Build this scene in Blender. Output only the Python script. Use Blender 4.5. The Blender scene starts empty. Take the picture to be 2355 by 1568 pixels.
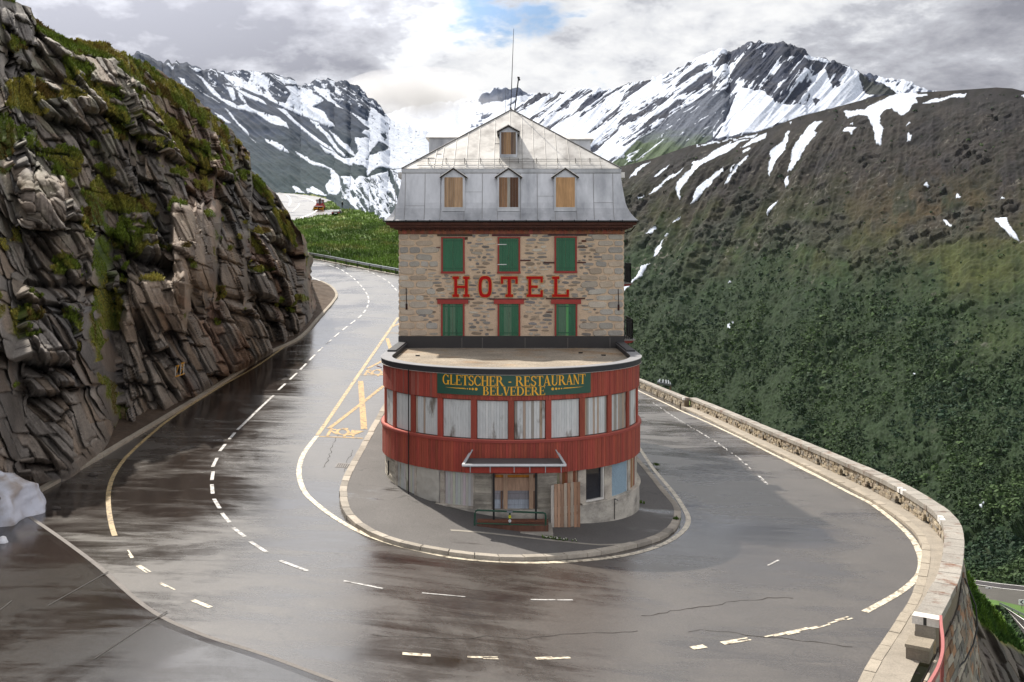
import bpy, math, random
import numpy as np
from mathutils import Vector, Matrix
random.seed(7); RNG = np.random.default_rng(7)
SC = bpy.context.scene
COL = SC.collection
# ------------------------------------------------------------------ camera, world, sun, exposure
HAZE = 0.000006
E = 9.93            # height of the lens above the forecourt
F = 2282.0          # focal length in reading units (frame is 2354 wide)
cam = bpy.data.cameras.new('camera'); co = bpy.data.objects.new('camera', cam); COL.objects.link(co)
co.location = (0, 0, E); co.rotation_euler = (math.pi/2, 0, 0)
cam.sensor_width = 36; cam.lens = 36*F/2354; cam.shift_y = -189/2354
cam.clip_start = 0.5; cam.clip_end = 60000
SC.camera = co
SC.view_settings.view_transform = 'Standard'; SC.view_settings.look = 'None'
SC.view_settings.gamma = 1; SC.view_settings.exposure = 0.5
SC.cycles.max_bounces = 5; SC.cycles.volume_bounces = 0; SC.cycles.volume_max_steps = 64
SC.cycles.use_denoising = True
SUN_AZ = math.radians(34); SUN_EL = math.radians(50)   # sun behind the cliff, left of the view direction
sun = bpy.data.lights.new('sun', 'SUN'); sun.energy = 5.0; sun.angle = math.radians(0.9); sun.color = (1, .93, .83)
so = bpy.data.objects.new('sun', sun); COL.objects.link(so)
sdir = Vector((-math.sin(SUN_AZ)*math.cos(SUN_EL), math.cos(SUN_AZ)*math.cos(SUN_EL), math.sin(SUN_EL)))
so.rotation_euler = sdir.to_track_quat('Z', 'Y').to_euler(); so.location = (-60, 60, 80)

def make_world():
    w = bpy.data.worlds.new('World'); SC.world = w; w.use_nodes = True
    nt = w.node_tree; N = nt.nodes; L = nt.links; N.clear()
    def n(t, **k):
        x = N.new(t)
        for a, b in k.items(): setattr(x, a, b)
        return x
    def M(op, a, b=None, clamp=False):
        x = n('ShaderNodeMath', operation=op, use_clamp=clamp)
        for i, v in enumerate((a, b)):
            if v is None: continue
            if isinstance(v, (int, float)): x.inputs[i].default_value = v
            else: L.new(v, x.inputs[i])
        return x.outputs[0]
    out = n('ShaderNodeOutputWorld'); bg = n('ShaderNodeBackground'); bg.inputs[1].default_value = 0.1
    sky = n('ShaderNodeTexSky', sky_type='NISHITA'); sky.sun_disc = False
    sky.sun_elevation = SUN_EL; sky.sun_rotation = -SUN_AZ; sky.altitude = 2200; sky.air_density = 1.6; sky.ozone_density = 2.5
    tc = n('ShaderNodeTexCoord'); sep = n('ShaderNodeSeparateXYZ'); L.new(tc.outputs['Generated'], sep.inputs[0])
    X, Y, Z = sep.outputs
    zz = M('ADD', M('MAXIMUM', Z, 0.0), 0.28)
    px = M('DIVIDE', X, zz); py = M('DIVIDE', Y, zz)
    cv = n('ShaderNodeCombineXYZ'); L.new(px, cv.inputs[0]); L.new(py, cv.inputs[1])
    def noise(scale, det, rough, vec, dist=0., w_=0.):
        x = n('ShaderNodeTexNoise', noise_dimensions='4D'); x.inputs['Scale'].default_value = scale; x.inputs['Detail'].default_value = det
        x.inputs['Roughness'].default_value = rough; x.inputs['Distortion'].default_value = dist; x.inputs['W'].default_value = w_
        L.new(vec, x.inputs['Vector']); return x.outputs[0]
    n1 = noise(1.25, 12, .6, cv.outputs[0], .25, 3.1)
    n2 = noise(3.6, 12, .64, cv.outputs[0], .3, 7.7)
    n3 = noise(9, 7, .6, cv.outputs[0], .2, 1.2)
    def blob(cx, cz, sx, sz, amp):        # soft patch of cloud cover round one direction of the sky
        a = M('DIVIDE', M('SUBTRACT', X, cx), sx); b = M('DIVIDE', M('SUBTRACT', Z, cz), sz)
        r = M('ADD', M('MULTIPLY', a, a), M('MULTIPLY', b, b))
        return M('MULTIPLY', M('MULTIPLY', M('POWER', 2.718, M('MULTIPLY', r, -1)), M('GREATER_THAN', Y, 0)), amp)
    base = M('ADD', M('MULTIPLY', M('SUBTRACT', n1, .5), 2.3), M('MULTIPLY', M('SUBTRACT', n2, .5), 2.0))
    base = M('ADD', base, M('MULTIPLY', M('SUBTRACT', n3, .5), 1.5))
    for b in [(-.03, .17, .13, .09, .24), (-.36, .20, .14, .09, -.42), (-.20, .22, .09, .06, -.32), (.17, .19, .10, .07, .12), (.42, .19, .16, .10, -.40), (.25, .2, .06, .05, -.12), (-.13, .17, .05, .04, -.14),
              (-.25, .155, .045, .02, .28), (0.0, .50, .8, .25, .35), (-.03, .05, .2, .08, .2), (.22, .25, .1, .03, .1), (-.07, .165, .03, .02, -.15)]:
        base = M('ADD', base, blob(*b))
    ramp = n('ShaderNodeValToRGB'); L.new(M('ADD', base, .55), ramp.inputs[0])
    cr = ramp.color_ramp; cr.interpolation = 'LINEAR'
    cr.elements[0].position = .0; cr.elements[0].color = (3.2, 3.25, 3.7, 1)
    cr.elements[1].position = .98; cr.elements[1].color = (10.5, 10.5, 10.5, 1)
    for p, c in ((.33, (4.9, 4.95, 5.4, 1)), (.52, (6.1, 6.2, 6.7, 1)), (.70, (8.6, 8.7, 9.0, 1))):
        e = cr.elements.new(p); e.color = c
    # blue gap
    hole = M('ADD', M('ADD', blob(.015, .243, .05, .022, 1.0), blob(-.035, .262, .03, .02, .8)), blob(.035, .222, .03, .010, .5))
    hole = M('ADD', hole, M('MULTIPLY', M('SUBTRACT', n2, .5), 3.2))
    hole = M('ADD', hole, M('MULTIPLY', M('SUBTRACT', n3, .5), 2.0))
    mr = n('ShaderNodeMapRange', interpolation_type='SMOOTHSTEP'); L.new(hole, mr.inputs[0])
    mr.inputs[1].default_value = .38; mr.inputs[2].default_value = .95; mr.inputs[3].default_value = 0; mr.inputs[4].default_value = .88
    blobmask = M('GREATER_THAN', M('ADD', blob(.01, .245, .12, .06, 1.0), 0), .12)
    hm = M('MULTIPLY', mr.outputs[0], blobmask)
    skc = n('ShaderNodeVectorMath', operation='MULTIPLY'); L.new(sky.outputs[0], skc.inputs[0]); skc.inputs[1].default_value = (.95, 1.02, 1.12)
    mix = n('ShaderNodeMix', data_type='RGBA'); L.new(hm, mix.inputs[0]); L.new(ramp.outputs[0], mix.inputs[6]); L.new(skc.outputs[0], mix.inputs[7])
    # added fill: sky scaled up behind the viewer to light the shaded front, dimmed overhead
    fr = n('ShaderNodeMapRange', interpolation_type='SMOOTHSTEP'); L.new(Y, fr.inputs[0]); fr.inputs[1].default_value = -.5; fr.inputs[2].default_value = .7; fr.inputs[3].default_value = 1.3; fr.inputs[4].default_value = .66
    fz_ = n('ShaderNodeMapRange', interpolation_type='SMOOTHSTEP'); L.new(Z, fz_.inputs[0]); fz_.inputs[1].default_value = .42; fz_.inputs[2].default_value = .9; fz_.inputs[3].default_value = 1.0; fz_.inputs[4].default_value = .38
    sc_ = n('ShaderNodeVectorMath', operation='SCALE'); L.new(mix.outputs[2], sc_.inputs[0]); # cloud glows round the veiled sun
    dt = n('ShaderNodeVectorMath', operation='DOT_PRODUCT'); L.new(tc.outputs['Generated'], dt.inputs[0]); dt.inputs[1].default_value = tuple(sdir)
    glow = M('ADD', M('MULTIPLY', M('MAXIMUM', M('SUBTRACT', dt.outputs['Value'], .69), 0), 11.0), 1.0)
    L.new(M('MULTIPLY', M('MULTIPLY', fr.outputs[0], fz_.outputs[0]), glow), sc_.inputs['Scale'])
    L.new(sc_.outputs[0], bg.inputs[0]); L.new(bg.outputs[0], out.inputs[0])
    w.cycles.sampling_method = 'MANUAL'; w.cycles.sample_map_resolution = 512
make_world()

# ------------------------------------------------------------------ small tools
def hexc(h):
    h = h.lstrip('#'); c = [int(h[i:i+2], 16)/255 for i in (0, 2, 4)]
    return tuple(x/12.92 if x <= .04045 else ((x+.055)/1.055)**2.4 for x in c)

def tag(o, label=None, cat=None, group=None, kind=None):
    if label: o['label'] = label
    if cat: o['category'] = cat
    if group: o['group'] = group
    if kind: o['kind'] = kind
    return o

def thing(name, loc, label, cat, group=None, rz=0):
    o = bpy.data.objects.new(name, None); COL.objects.link(o); o.location = loc; o.rotation_euler = (0, 0, rz)
    o.empty_display_size = .3
    return tag(o, label, cat, group)

def link(name, me, parent=None):
    o = bpy.data.objects.new(name, me); COL.objects.link(o)
    if parent is not None: o.parent = parent
    return o

def rebase(root):
    """children were modelled in world coordinates: keep them there under a root that stands elsewhere"""
    inv = root.matrix_basis.inverted()
    for ch in root.children:
        ch.matrix_parent_inverse = inv

def fast_mesh(name, V, faces, nper, mat, parent=None, col=None, smooth=False, midx=None):
    """V (n,3) array, faces (m,nper) array"""
    me = bpy.data.meshes.new(name)
    V = np.ascontiguousarray(V, dtype=np.float32); faces = np.ascontiguousarray(faces, dtype=np.int32)
    me.vertices.add(len(V)); me.vertices.foreach_set('co', V.ravel())
    m = len(faces); me.loops.add(m*nper); me.loops.foreach_set('vertex_index', faces.ravel())
    me.polygons.add(m); me.polygons.foreach_set('loop_start', np.arange(0, m*nper, nper, dtype=np.int32))
    try: me.polygons.foreach_set('loop_total', np.full(m, nper, dtype=np.int32))
    except Exception: pass
    if smooth: me.polygons.foreach_set('use_smooth', np.ones(m, dtype=bool))
    if col is None: col = np.ones((len(V), 3))
    a = me.attributes.new('col', 'FLOAT_COLOR', 'POINT')
    c4 = np.ones((len(V), 4), dtype=np.float32); c4[:, :3] = col; a.data.foreach_set('color', c4.ravel())
    me.update(calc_edges=True); me.validate()
    me.materials.append(mat)
    o = link(name, me, parent)
    return o

class MB:
    """collects polygons of any size with one colour each, then links them as ONE mesh"""
    def __init__(s): s.v = []; s.f = []; s.c = []
    def add(s, verts, faces, col=(1, 1, 1)):
        n = len(s.v); s.v += [tuple(p) for p in verts]; s.f += [tuple(i+n for i in f) for f in faces]; s.c += [col]*len(verts); return s
    def box(s, x0, x1, y0, y1, z0, z1, col=(1, 1, 1)):
        v = [(x0,y0,z0),(x1,y0,z0),(x1,y1,z0),(x0,y1,z0),(x0,y0,z1),(x1,y0,z1),(x1,y1,z1),(x0,y1,z1)]
        return s.add(v, [(0,3,2,1),(4,5,6,7),(0,1,5,4),(1,2,6,5),(2,3,7,6),(3,0,4,7)], col)
    def hexa(s, b, t, col=(1, 1, 1)):
        """bottom quad b, top quad t, both counter-clockwise from above"""
        return s.add(list(b)+list(t), [(3,2,1,0),(4,5,6,7),(0,1,5,4),(1,2,6,5),(2,3,7,6),(3,0,4,7)], col)
    def tube(s, pts, r, n=8, col=(1, 1, 1), cap=True, r2=None):
        pts = [Vector(p) for p in pts]; rings = []; up = None
        for i, p in enumerate(pts):
            d = (pts[min(i+1, len(pts)-1)]-pts[max(i-1, 0)]).normalized()
            a = Vector((0, 0, 1)) if abs(d.z) < .9 else Vector((1, 0, 0))
            u = d.cross(a).normalized(); w = u.cross(d).normalized()
            rr = r if r2 is None else r+(r2-r)*i/(len(pts)-1)
            rings.append([p+u*rr*math.cos(2*math.pi*k/n)+w*rr*math.sin(2*math.pi*k/n) for k in range(n)])
        v = [q for ring in rings for q in ring]; f = []
        for i in range(len(rings)-1):
            for k in range(n):
                f.append((i*n+k, i*n+(k+1) % n, (i+1)*n+(k+1) % n, (i+1)*n+k))
        if cap: f.append(tuple(range(n))[::-1]); f.append(tuple((len(rings)-1)*n+k for k in range(n)))
        return s.add(v, f, col)
    def beam(s, p, q, w, h, col=(1, 1, 1)):
        """rectangular bar from p to q, w across, h up"""
        p = Vector(p); q = Vector(q); d = (q-p).normalized(); a = Vector((0, 0, 1)) if abs(d.z) < .95 else Vector((0, 1, 0))
        u = d.cross(a).normalized()*w/2; k = u.cross(d).normalized()*h/2
        v = [p-u-k, p+u-k, p+u+k, p-u+k, q-u-k, q+u-k, q+u+k, q-u+k]
        return s.add(v, [(0,1,2,3),(7,6,5,4),(0,4,5,1),(1,5,6,2),(2,6,7,3),(3,7,4,0)], col)
    def build(s, name, mat, parent=None, smooth=False, auto=None):
        me = bpy.data.meshes.new(name); me.from_pydata(s.v, [], s.f)
        a = me.attributes.new('col', 'FLOAT_COLOR', 'POINT')
        c4 = np.ones((len(s.v), 4), dtype=np.float32); c4[:, :3] = np.array(s.c, dtype=np.float32).reshape(-1, 3); a.data.foreach_set('color', c4.ravel())
        me.materials.append(mat); me.update()
        if smooth: me.polygons.foreach_set('use_smooth', np.ones(len(me.polygons), dtype=bool))
        return link(name, me, parent)

# ---- numpy noise
def _h(ix, iy, iz, k=0):
    h = (ix.astype(np.int64)*374761393 + iy.astype(np.int64)*668265263 + iz.astype(np.int64)*2147483647 + k*974634777) & 0xffffffff
    h = ((h ^ (h >> 13))*1274126177) & 0xffffffff
    h = ((h ^ (h >> 16))*2246822519) & 0xffffffff
    return ((h ^ (h >> 15)) & 0xffffff)/float(0xffffff)
def vnoise(x, y, z, k=0):
    fx, fy, fz = np.floor(x), np.floor(y), np.floor(z); tx, ty, tz = x-fx, y-fy, z-fz
    tx = tx*tx*tx*(tx*(tx*6-15)+10); ty = ty*ty*ty*(ty*(ty*6-15)+10); tz = tz*tz*tz*(tz*(tz*6-15)+10)
    r = 0
    for a in (0, 1):
        for b in (0, 1):
            for c in (0, 1):
                r = r + _h(fx+a, fy+b, fz+c, k)*(tx if a else 1-tx)*(ty if b else 1-ty)*(tz if c else 1-tz)
    return r*2-1
def fbm(x, y, z, o=4, k=0, g=.5, lac=2.03):
    r = 0; a = 1; t = 0
    for i in range(o):
        r = r+a*vnoise(x, y, z, k+i*17); t += a; a *= g; x = x*lac+3.1; y = y*lac+1.7; z = z*lac+5.3
    return r/t
def ridged(x, y, z, o=4, k=0, g=.5):
    r = 0; a = 1; t = 0
    for i in range(o):
        r = r+a*(1-np.abs(vnoise(x, y, z, k+i*17))*2); t += a; a *= g; x = x*2.03+3.1; y = y*2.03+1.7; z = z*2.03+5.3
    return r/t
def worley(x, y, z, k=0, jit=.95):
    fx, fy, fz = np.floor(x), np.floor(y), np.floor(z)
    d1 = np.full(x.shape, 9.); d2 = np.full(x.shape, 9.); r1 = [np.zeros(x.shape) for _ in range(4)]; dv = [np.zeros(x.shape) for _ in range(3)]
    for a in (-1, 0, 1):
        for b in (-1, 0, 1):
            for c in (-1, 0, 1):
                cx, cy, cz = fx+a, fy+b, fz+c
                qx = cx+.5+jit*(_h(cx, cy, cz, k)-.5)-x; qy = cy+.5+jit*(_h(cx, cy, cz, k+1)-.5)-y; qz = cz+.5+jit*(_h(cx, cy, cz, k+2)-.5)-z
                d = np.sqrt(qx*qx+qy*qy+qz*qz)
                m = d < d1
                d2 = np.where(m, d1, np.minimum(d2, d)); d1 = np.where(m, d, d1)
                for i in range(4): r1[i] = np.where(m, _h(cx, cy, cz, k+5+i), r1[i])
                for i, q in enumerate((qx, qy, qz)): dv[i] = np.where(m, -q, dv[i])
    return d1, d2, r1, dv
def inpoly(u, v, poly):
    r = np.zeros(u.shape, bool); n = len(poly)
    px = [p[0] for p in poly]; py = [p[1] for p in poly]
    bb = (u > min(px)) & (u < max(px)) & (v > min(py)) & (v < max(py))
    uu = u[bb]; vv = v[bb]; rr = np.zeros(uu.shape, bool)
    for i in range(n):
        x1, y1 = poly[i]; x2, y2 = poly[(i+1) % n]
        if y1 == y2: continue
        c = ((y1 > vv) != (y2 > vv)) & (uu < (x2-x1)*(vv-y1)/(y2-y1)+x1)
        rr ^= c
    r[bb] = rr; return r
def sm(a, b, x):
    t = np.clip((x-a)/(b-a), 0, 1); return t*t*(3-2*t)
def lerpc(c1, c2, t):
    return np.asarray(c1)*(1-t[..., None])+np.asarray(c2)*t[..., None]

# ---- ground: a hairpin climbing from right to left round the house
def g(x, y):
    x = np.asarray(x, float); y = np.asarray(y, float)
    c = .47-.8*np.tanh(x/8)
    t = np.clip((x+7)/15, 0, 1); t = t*t*(3-2*t); s = .10*(1-t)-.06*t
    q = (y-40)/6; r = 6*np.where(q > 20, q, np.log1p(np.exp(np.minimum(q, 20))))
    return c+s*r
_ys = np.arange(8, 400, .05)
def gp(u, v, dz=0):
    x = (u-1177)/F*_ys; z = E+(595-v)/F*_ys; i = int(np.argmax(z-g(x, _ys)-dz < 0))
    return float(x[i]), float(_ys[i])
def W(u, v, Y):
    return np.stack([(u-1177)/F*Y, Y+0*u, E+(595-v)/F*Y], -1)
def smooth_path(pts, step=.5):
    P = [Vector((p[0], p[1], 0)) for p in pts]; out = []
    for i in range(len(P)-1):
        p0 = P[max(i-1, 0)]; p1 = P[i]; p2 = P[i+1]; p3 = P[min(i+2, len(P)-1)]
        n = max(1, int((p2-p1).length/step))
        for k in range(n):
            t = k/n
            q = .5*((2*p1)+(p2-p0)*t+(2*p0-5*p1+4*p2-p3)*t*t+(3*p1-p0-3*p2+p3)*t**3)
            out.append((q.x, q.y))
    out.append((P[-1].x, P[-1].y)); return out
def normals2(path):
    P = np.array(path); d = np.gradient(P, axis=0); d /= np.linalg.norm(d, axis=1)[:, None]+1e-9
    return np.stack([d[:, 1], -d[:, 0]], 1)      # to the right of travel
def ribbon(mb, path, a, b, za, zb, col=(1, 1, 1), close=False):
    """strip along a plan path between right-hand offsets a and b, heights za/zb above the ground"""
    P = np.array(path); n = normals2(path); A = P+n*a; B = P+n*b
    v = [];
    for i in range(len(P)):
        v.append((A[i, 0], A[i, 1], float(g(*A[i]))+za)); v.append((B[i, 0], B[i, 1], float(g(*B[i]))+zb))
    f = [(2*i, 2*i+1, 2*i+3, 2*i+2) for i in range(len(P)-1)]
    mb.add(v, f, col)

# ------------------------------------------------------------------ materials
def mat(name, color=(.5, .5, .5), rough=.8, var=.15, vs=3., bump=0., bs=20., metal=0., stretch=(1, 1, 1), spec=.5, col2=None, mixs=2., mixlo=.45, mixhi=.6, coat=0., coatr=.1, det=5, fine=0., fs=40.):
    m = bpy.data.materials.new(name); m.use_nodes = True; nt = m.node_tree; N = nt.nodes; L = nt.links
    b = N['Principled BSDF']; b.inputs['Roughness'].default_value = rough; b.inputs['Metallic'].default_value = metal
    b.inputs['Specular IOR Level'].default_value = spec
    if coat: b.inputs['Coat Weight'].default_value = coat; b.inputs['Coat Roughness'].default_value = coatr
    tc = N.new('ShaderNodeTexCoord'); mp = N.new('ShaderNodeMapping'); mp.inputs['Scale'].default_value = stretch; L.new(tc.outputs['Object'], mp.inputs[0])
    def noise(s, d=det, r=.6):
        x = N.new('ShaderNodeTexNoise'); x.inputs['Scale'].default_value = s; x.inputs['Detail'].default_value = d; x.inputs['Roughness'].default_value = r
        L.new(mp.outputs[0], x.inputs['Vector']); return x.outputs[0]
    at = N.new('ShaderNodeAttribute'); at.attribute_name = 'col'
    cur = N.new('ShaderNodeRGB'); cur.outputs[0].default_value = (*color, 1); src = cur.outputs[0]
    if col2 is not None:
        mr = N.new('ShaderNodeMapRange'); mr.inputs[1].default_value = mixlo; mr.inputs[2].default_value = mixhi; L.new(noise(mixs), mr.inputs[0])
        mx = N.new('ShaderNodeMix'); mx.data_type = 'RGBA'; L.new(mr.outputs[0], mx.inputs[0]); L.new(src, mx.inputs[6]); mx.inputs[7].default_value = (*col2, 1); src = mx.outputs[2]
    mu = N.new('ShaderNodeMix'); mu.data_type = 'RGBA'; mu.blend_type = 'MULTIPLY'; mu.inputs[0].default_value = 1; L.new(src, mu.inputs[6]); L.new(at.outputs['Color'], mu.inputs[7]); src = mu.outputs[2]
    for (vv, ss) in ((var, vs), (fine, fs)):
        if vv:
            mr = N.new('ShaderNodeMapRange'); mr.inputs[1].default_value = .25; mr.inputs[2].default_value = .75; mr.inputs[3].default_value = 1-vv; mr.inputs[4].default_value = 1+vv
            L.new(noise(ss), mr.inputs[0]); vm = N.new('ShaderNodeVectorMath'); vm.operation = 'SCALE'; L.new(src, vm.inputs[0]); L.new(mr.outputs[0], vm.inputs['Scale']); src = vm.outputs[0]
    L.new(src, b.inputs['Base Color'])
    if bump:
        bp = N.new('ShaderNodeBump'); bp.inputs['Strength'].default_value = bump; bp.inputs['Distance'].default_value = .05; L.new(noise(bs), bp.inputs['Height']); L.new(bp.outputs[0], b.inputs['Normal'])
    return m
MT = {}
MT['terrain'] = mat('far_terrain', (1, 1, 1), .95, .25, .12, 0, fine=.3, fs=.5, spec=.2)
MT['rock'] = mat('cliff_rock', (1, 1, 1), .78, .28, .9, .9, 7, spec=.35, fine=.3, fs=9)
MT['grass'] = mat('grass', (1, 1, 1), .9, .25, .4, .6, 6, fine=.3, fs=5, spec=.2)
MT['snow'] = mat('old_snow', hexc('#e6e6ea'), .6, .1, 1.5, .5, 3, col2=hexc('#b3a393'), mixs=1.1, mixlo=.5, mixhi=.75)
MT['leaf'] = mat('leaf', (1, 1, 1), .8, .2, 1., spec=.25)
MT['metal_roof'] = mat('zinc_roof', hexc('#b9babd'), .42, .13, .55, .12, 2.5, metal=.55, col2=hexc('#8a8c90'), mixs=.9, mixlo=.42, mixhi=.72, fine=.06, fs=9, stretch=(1, 1, .35))
MT['metal_roof2'] = mat('sheet_roof', hexc('#c5c2bd'), .45, .14, .8, .12, 2.2, metal=.5, col2=hexc('#8e8a86'), mixs=1.1, mixlo=.45, mixhi=.75, fine=.08, fs=7)
MT['white_metal'] = mat('pale_metal', hexc('#b4b2ae'), .5, .1, 2)
MT['mortar'] = mat('masonry', (1, 1, 1), .9, .14, 2.5, .5, 14, fine=.16, fs=22)
MT['red'] = mat('red_boards', (1, 1, 1), .75, .22, 1.6, .25, 12, stretch=(1, 1, .18), fine=.15, fs=14)
MT['paint'] = mat('old_paint', (1, 1, 1), .7, .1, 2., fine=.08, fs=12)
MT['wood'] = mat('weathered_wood', (1, 1, 1), .85, .3, 2.2, .3, 15, stretch=(1, 1, .12), fine=.25, fs=16)
MT['whiteboard'] = mat('peeling_white_boards', (1, 1, 1), .8, .07, 1.5, .25, 12, stretch=(1, 1, .3), col2=tuple(x*.75 for x in hexc('#b3a89c')), mixs=2.6, mixlo=.58, mixhi=.7, fine=.10, fs=10)
MT['concrete'] = mat('concrete', hexc('#b3ada2'), .9, .25, 1.4, .4, 9, fine=.12, fs=14, col2=hexc('#8b867e'), mixs=.9, stretch=(1, 1, 1.6))
MT['black'] = mat('bitumen', hexc('#302f30'), .7, .25, 2, .2, 12)
MT['gravel'] = mat('gravel', hexc('#8f8475'), .95, .35, .5, .8, 26, col2=hexc('#8d6b42'), mixs=.45, mixlo=.5, mixhi=.72, fine=.55, fs=17)
MT['iron'] = mat('iron', hexc('#202124'), .6, .2, 4)
MT['steel'] = mat('galvanised_steel', hexc('#a7abae'), .4, .1, 3, metal=.6)
MT['granite'] = mat('granite', (1, 1, 1), .85, .2, 2.2, .35, 16, fine=.22, fs=24)
MT['lichen'] = mat('lichen_granite', (1, 1, 1), .88, .18, 2., .4, 14, col2=hexc('#b0714a'), mixs=1.6, mixlo=.55, mixhi=.72, fine=.25, fs=20)
MT['line'] = mat('road_paint', (1, 1, 1), .5, .12, 2, fine=.15, fs=20)
MT['wornline'] = mat('worn_road_paint', (.72, .72, .72), .45, .12, 2, fine=.25, fs=20, col2=(.12, .105, .095), mixs=5.5, mixlo=.47, mixhi=.68)
MT['glass_dark'] = mat('dark_glass', (.01, .012, .018), .05, 0, 1)
MT['rust'] = mat('rust', hexc('#6e3418'), .85, .3, 4)

def road_mat(name, dry, _unused, bigscale, wetlo, wethi, rdry=.48, rwet=.16, ior=1.72, grain=.28):
    m = bpy.data.materials.new(name); m.use_nodes = True; nt = m.node_tree; N = nt.nodes; L = nt.links; b = N['Principled BSDF']
    tc = N.new('ShaderNodeTexCoord')
    def noise(s, st=(1, 1, 1), d=6, r=.6, rot=0, dist=0):
        mp = N.new('ShaderNodeMapping'); mp.inputs['Scale'].default_value = st; mp.inputs['Rotation'].default_value = (0, 0, rot); L.new(tc.outputs['Object'], mp.inputs[0])
        x = N.new('ShaderNodeTexNoise'); x.inputs['Scale'].default_value = s; x.inputs['Detail'].default_value = d; x.inputs['Roughness'].default_value = r; x.inputs['Distortion'].default_value = dist
        L.new(mp.outputs[0], x.inputs['Vector']); return x.outputs[0]
    def mr(src, a, c, lo=0, hi=1):
        x = N.new('ShaderNodeMapRange'); x.inputs[1].default_value = a; x.inputs[2].default_value = c; x.inputs[3].default_value = lo; x.inputs[4].default_value = hi; L.new(src, x.inputs[0]); return x.outputs[0]
    def M(op, p, q):
        x = N.new('ShaderNodeMath'); x.operation = op
        for i, v in enumerate((p, q)):
            if isinstance(v, (int, float)): x.inputs[i].default_value = v
            else: L.new(v, x.inputs[i])
        return x.outputs[0]
    at = N.new('ShaderNodeAttribute'); at.attribute_name = 'col'; sp = N.new('ShaderNodeSeparateColor'); L.new(at.outputs['Color'], sp.inputs[0])
    w = M('ADD', noise(bigscale, (1, 1, 1), 7, .62, .4, .6), M('MULTIPLY', M('SUBTRACT', noise(1.0, (.22, 1.3, 1), 7, .68, .08, .9), .5), .65))
    w = M('ADD', w, M('SUBTRACT', sp.outputs[0], .5))       # where water has run over the asphalt
    wet = mr(w, wetlo, wethi)
    mx = N.new('ShaderNodeMix'); mx.data_type = 'RGBA'; L.new(wet, mx.inputs[0]); mx.inputs[6].default_value = (*dry, 1); mx.inputs[7].default_value = (*WETC[name], 1)
    gr = mr(noise(22, d=3, r=.8), .3, .7, 1-grain, 1+grain)
    gr2 = mr(noise(.5, d=4), .3, .7, .85, 1.15)
    cr = N.new('ShaderNodeTexVoronoi'); cr.feature = 'DISTANCE_TO_EDGE'; cr.inputs['Scale'].default_value = .22
    wob = N.new('ShaderNodeTexNoise'); wob.inputs['Scale'].default_value = .8; wob.inputs['Detail'].default_value = 5; L.new(tc.outputs['Object'], wob.inputs['Vector'])
    va = N.new('ShaderNodeVectorMath'); va.operation = 'MULTIPLY_ADD'; L.new(wob.outputs['Color'], va.inputs[0]); va.inputs[1].default_value = (2.4, 2.4, 0); L.new(tc.outputs['Object'], va.inputs[2]); L.new(va.outputs[0], cr.inputs['Vector'])
    crack = mr(cr.outputs['Distance'], .001, .006, .55, 1)
    cm = mr(noise(.13, d=2), .5, .56); crack = M('ADD', M('MULTIPLY', crack, cm), M('SUBTRACT', 1, cm))
    k = M('MULTIPLY', M('MULTIPLY', gr, gr2), crack)
    vm = N.new('ShaderNodeVectorMath'); vm.operation = 'SCALE'; L.new(mx.outputs[2], vm.inputs[0]); L.new(k, vm.inputs['Scale']); L.new(vm.outputs[0], b.inputs['Base Color'])
    r = mr(wet, 0, 1, rdry, rwet); L.new(r, b.inputs['Roughness']); b.inputs['Specular IOR Level'].default_value = .5; b.inputs['IOR'].default_value = ior
    bp = N.new('ShaderNodeBump'); bp.inputs['Distance'].default_value = .012
    L.new(mr(wet, 0, 1, .28, .05), bp.inputs['Strength'])
    L.new(M('ADD', noise(38, d=2, r=.7), M('MULTIPLY', noise(.9, (.5, 1.2, 1), 3), 1.5)), bp.inputs['Height']); L.new(bp.outputs[0], b.inputs['Normal'])
    return m
WETC = {'asphalt': hexc('#2b2522'), 'asphalt_apron': hexc('#2a2320'), 'asphalt_pavement': hexc('#3a3634')}
MT['road'] = road_mat('asphalt', hexc('#4a4540'), None, .16, .41, .66, rdry=.35, rwet=.13, grain=.45)
MT['apron'] = road_mat('asphalt_apron', hexc('#2b2622'), None, .3, .44, .58, rdry=.2, rwet=.13, ior=1.6, grain=.7)
MT['pave'] = road_mat('asphalt_pavement', hexc('#555250'), None, .25, .56, .70, rdry=.8, rwet=.2, ior=1.5, grain=.35)
# ------------------------------------------------------------------ road, apron, pavement, kerbs, markings
WALL = [(9.3, 23.9), (10.5, 25.85), (11.75, 27.9), (12.75, 29.6), (14.0, 32.1), (14.85, 33.95), (15.55, 35.75), (15.97, 37.4), (16.2, 39.3), (16.38, 42.2), (16.4, 45), (16.3, 49), (16.15, 55), (16.0, 60), (15.9, 67), (15.8, 78), (15.6, 87)]
WALL_A = [(15.0, 86.6), (14.7, 98), (14.4, 112), (13.8, 128), (12.8, 152)]
def grid_sheet(name, x0, x1, y0, y1, st, keep, dz, mat_, colf=None, kind='structure'):
    xs = np.arange(x0, x1+st, st); ys = np.arange(y0, y1+st, st); X, Y = np.meshgrid(xs, ys); Z = g(X, Y)+dz
    nx = len(xs); i = np.arange(len(ys)-1)[:, None]*nx+np.arange(nx-1)[None]
    cx = (X[:-1, :-1]+X[1:, 1:])/2; cy = (Y[:-1, :-1]+Y[1:, 1:])/2
    k = keep(cx, cy); i = i[k]
    Fq = np.stack([i, i+1, i+1+nx, i+nx], 1); used, inv = np.unique(Fq, return_inverse=True)
    V = np.stack([X.ravel(), Y.ravel(), Z.ravel()], 1)[used]; Fq = inv.reshape(-1, 4)
    col = colf(V[:, 0], V[:, 1]) if colf else None
    o = fast_mesh(name, V, Fq, 4, mat_, None, col, smooth=True); return tag(o, kind=kind)
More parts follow.
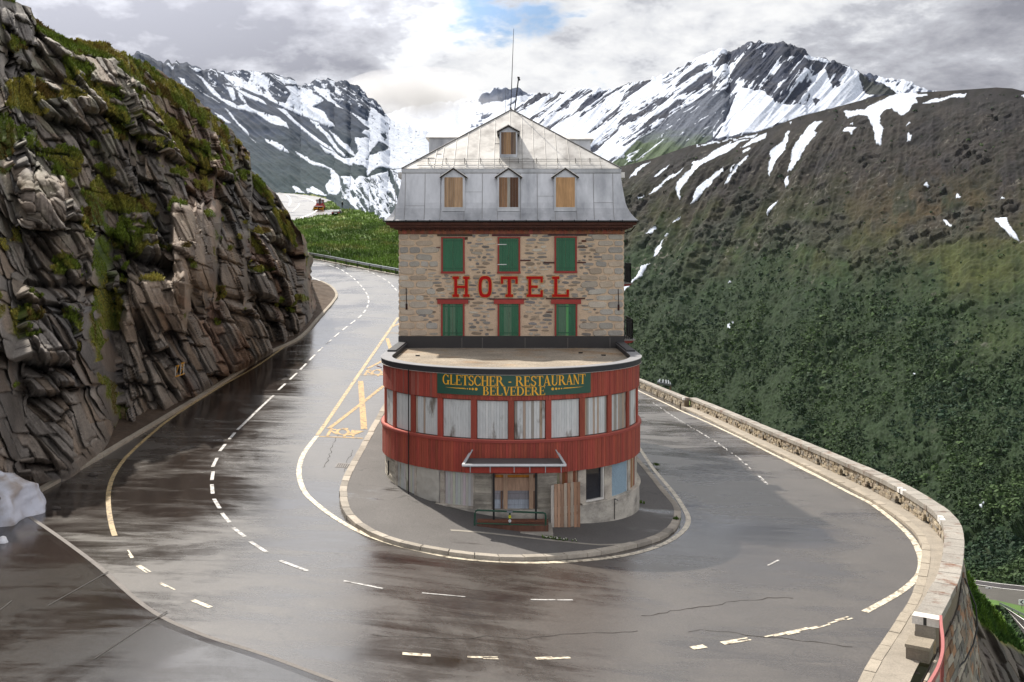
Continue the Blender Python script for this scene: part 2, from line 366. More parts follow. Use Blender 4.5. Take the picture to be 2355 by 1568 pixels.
road_poly = [(-60, 12), (8.0, 8)]+[(8.0, 20)]+[(9.5, 23.9)]+[(x+.35, y) for x, y in WALL[1:]]+[(15.2, 87)]+[(x+.35, y) for x, y in WALL_A]+[(12, 160), (-8, 160), (-8, 106), (-12.6, 110.2), (-16.4, 115), (-19.6, 119.6), (-23.2, 124.6), (-26.8, 129), (-40, 142), (-60, 160)]
def wetmap(x, y):
    # r channel: more or less standing water (dips, drains, spill from the snow patch)
    w = .5+.09*fbm(x/6, y/6, 0*x, 3, 11)
    w += .10*np.exp(-((x+12.5)**2/12+(y-42)**2/90))          # melt water running down the left lane
    w += .12*np.exp(-((x-9.5)**2/9+(y-38)**2/40)) + .07*np.exp(-((x-12.2)**2/1.2+(y-55)**2/250))
    w -= .13*np.exp(-((x-13.8)**2/3+(y-42)**2/120))          # dry strip along the parapet
    w -= .05*sm(-5, -1, x)*sm(34, 28, y)
    w += .13*sm(-10.6, -13.6, x)*sm(90, 70, y)*sm(50, 58, y)*.8
    w -= .10*sm(-5, -2, -np.abs(x+7.6)+0)*(y < 60)*(y > 38)
    return np.stack([np.clip(w, 0, 1)]*3, -1)
road = grid_sheet('road', -44, 17.2, 11.5, 158, .4, lambda x, y: inpoly(x, y, road_poly), 0, MT['road'], wetmap)
# darker, newer tarmac of the forecourt in the lower left corner, 3 cm lower than the road edge
ap_edge = [gp(u, v) for u, v in [(-60, 1120), (60, 1190), (200, 1290), (330, 1400), (450, 1460), (600, 1510), (760, 1568), (1000, 1660)]]
ap_s = smooth_path(ap_edge, .3)
mb = MB()
ribbon(mb, ap_s, -.02, .22, .006, .03, (.5, .5, .5))
for k_ in range(28): ribbon(mb, ap_s, .22+k_*.5, .22+(k_+1)*.5, .03+.0*k_, .03, (.5, .5, .5))
ap = mb.build('forecourt', MT['apron'], None, smooth=True); tag(ap, kind='structure')
mb = MB(); ribbon(mb, ap_s, -.16, -.03, .007, .007, (1, 1, 1)); tag(mb.build('joint', MT['granite'], road), None)
for v in road.children:
    for a_ in v.data.attributes['col'].data: a_.color = (*hexc('#6d6864'), 1)

def px_path(pts, dz=.008, step=.35): return smooth_path([gp(u, v, dz) for u, v in pts], step)
YEL = hexc('#cdb37c'); CRE = hexc('#ece0c8'); WHI = hexc('#e2e0dc'); ORG = hexc('#d0a75a')
mark = []
def line(name, pts, w, col, dz=.008, plan=False, worn=0.):
    p = smooth_path(pts, .3) if plan else px_path(pts, dz)
    m = MB()
    if worn:
        P = np.array(p); n = normals2(p)
        for i in range(len(P)-1):
            for k in range(3):
                if random.random() < worn: continue
                a, b = -w/2+w*k/3, -w/2+w*(k+1)/3
                q = [P[i]+n[i]*a, P[i]+n[i]*b, P[i+1]+n[i+1]*b, P[i+1]+n[i+1]*a]
                m.add([(x, y, float(g(x, y))+dz) for x, y in q], [(0, 1, 2, 3)], col)
    else: ribbon(m, p, -w/2, w/2, dz, dz, col)
    o = m.build(name, MT['wornline'], road); return o
line('edge_line', [(915, 730), (822, 865), (730, 1000)], .20, YEL)
line('edge_line', [(729, 1002), (700, 1040), (688, 1075), (690, 1105), (703, 1135), (730, 1160), (770, 1190), (830, 1224), (900, 1250), (980, 1270), (1060, 1284), (1178, 1292.5), (1290, 1292), (1400, 1283), (1480, 1267), (1540, 1243), (1575, 1215), (1582, 1190), (1570, 1165), (1550, 1135), (1525, 1105), (1500, 1075), (1480, 1045), (1470, 1030), (1455, 1005)], .20, CRE)
_r1 = lambda x, y: ((2400+x/2.412)/1.74, (1450+y/2.412)/1.74)
_r2 = lambda x, y: ((3000+x/1.5255)/1.74, (1700+y/1.5255)/1.74)
line('edge_line', [_r1(*p) for p in [(330, 250), (430, 300), (620, 388), (800, 475), (1000, 562), (1200, 655), (1400, 750), (1600, 850), (1800, 950), (2000, 1050), (2171, 1132)]]+[_r2(*p) for p in [(200, 203), (330, 267), (500, 357), (600, 410), (740, 482), (860, 570), (940, 640), (1000, 710), (1035, 785), (1046, 850), (1030, 912), (980, 970), (900, 1032), (800, 1088), (700, 1140)]], .22, CRE)
line('edge_line', [(1955, 1420), (1860, 1445), (1762, 1467)], .2, CRE, worn=.25)
line('edge_line', [(1722, 1469), (1660, 1479), (1590, 1490)], .2, CRE, worn=.3)
line('edge_line', [(722, 733), (685, 772), (600, 835), (500, 893), (400, 957), (340, 1005), (290, 1052), (262, 1092), (250, 1130), (250, 1170), (257, 1210), (264, 1232)], .16, hexc('#bfa678'))
line('edge_line', [(735, 727), (768, 695), (773, 675), (755, 655), (735, 645), (700, 632)], .18, WHI)
for a, b, wn in [((290,1265),(302,1283),.5), ((318,1300),(342,1317),.5), ((370,1340),(402,1356),.4), ((443,1380),(484,1397),.2),
              ((925,1503),(990,1508),.3), ((1075,1512),(1145,1513),.65), ((1232,1514),(1310,1511),.35), ((1412,1506),(1437,1503),.6)]:
    line('worn_dash', [a, b], .15, CRE, worn=wn)
dashes = [((629,909),(587,948),.17), ((586,949),(546,988),.17), ((540,995),(527,1010),.17), ((518,1021),(505,1037),.17), ((499,1053),(489,1073),.17), ((490,1084),(487,1104),.17), ((487,1114),(489,1135),.17),
          ((492,1147),(505,1169),.17), ((510,1180),(528,1202),.17), ((536,1213),(563,1234),.17), ((575,1245),(613,1270),.17), ((643,1289),(707,1313),.17), ((790,1336),(880,1353),.12), ((970,1364),(1070,1373),.08),
          ((1220,1379),(1317,1380),.1), ((1765,1300),(1790,1288),.1)]
for a, b, w_ in dashes: line('centre_dash', [a, b], w_*.78, tuple(q*.85 for q in WHI))
line('worn_dash', [(1500, 925), (1560, 965), (1640, 1012), (1700, 1055), (1740, 1090), (1765, 1115)], .13, WHI, worn=.6)
def dashed(pts, on, off, w_):
    p = smooth_path([gp(u, v, .008) for u, v in pts], .25); L = 0; seg = []; k = 0
    for i in range(1, len(p)):
        L += math.dist(p[i], p[i-1]); ph = L % (on+off)
        if ph < on: seg.append(p[i-1])
        elif seg:
            seg.append(p[i-1])
            if len(seg) > 1:
                m = MB(); ribbon(m, seg, -w_/2, w_/2, .01, .01, WHI); m.build('centre_dash', MT['wornline'], road)
            seg = []
dashed([(640, 897), (690, 850), (740, 800), (790, 757), (830, 725), (846, 700), (843, 675), (815, 642), (780, 618), (745, 607), (700, 602)], 1.7, 1.1, .13)
dashed([(912, 668), (890, 646), (850, 625), (800, 607), (740, 597)], 1.7, 1.1, .13)
for pts, w_ in [([(756, 985), (882, 887)], .2), ([(829, 876), (837, 987)], .3), ([(728, 1003), (834, 1008)], .12), ([(820, 862), (882, 862)], .1), ([(845, 847), (886, 826)], .2), ([(890, 778), (898, 803)], .25), ([(885, 765), (917, 766)], .12), ([(900,752),(918,744)],.18)]:
    line('bay_marking', pts, w_, ORG)
def horn(u0, v0, s):                    # curled post horn painted on the bay
    m = MB()
    def st(pts, w0, w1=None):
        p = smooth_path([gp(u0+x*s, v0+y*s, .009) for x, y in pts], .12); w1 = w0 if w1 is None else w1; n = normals2(p); P = np.array(p); v = []
        for i in range(len(P)):
            t = i/(len(P)-1); w_ = w0+(w1-w0)*t
            for q in (P[i]-n[i]*w_/2, P[i]+n[i]*w_/2): v.append((q[0], q[1], float(g(*q))+.009))
        m.add(v, [(2*i, 2*i+1, 2*i+3, 2*i+2) for i in range(len(P)-1)], ORG)
    st([(22*math.cos(a)*.6-2, 6.5*math.sin(a)) for a in np.linspace(0, 2*math.pi, 17)], .14)
    st([(-2, 6), (8, 7.2), (20, 5), (33, -3)], .1, .62)
    st([(-14, 5), (-24, 0), (-30, -3), (-26, -7), (-18, -4)], .16)
    st([(-31, -2), (-37, 9)], .14); st([(3, 6), (1, 11)], .12); st([(24, 4), (21, 11)], .12); st([(-4, -7), (10, -7)], .3)
    m.build('horn_emblem', MT['wornline'], road)
horn(790, 993, 1.0); horn(868, 856, .8)

r4_ = lambda x, y: ((1300+x/1.3083)/1.74, (2100+y/1.3083)/1.74)
r3_ = lambda x, y: ((x/1.57)/1.74, (1900+y/1.57)/1.74)
for pts, w_, tgt in [([r4_(*p) for p in [(250, 572), (400, 588), (560, 590), (700, 598), (850, 585), (1000, 597), (1200, 580), (1400, 568), (1640, 558)]], .03, road), ([r4_(*p) for p in [(1660, 478), (1750, 465), (1850, 445), (2000, 428), (2140, 400), (2250, 392), (2355, 380), (2450, 385)]], .04, road),
                ([r4_(*p) for p in [(1900, 560), (2020, 552), (2200, 575), (2350, 590), (2600, 620), (2760, 640)]], .035, road), ([(792, 1085), (800, 1060), (812, 1035)], .03, road), ([(745, 1075), (757, 1050), (765, 1020), (779, 1000)], .03, road)]:
    P_ = px_path([p for p in pts], .006, .22); m = MB(); n_ = normals2(P_); v = []
    for i, q in enumerate(P_):
        j = random.uniform(-.06, .06); w2 = w_*random.uniform(.3, 1.1)/2
        for s_ in (-1, 1): X_ = q[0]+n_[i][0]*(j+s_*w2); Y_ = q[1]+n_[i][1]*(j+s_*w2); v.append((X_, Y_, float(g(X_, Y_))+.006))
    m.add(v, [(2*i, 2*i+1, 2*i+3, 2*i+2) for i in range(len(P_)-1)], hexc('#2a2521')); m.build('crack', MT['granite'], tgt)
for a_, b_ in (((0, 860), (75, 800)), ((300, 830), (680, 618)), ((590, 1170), (1050, 868))):
    p = [gp(*r3_(*a_)), gp(*r3_(*b_))]; m = MB(); P_ = smooth_path(p, .3); n_ = normals2(P_); v = []
    for i, q in enumerate(P_):
        for s_ in (-.02, .02): X_ = q[0]+n_[i][0]*s_; Y_ = q[1]+n_[i][1]*s_; v.append((X_, Y_, float(g(X_, Y_))+.036))
    m.add(v, [(2*i, 2*i+1, 2*i+3, 2*i+2) for i in range(len(P_)-1)], hexc('#191512')); m.build('seam', MT['granite'], ap)

# kerbed island round the house
KERB = [(-6.6, 74), (-6.6, 60)]+[(-6.66, 54.5), (-6.68, 48.3), (-6.66, 45.4), (-6.63, 42.75), (-6.62, 40.6), (-6.55, 38.6), (-6.4, 36.9), (-6.17, 35.6), (-5.86, 34.35), (-5.4, 33.2), (-4.83, 32.25), (-4.2, 31.6), (-3.5, 31.15), (-2.66, 30.85), (-1.71, 30.72), (-.77, 30.75), (.05, 30.95), (1.05, 31.4), (2.16, 32.1), (3.23, 33.0), (4.39, 34.2), (5.5, 35.7), (6.25, 37.5), (6.72, 39.5), (6.88, 41.1), (6.85, 42.8), (6.82, 45.3), (6.82, 48.15), (6.8, 52.0), (6.8, 60), (6.8, 74)]
kp = smooth_path(KERB, .25)
def stones_along(path, lens, a, b, z0, z1, colf, name, parent, gap=.02, cham=.02, material=None):
    """one mesh of dressed stones laid end to end along a plan path"""
    P = np.array(path); seg = np.linalg.norm(np.diff(P, axis=0), axis=1); S = np.concatenate([[0], np.cumsum(seg)]); n = normals2(path)
    m = MB(); s = 0
    def at(s_): return np.array([np.interp(s_, S, P[:, 0]), np.interp(s_, S, P[:, 1])]), np.array([np.interp(s_, S, n[:, 0]), np.interp(s_, S, n[:, 1])])
    while s < S[-1]-.2:
        Ls = random.uniform(*lens); e = min(s+Ls, S[-1]); p0, n0 = at(s+gap/2); p1, n1 = at(e-gap/2); dj = random.uniform(-.012, .012); jz = random.uniform(-.008, .008)
        q = [p0+n0*(a+dj), p0+n0*(b+dj), p1+n1*(b+dj), p1+n1*(a+dj)]
        if np.cross(q[1]-q[0], q[2]-q[1]) < 0: q = q[::-1]
        c_ = sum(q)/4; bt = [(x, y, float(g(x, y))+z0) for x, y in q]; mid = [(x, y, float(g(x, y))+z1-cham+jz) for x, y in q]
        top = [(x+(c_[0]-x)*cham*1.2, y+(c_[1]-y)*cham*1.2, float(g(x, y))+z1+jz) for x, y in q]; cl = colf()
        m.hexa(bt, mid, cl); m.hexa(mid, top, cl); s = e
    return m.build(name, material or MT['granite'], parent)
def gran(): k = random.uniform(.8, 1.12); b_ = hexc('#9f978b') if random.random() < .7 else hexc('#918a80'); return tuple(x*k for x in b_)

tag(stones_along(kp, (.6, 1.0), -.27, 0., -.1, .13, gran, 'kerb', None), kind='structure')
def inner(x, y):
    if y > 40.6: return (math.copysign(4.9, x), y)
    a = math.atan2(x, 40.6-y); return (4.9*math.sin(a), 40.6-4.9*math.cos(a))
P = np.array(kp); n = normals2(kp); K = P-n*.25; I = np.array([inner(*p) for p in K]); m = MB(); nr = 10; v = []
for i in range(len(K)):
    for k in range(nr+1):
        q = K[i]+(I[i]-K[i])*k/nr; v.append((q[0], q[1], float(g(*q))+.115))
f = [(i*(nr+1)+k, i*(nr+1)+k+1, (i+1)*(nr+1)+k+1, (i+1)*(nr+1)+k) for i in range(len(K)-1) for k in range(nr)]
m.add(v, f); pv = m.build('pavement', MT['pave'], None, smooth=True); tag(pv, kind='structure')
cc = pv.data.attributes['col'].data
co_ = np.array([x.co[:] for x in pv.data.vertices]); wv = .44+.18*np.exp(-((co_[:, 0]-6)**2/1.2+(co_[:, 1]-39.5)**2/5))+.12*fbm(co_[:, 0]/1.5, co_[:, 1]/1.5, 0*co_[:, 0], 3, 3)
cc.foreach_set('color', np.stack([wv, wv, wv, wv*0+1], 1).astype(np.float32).ravel())
# concrete strip patch in front of the door
m = MB(); ribbon(m, smooth_path([(-2.05, 33.1), (-1.2, 33.25), (.6, 33.35), (1.5, 33.4), (3.0, 33.55), (4.0, 34.1)], .3), -.06, .10, .122, .122, hexc('#8f897f'))
m.build('concrete_strip', MT['granite'], pv)

# parapet walls with drain holes and flat granite copings
def gut(): k = random.uniform(.75, 1.15); b_ = random.choice([hexc('#a3957d'), hexc('#948876'), hexc('#aba08c'), hexc('#868076'), hexc('#998c7b')]); return tuple(x*k for x in b_)
def parapet(name, path, holes, label, h0=.0, h=.68, foot=True):
    path = smooth_path(path, .25); P = np.array(path); seg = np.linalg.norm(np.diff(P, axis=0), axis=1); S = np.concatenate([[0], np.cumsum(seg)]); n = normals2(path); Lt = S[-1]
    root = thing(name, (P[0][0], P[0][1], float(g(*P[0]))), label, 'wall', 'stone parapet walls along the outer road edge')
    def at(s_): 
        p = np.array([np.interp(s_, S, P[:, 0]), np.interp(s_, S, P[:, 1])]); q = np.array([np.interp(s_, S, n[:, 0]), np.interp(s_, S, n[:, 1])]); return p, q
    m = MB()      # mortar core
    hs = [hs_ for hs_ in holes if 1 < hs_ < Lt-.6]
    def quad(s0, s1, z0, z1, off, col, dep=.06, jit=0):
        p0, n0 = at(s0); p1, n1 = at(s1)
        f_ = [(p0+n0*off), (p1+n1*off), (p1+n1*(off+dep)), (p0+n0*(off+dep))]
        b_ = [(x, y, float(g(x, y))+z0) for x, y in f_]; t_ = [(x, y, float(g(x, y))+z1) for x, y in f_]
        m.hexa(b_, t_, col)
    s = 0
    while s < Lt-.01:
        e = min(s+.5, Lt); hh = [q for q in hs if s-.3 < q < e+.3]
        quad(s, e, -.4 if not hh else .6, h, .08, hexc('#6f6454'), .38)
        s = e
    for q in hs:    # the core beside each hole
        a_ = max(0, (int(q/.5)-1)*.5); 
    # facing stones, rows
    z = .02
    while z < h-.04:
        rh = random.uniform(.09, .16); rh = min(rh, h-z); s = random.uniform(-.3, 0)
        if h-z-rh < .08: rh = h-z
        while s < Lt:
            w_ = random.uniform(.15, .42); s0 = max(s, 0)+.008; s1 = min(s+w_, Lt)-.008
            if s1-s0 > .05 and not any(abs((s0+s1)/2-q) < (.33 if z < .34 else .24 if z < .48 else 0) for q in hs):
                quad(s0, s1, z+.008, z+rh-.008, .0+random.uniform(-.03, .03), gut(), .14)
            s += w_
        z += rh
    for q in hs:    # arch stones round the hole
        for k in range(5):
            a = math.pi*(k+.5)/5; ss = q+.34*math.cos(a); zz = .3+.27*math.sin(a)
            quad(ss-.1, ss+.1, zz-.08, zz+.08, -.05, gut(), .14)
    o = m.build('stonework', MT['mortar'], root)
    for q in hs:
        m = MB(); quad(q-.45, q+.45, -.05, .62, .30, (.01, .01, .01), .05); m.build('drain_hole', MT['black'], root)  # black panel stands in for the shade inside the hole
    
    def capc(): k = random.uniform(.85, 1.12); return tuple(x*k for x in hexc('#8d8880'))
    cp = stones_along(path, (.75, 1.25), -.06, .56, h, h+.2, capc, 'coping', root, gap=.015, material=MT['lichen'])
    return root, at, Lt
WB = WALL[1:]
hs = []
Pp = np.array(smooth_path(WB, .25)); Ls = np.concatenate([[0], np.cumsum(np.linalg.norm(np.diff(Pp, axis=0), axis=1))])
for hx, hy in [R for R in []]: pass
holes = [7.2+k*3.45 for k in range(17)]
wB, atB, LB = parapet('parapet_wall', WB, holes, 'long curved stone parapet round the outside of the hairpin, coping spotted with orange lichen')
wA, atA, LA = parapet('parapet_wall', WALL_A, [1.5+k*4 for k in range(15)], 'far stone parapet stretch beyond the gap, seen just right of the red restaurant front')
# outer face of the big retaining wall
m = MB(); v = []; NZ = 26; P = np.array(smooth_path(WALL, .35)); n = normals2(P); rows = []
for j in range(NZ+1):
    for i in range(len(P)):
        z = -.05-j*.9; off = .47+.16*j*.9+.05*(random.random()-.5)
        q = P[i]+n[i]*off; v.append((q[0], q[1], float(g(*P[i]))+z))
f = [(j*len(P)+i, j*len(P)+i+1, (j+1)*len(P)+i+1, (j+1)*len(P)+i) for j in range(NZ) for i in range(len(P)-1)]
m.add(v, f, hexc('#5a544c'))
for j in range(90):
    z = -.06-j*.24; s = random.random(); Lp = len(P)-1
    i = 0.
    while i < 78:
        w_ = random.uniform(.9, 2.0); a, b = i+.05, min(i+w_-.05, Lp)
        if j > 60 and random.random() < .3: i += w_; continue
        k = random.uniform(.55, 1.15); cl = tuple(c*k for c in random.choice([hexc('#8e8578'), hexc('#8a7664'), hexc('#9a9184'), hexc('#8b6a50'), hexc('#77736c')]))
        qs = []
        for dd in (.02, .07):
            for ss in (a, b):
                px_ = np.interp(ss, np.arange(len(P)), P[:, 0]); py_ = np.interp(ss, np.arange(len(P)), P[:, 1]); nx_ = np.interp(ss, np.arange(len(P)), n[:, 0]); ny_ = np.interp(ss, np.arange(len(P)), n[:, 1])
                for zz in (z, z-.21):
                    off = .47+.16*(-zz)+dd*random.uniform(.7, 1.4); qs.append((px_+nx_*off, py_+ny_*off, float(g(px_, py_))+zz))
        m.add(qs, [(4, 5, 7, 6), (0, 2, 6, 4), (1, 5, 7, 3), (0, 4, 5, 1), (2, 3, 7, 6)], cl)
        i += w_
rw = m.build('retaining_wall', MT['mortar'], None); tag(rw, 'tall battered rubble retaining wall dropping away below the parapet at lower right', 'retaining wall')
# footway along the parapet
def slab(): k = random.uniform(.9, 1.08); return tuple(x*k for x in hexc('#958c7e'))
FW = [(7.9, 21.3)]+WALL
tag(stones_along(smooth_path(FW, .3), (.8, 1.3), -.78, -.5, -.1, .12, slab, 'kerb', None), kind='structure')
m = MB(); ribbon(m, smooth_path(FW, .3), -.52, .3, .11, .11, hexc('#8a8276')); tag(m.build('footway', MT['granite'], None), kind='structure')
# low kerb at the foot of the cliff
KL = [gp(u, v) for u, v in [(-60, 1205), (0, 1172), (70, 1139), (201, 1066), (330, 989), (500, 886), (610, 815), (685, 779), (735, 727), (765, 693), (771, 677), (758, 660), (735, 648)]]
tag(stones_along(smooth_path(KL, .3), (1.2, 2.2), -.02, .22, -.1, .12, slab, 'kerb', None, gap=.03), kind='structure')
# painted squares on the coping
def cop_paint(at, s0, s1, colr, parent, z=.68, end=False):
    m = MB(); p0, n0 = at(s0); p1, n1 = at(s1)
    q = [(p0-n0*.075), (p1-n1*.075), (p1+n1*.1), (p0+n0*.1)]
    m.hexa([(x, y, float(g(x, y))+z+.01) for x, y in q], [(x, y, float(g(x, y))+z+.206) for x, y in q], colr)
    m.build('painted_band', MT['line'], parent)
for s_ in (11.5, 16.8):
    cop_paint(atB, s_, s_+.28, WHI, wB); cop_paint(atB, s_+.28, s_+.4, (.03, .03, .03), wB); cop_paint(atB, s_+.4, s_+.68, WHI, wB)
cop_paint(atA, .0, .35, WHI, wA); cop_paint(atA, .35, .45, (.03, .03, .03), wA)
# near end of the parapet: whitewashed coping stone with a black bar, pier, step blocks
p0, n0 = atB(0); p1, _ = atB(.3); d = (p1-p0)/np.linalg.norm(p1-p0); gz = float(g(*p0))
def endbox(mb_, a, b, c, e, z0, z1, col):
    q = [p0+n0*a+d*c, p0+n0*b+d*c, p0+n0*b+d*e, p0+n0*a+d*e]
    if np.cross(q[1]-q[0], q[2]-q[1]) < 0: q = q[::-1]
    mb_.hexa([(x, y, gz+z0) for x, y in q], [(x, y, gz+z1) for x, y in q], col)
m = MB(); endbox(m, -.075, .575, -.02, .32, .685, .895, hexc('#cfcac2')); endbox(m, .2, .28, -.024, .1, .69, .89, (.02, .02, .02)); m.build('painted_band', MT['line'], wB)
m = MB(); endbox(m, 0, .5, -.02, .0, .35, .675, hexc('#8a8276')); endbox(m, .0, .5, -.015, .0, .0, .34, hexc('#96866c')); m.build('pier_face', MT['mortar'], wB)
blk = thing('step_block', (float(p0[0]), float(p0[1])-1, gz), 'rough concrete block on the footway in front of the parapet end', 'block')
m = MB(); endbox(m, -.05, .5, -1.05, -.4, .1, .42, hexc('#6f665a')); m.build('block_body', MT['granite'], blk)
m = MB(); endbox(m, -.07, .52, -1.07, -.38, .42, .5, hexc('#847b6c')); m.build('block_top', MT['granite'], blk)
# red railing bent round the outer edge
rail = thing('red_railing', (11, 24.6, gz), 'faded red steel handrail running down from the parapet end at lower right', 'railing')
rp = [(11.1, 25.7), (10.85, 25.1), (10.5, 24.2), (10.1, 23.3), (9.6, 22.4), (9.0, 21.5)]; rp = smooth_path(rp, .2); m = MB()
for i in range(len(rp)-1): m.beam((*rp[i], gz+.9), (*rp[i+1], gz+.9), .07, .12, hexc('#9a5a58'))
m.build('handrail', MT['paint'], rail)
for i in (1, 6, 12, 18):
    m = MB(); m.beam((*rp[i], gz-.1), (*rp[i], gz+.86), .06, .06, hexc('#7b3b36')); m.build('post', MT['paint'], rail)
# ------------------------------------------------------------------ the hotel
R0 = 5.2; YC = 40.6; YF = 46.0; XB = -.03; YB = 66.0
def dp(s, off=0.):
    """plan point on the D-shaped front, s metres from its centre line, off metres outside the wall"""
    a = abs(s); sg = 1 if s >= 0 else -1
    if a <= R0*math.pi/2:
        ph = s/R0; return (XB+(R0+off)*math.sin(ph), YC-(R0+off)*math.cos(ph))
    return (XB+sg*(R0+off), YC+(a-R0*math.pi/2))
SMAX = R0*math.pi/2+(YF-YC)
def cbox(mb, s0, s1, z0, z1, o0, o1, col=(1, 1, 1), n=1):
    for k in range(n):
        a = s0+(s1-s0)*k/n; b = s0+(s1-s0)*(k+1)/n
        q = [dp(a, o1), dp(b, o1), dp(b, o0), dp(a, o0)]
        v = [(x, y, z0) for x, y in q]+[(x, y, z1) for x, y in q]
        f = [(3, 2, 1, 0), (4, 5, 6, 7), (0, 1, 5, 4), (2, 3, 7, 6)]
        if k == 0: f.append((3, 0, 4, 7))
        if k == n-1: f.append((1, 2, 6, 5))
        mb.add(v, f, col)
def su(u):       # arc length of the point of the round front seen at reading column u
    lo, hi = -1.45, 1.45; t = (u-1175.6)
    for _ in range(50):
        m_ = (lo+hi)/2
        if F*(R0/YC)*math.sin(m_)/(1-R0/YC*math.cos(m_)) < t: lo = m_
        else: hi = m_
    return lo*R0
fx = lambda u, D=YF: (u-1177)/F*D
fz = lambda v, D=YF: E+(595-v)/F*D
H = thing('hotel', (0, YC, 0), 'closed hotel of pale rubble stone with zinc mansard roof and round red timber restaurant front', 'building')
zCOP1, zCOP0 = 5.99, 5.85; zUB = 4.88; zLE = 3.415; zLB = 2.26; zSILL = 1.03
rc = lambda c, a=.85, b=1.12: tuple(x*random.uniform(a, b) for x in [1])[0]
def redc():
    k = random.uniform(.78, 1.14); b_ = hexc('#923f2f'); return (b_[0]*k, b_[1]*k*random.uniform(.85, 1.15), b_[2]*k)
def redworn():
    k = random.uniform(.7, 1.1); b_ = hexc('#963e31') if random.random() < .75 else hexc('#955246'); return tuple(x*k for x in b_)
# red board bands (each band one part; the boards are its pattern)
def band(name, z0, z1, off, cf, w=.108):
    m = MB(); s = -SMAX
    while s < SMAX:
        e = min(s+w*random.uniform(.96, 1.04), SMAX); c_ = cf(s)
        cbox(m, s+.004, e-.004, z0+random.uniform(-.006, .006), z1, off-.05, off+random.uniform(-.004, .004), c_); 
        cbox(m, e-.004, e+.004, z0, z1, off-.06, off-.018, hexc('#3a1410')); s = e
    return m.build(name, MT['red'], H)
band('upper_board_band', zUB, zCOP0, .0, lambda s: redworn() if s < -3 else redc())
band('lower_board_band', zLB, zLE-.05, .03, lambda s: redc())
m = MB(); cbox(m, -SMAX, SMAX, zLE-.05, zLE+.03, -.1, .08, hexc('#8c3a30'), 60); cbox(m, -SMAX, SMAX, zLE+.03, zLE+.05, -.1, .05, hexc('#b05a4c'), 60); m.build('ledge', MT['paint'], H)
m = MB(); cbox(m, -SMAX, SMAX, zUB-.03, zUB+.01, -.3, -.03, hexc('#5a2a22'), 60); cbox(m, -SMAX, SMAX, zLE, zUB, -.35, -.14, hexc('#55504a'), 60); m.build('backing', MT['paint'], H)
# shutter panels between red posts
PH = math.radians(15.05)
pb = [R0*PH*k for k in range(-6, 7)]
extra = [R0*math.pi/2+1.9, SMAX-.1]
bounds = [-x for x in extra[::-1]]+pb+extra
wh = [hexc('#bcbebd'), hexc('#b8bab9'), hexc('#c0c1bf')]
def wboard(worn):
    k = random.uniform(.965, 1.03); b_ = random.choice(wh)
    if worn and random.random() < worn: b_ = random.choice([hexc('#9c8a78'), hexc('#8d8880'), hexc('#a08f80')])
    return tuple(x*k for x in b_)
wornv = {7: .04, 8: .3, 9: .04, 10: .25, 11: .4, 12: .15}
for i in range(len(bounds)-1):
    a, b = bounds[i]+.12, bounds[i+1]-.12
    if b-a < .2: continue
    m = MB(); nb = max(3, round((b-a)/.105)); w_ = (b-a)/nb; wo = wornv.get(i, .03)
    for k in range(nb):
        cbox(m, a+k*w_+.0035, a+(k+1)*w_-.0035, zLE+.05, zUB-.02, -.12, -.09+random.uniform(-.002, .002), wboard(wo))
    cbox(m, a, b, zLE+.05, zLE+.08, -.1, -.08, hexc('#3a342f'), 3)
    m.build('shutter_panel', MT['whiteboard'], H)
for s in bounds[1:-1]:
    m = MB(); cbox(m, s-.105, s+.105, zLE+.03, zUB, -.14, -.02, redc(), 2); m.build('red_post', MT['red'], H)
# flat roof and its coping
m = MB(); cbox(m, -SMAX, SMAX, zCOP0-.06, zCOP1, -.34, .07, hexc('#26262a'), 72); cbox(m, -SMAX, SMAX, zCOP1, zCOP1+.025, -.36, .1, hexc('#77777a'), 72)
cbox(m, -SMAX, SMAX, zCOP0-.065, zCOP0-.055, -.1, .085, hexc('#b9b0a8'), 72); 
for sg in (-1, 1):
    x = XB+sg*(R0-.34)
    m.box(min(x, x+sg*.36), max(x, x+sg*.36), YC+1.2, YF, zCOP1, zCOP1+.10, hexc('#2c2c2f'))
m.build('parapet_coping', MT['paint'], H)
m = MB(); N_ = 40; rim = [dp(-SMAX+2*SMAX*i/N_, -.3) for i in range(N_+1)]; cen = []
v = []; f = []
for i, (x, y) in enumerate(rim):
    for k in range(9):
        t = k/8; v.append((x*(1-t)+XB*t, y*(1-t)+YF*t if y < YF else YF, 5.80+.0*t+random.uniform(-.006, .006)))
for i in range(N_):
    for k in range(8): f.append((i*9+k, i*9+k+1, (i+1)*9+k+1, (i+1)*9+k))
m.add(v, f); m.build('gravel_roof', MT['gravel'], H)
m = MB()
for x, y in [(-4.0, 42.1), (.1, 36.6), (3.9, 42.3), (3.0, 43.4)]: m = MB(); m.box(x-.09, x+.09, y-.06, y+.06, 5.79, 5.85, (.02, .02, .02)); m.build('roof_outlet', MT['iron'], H)
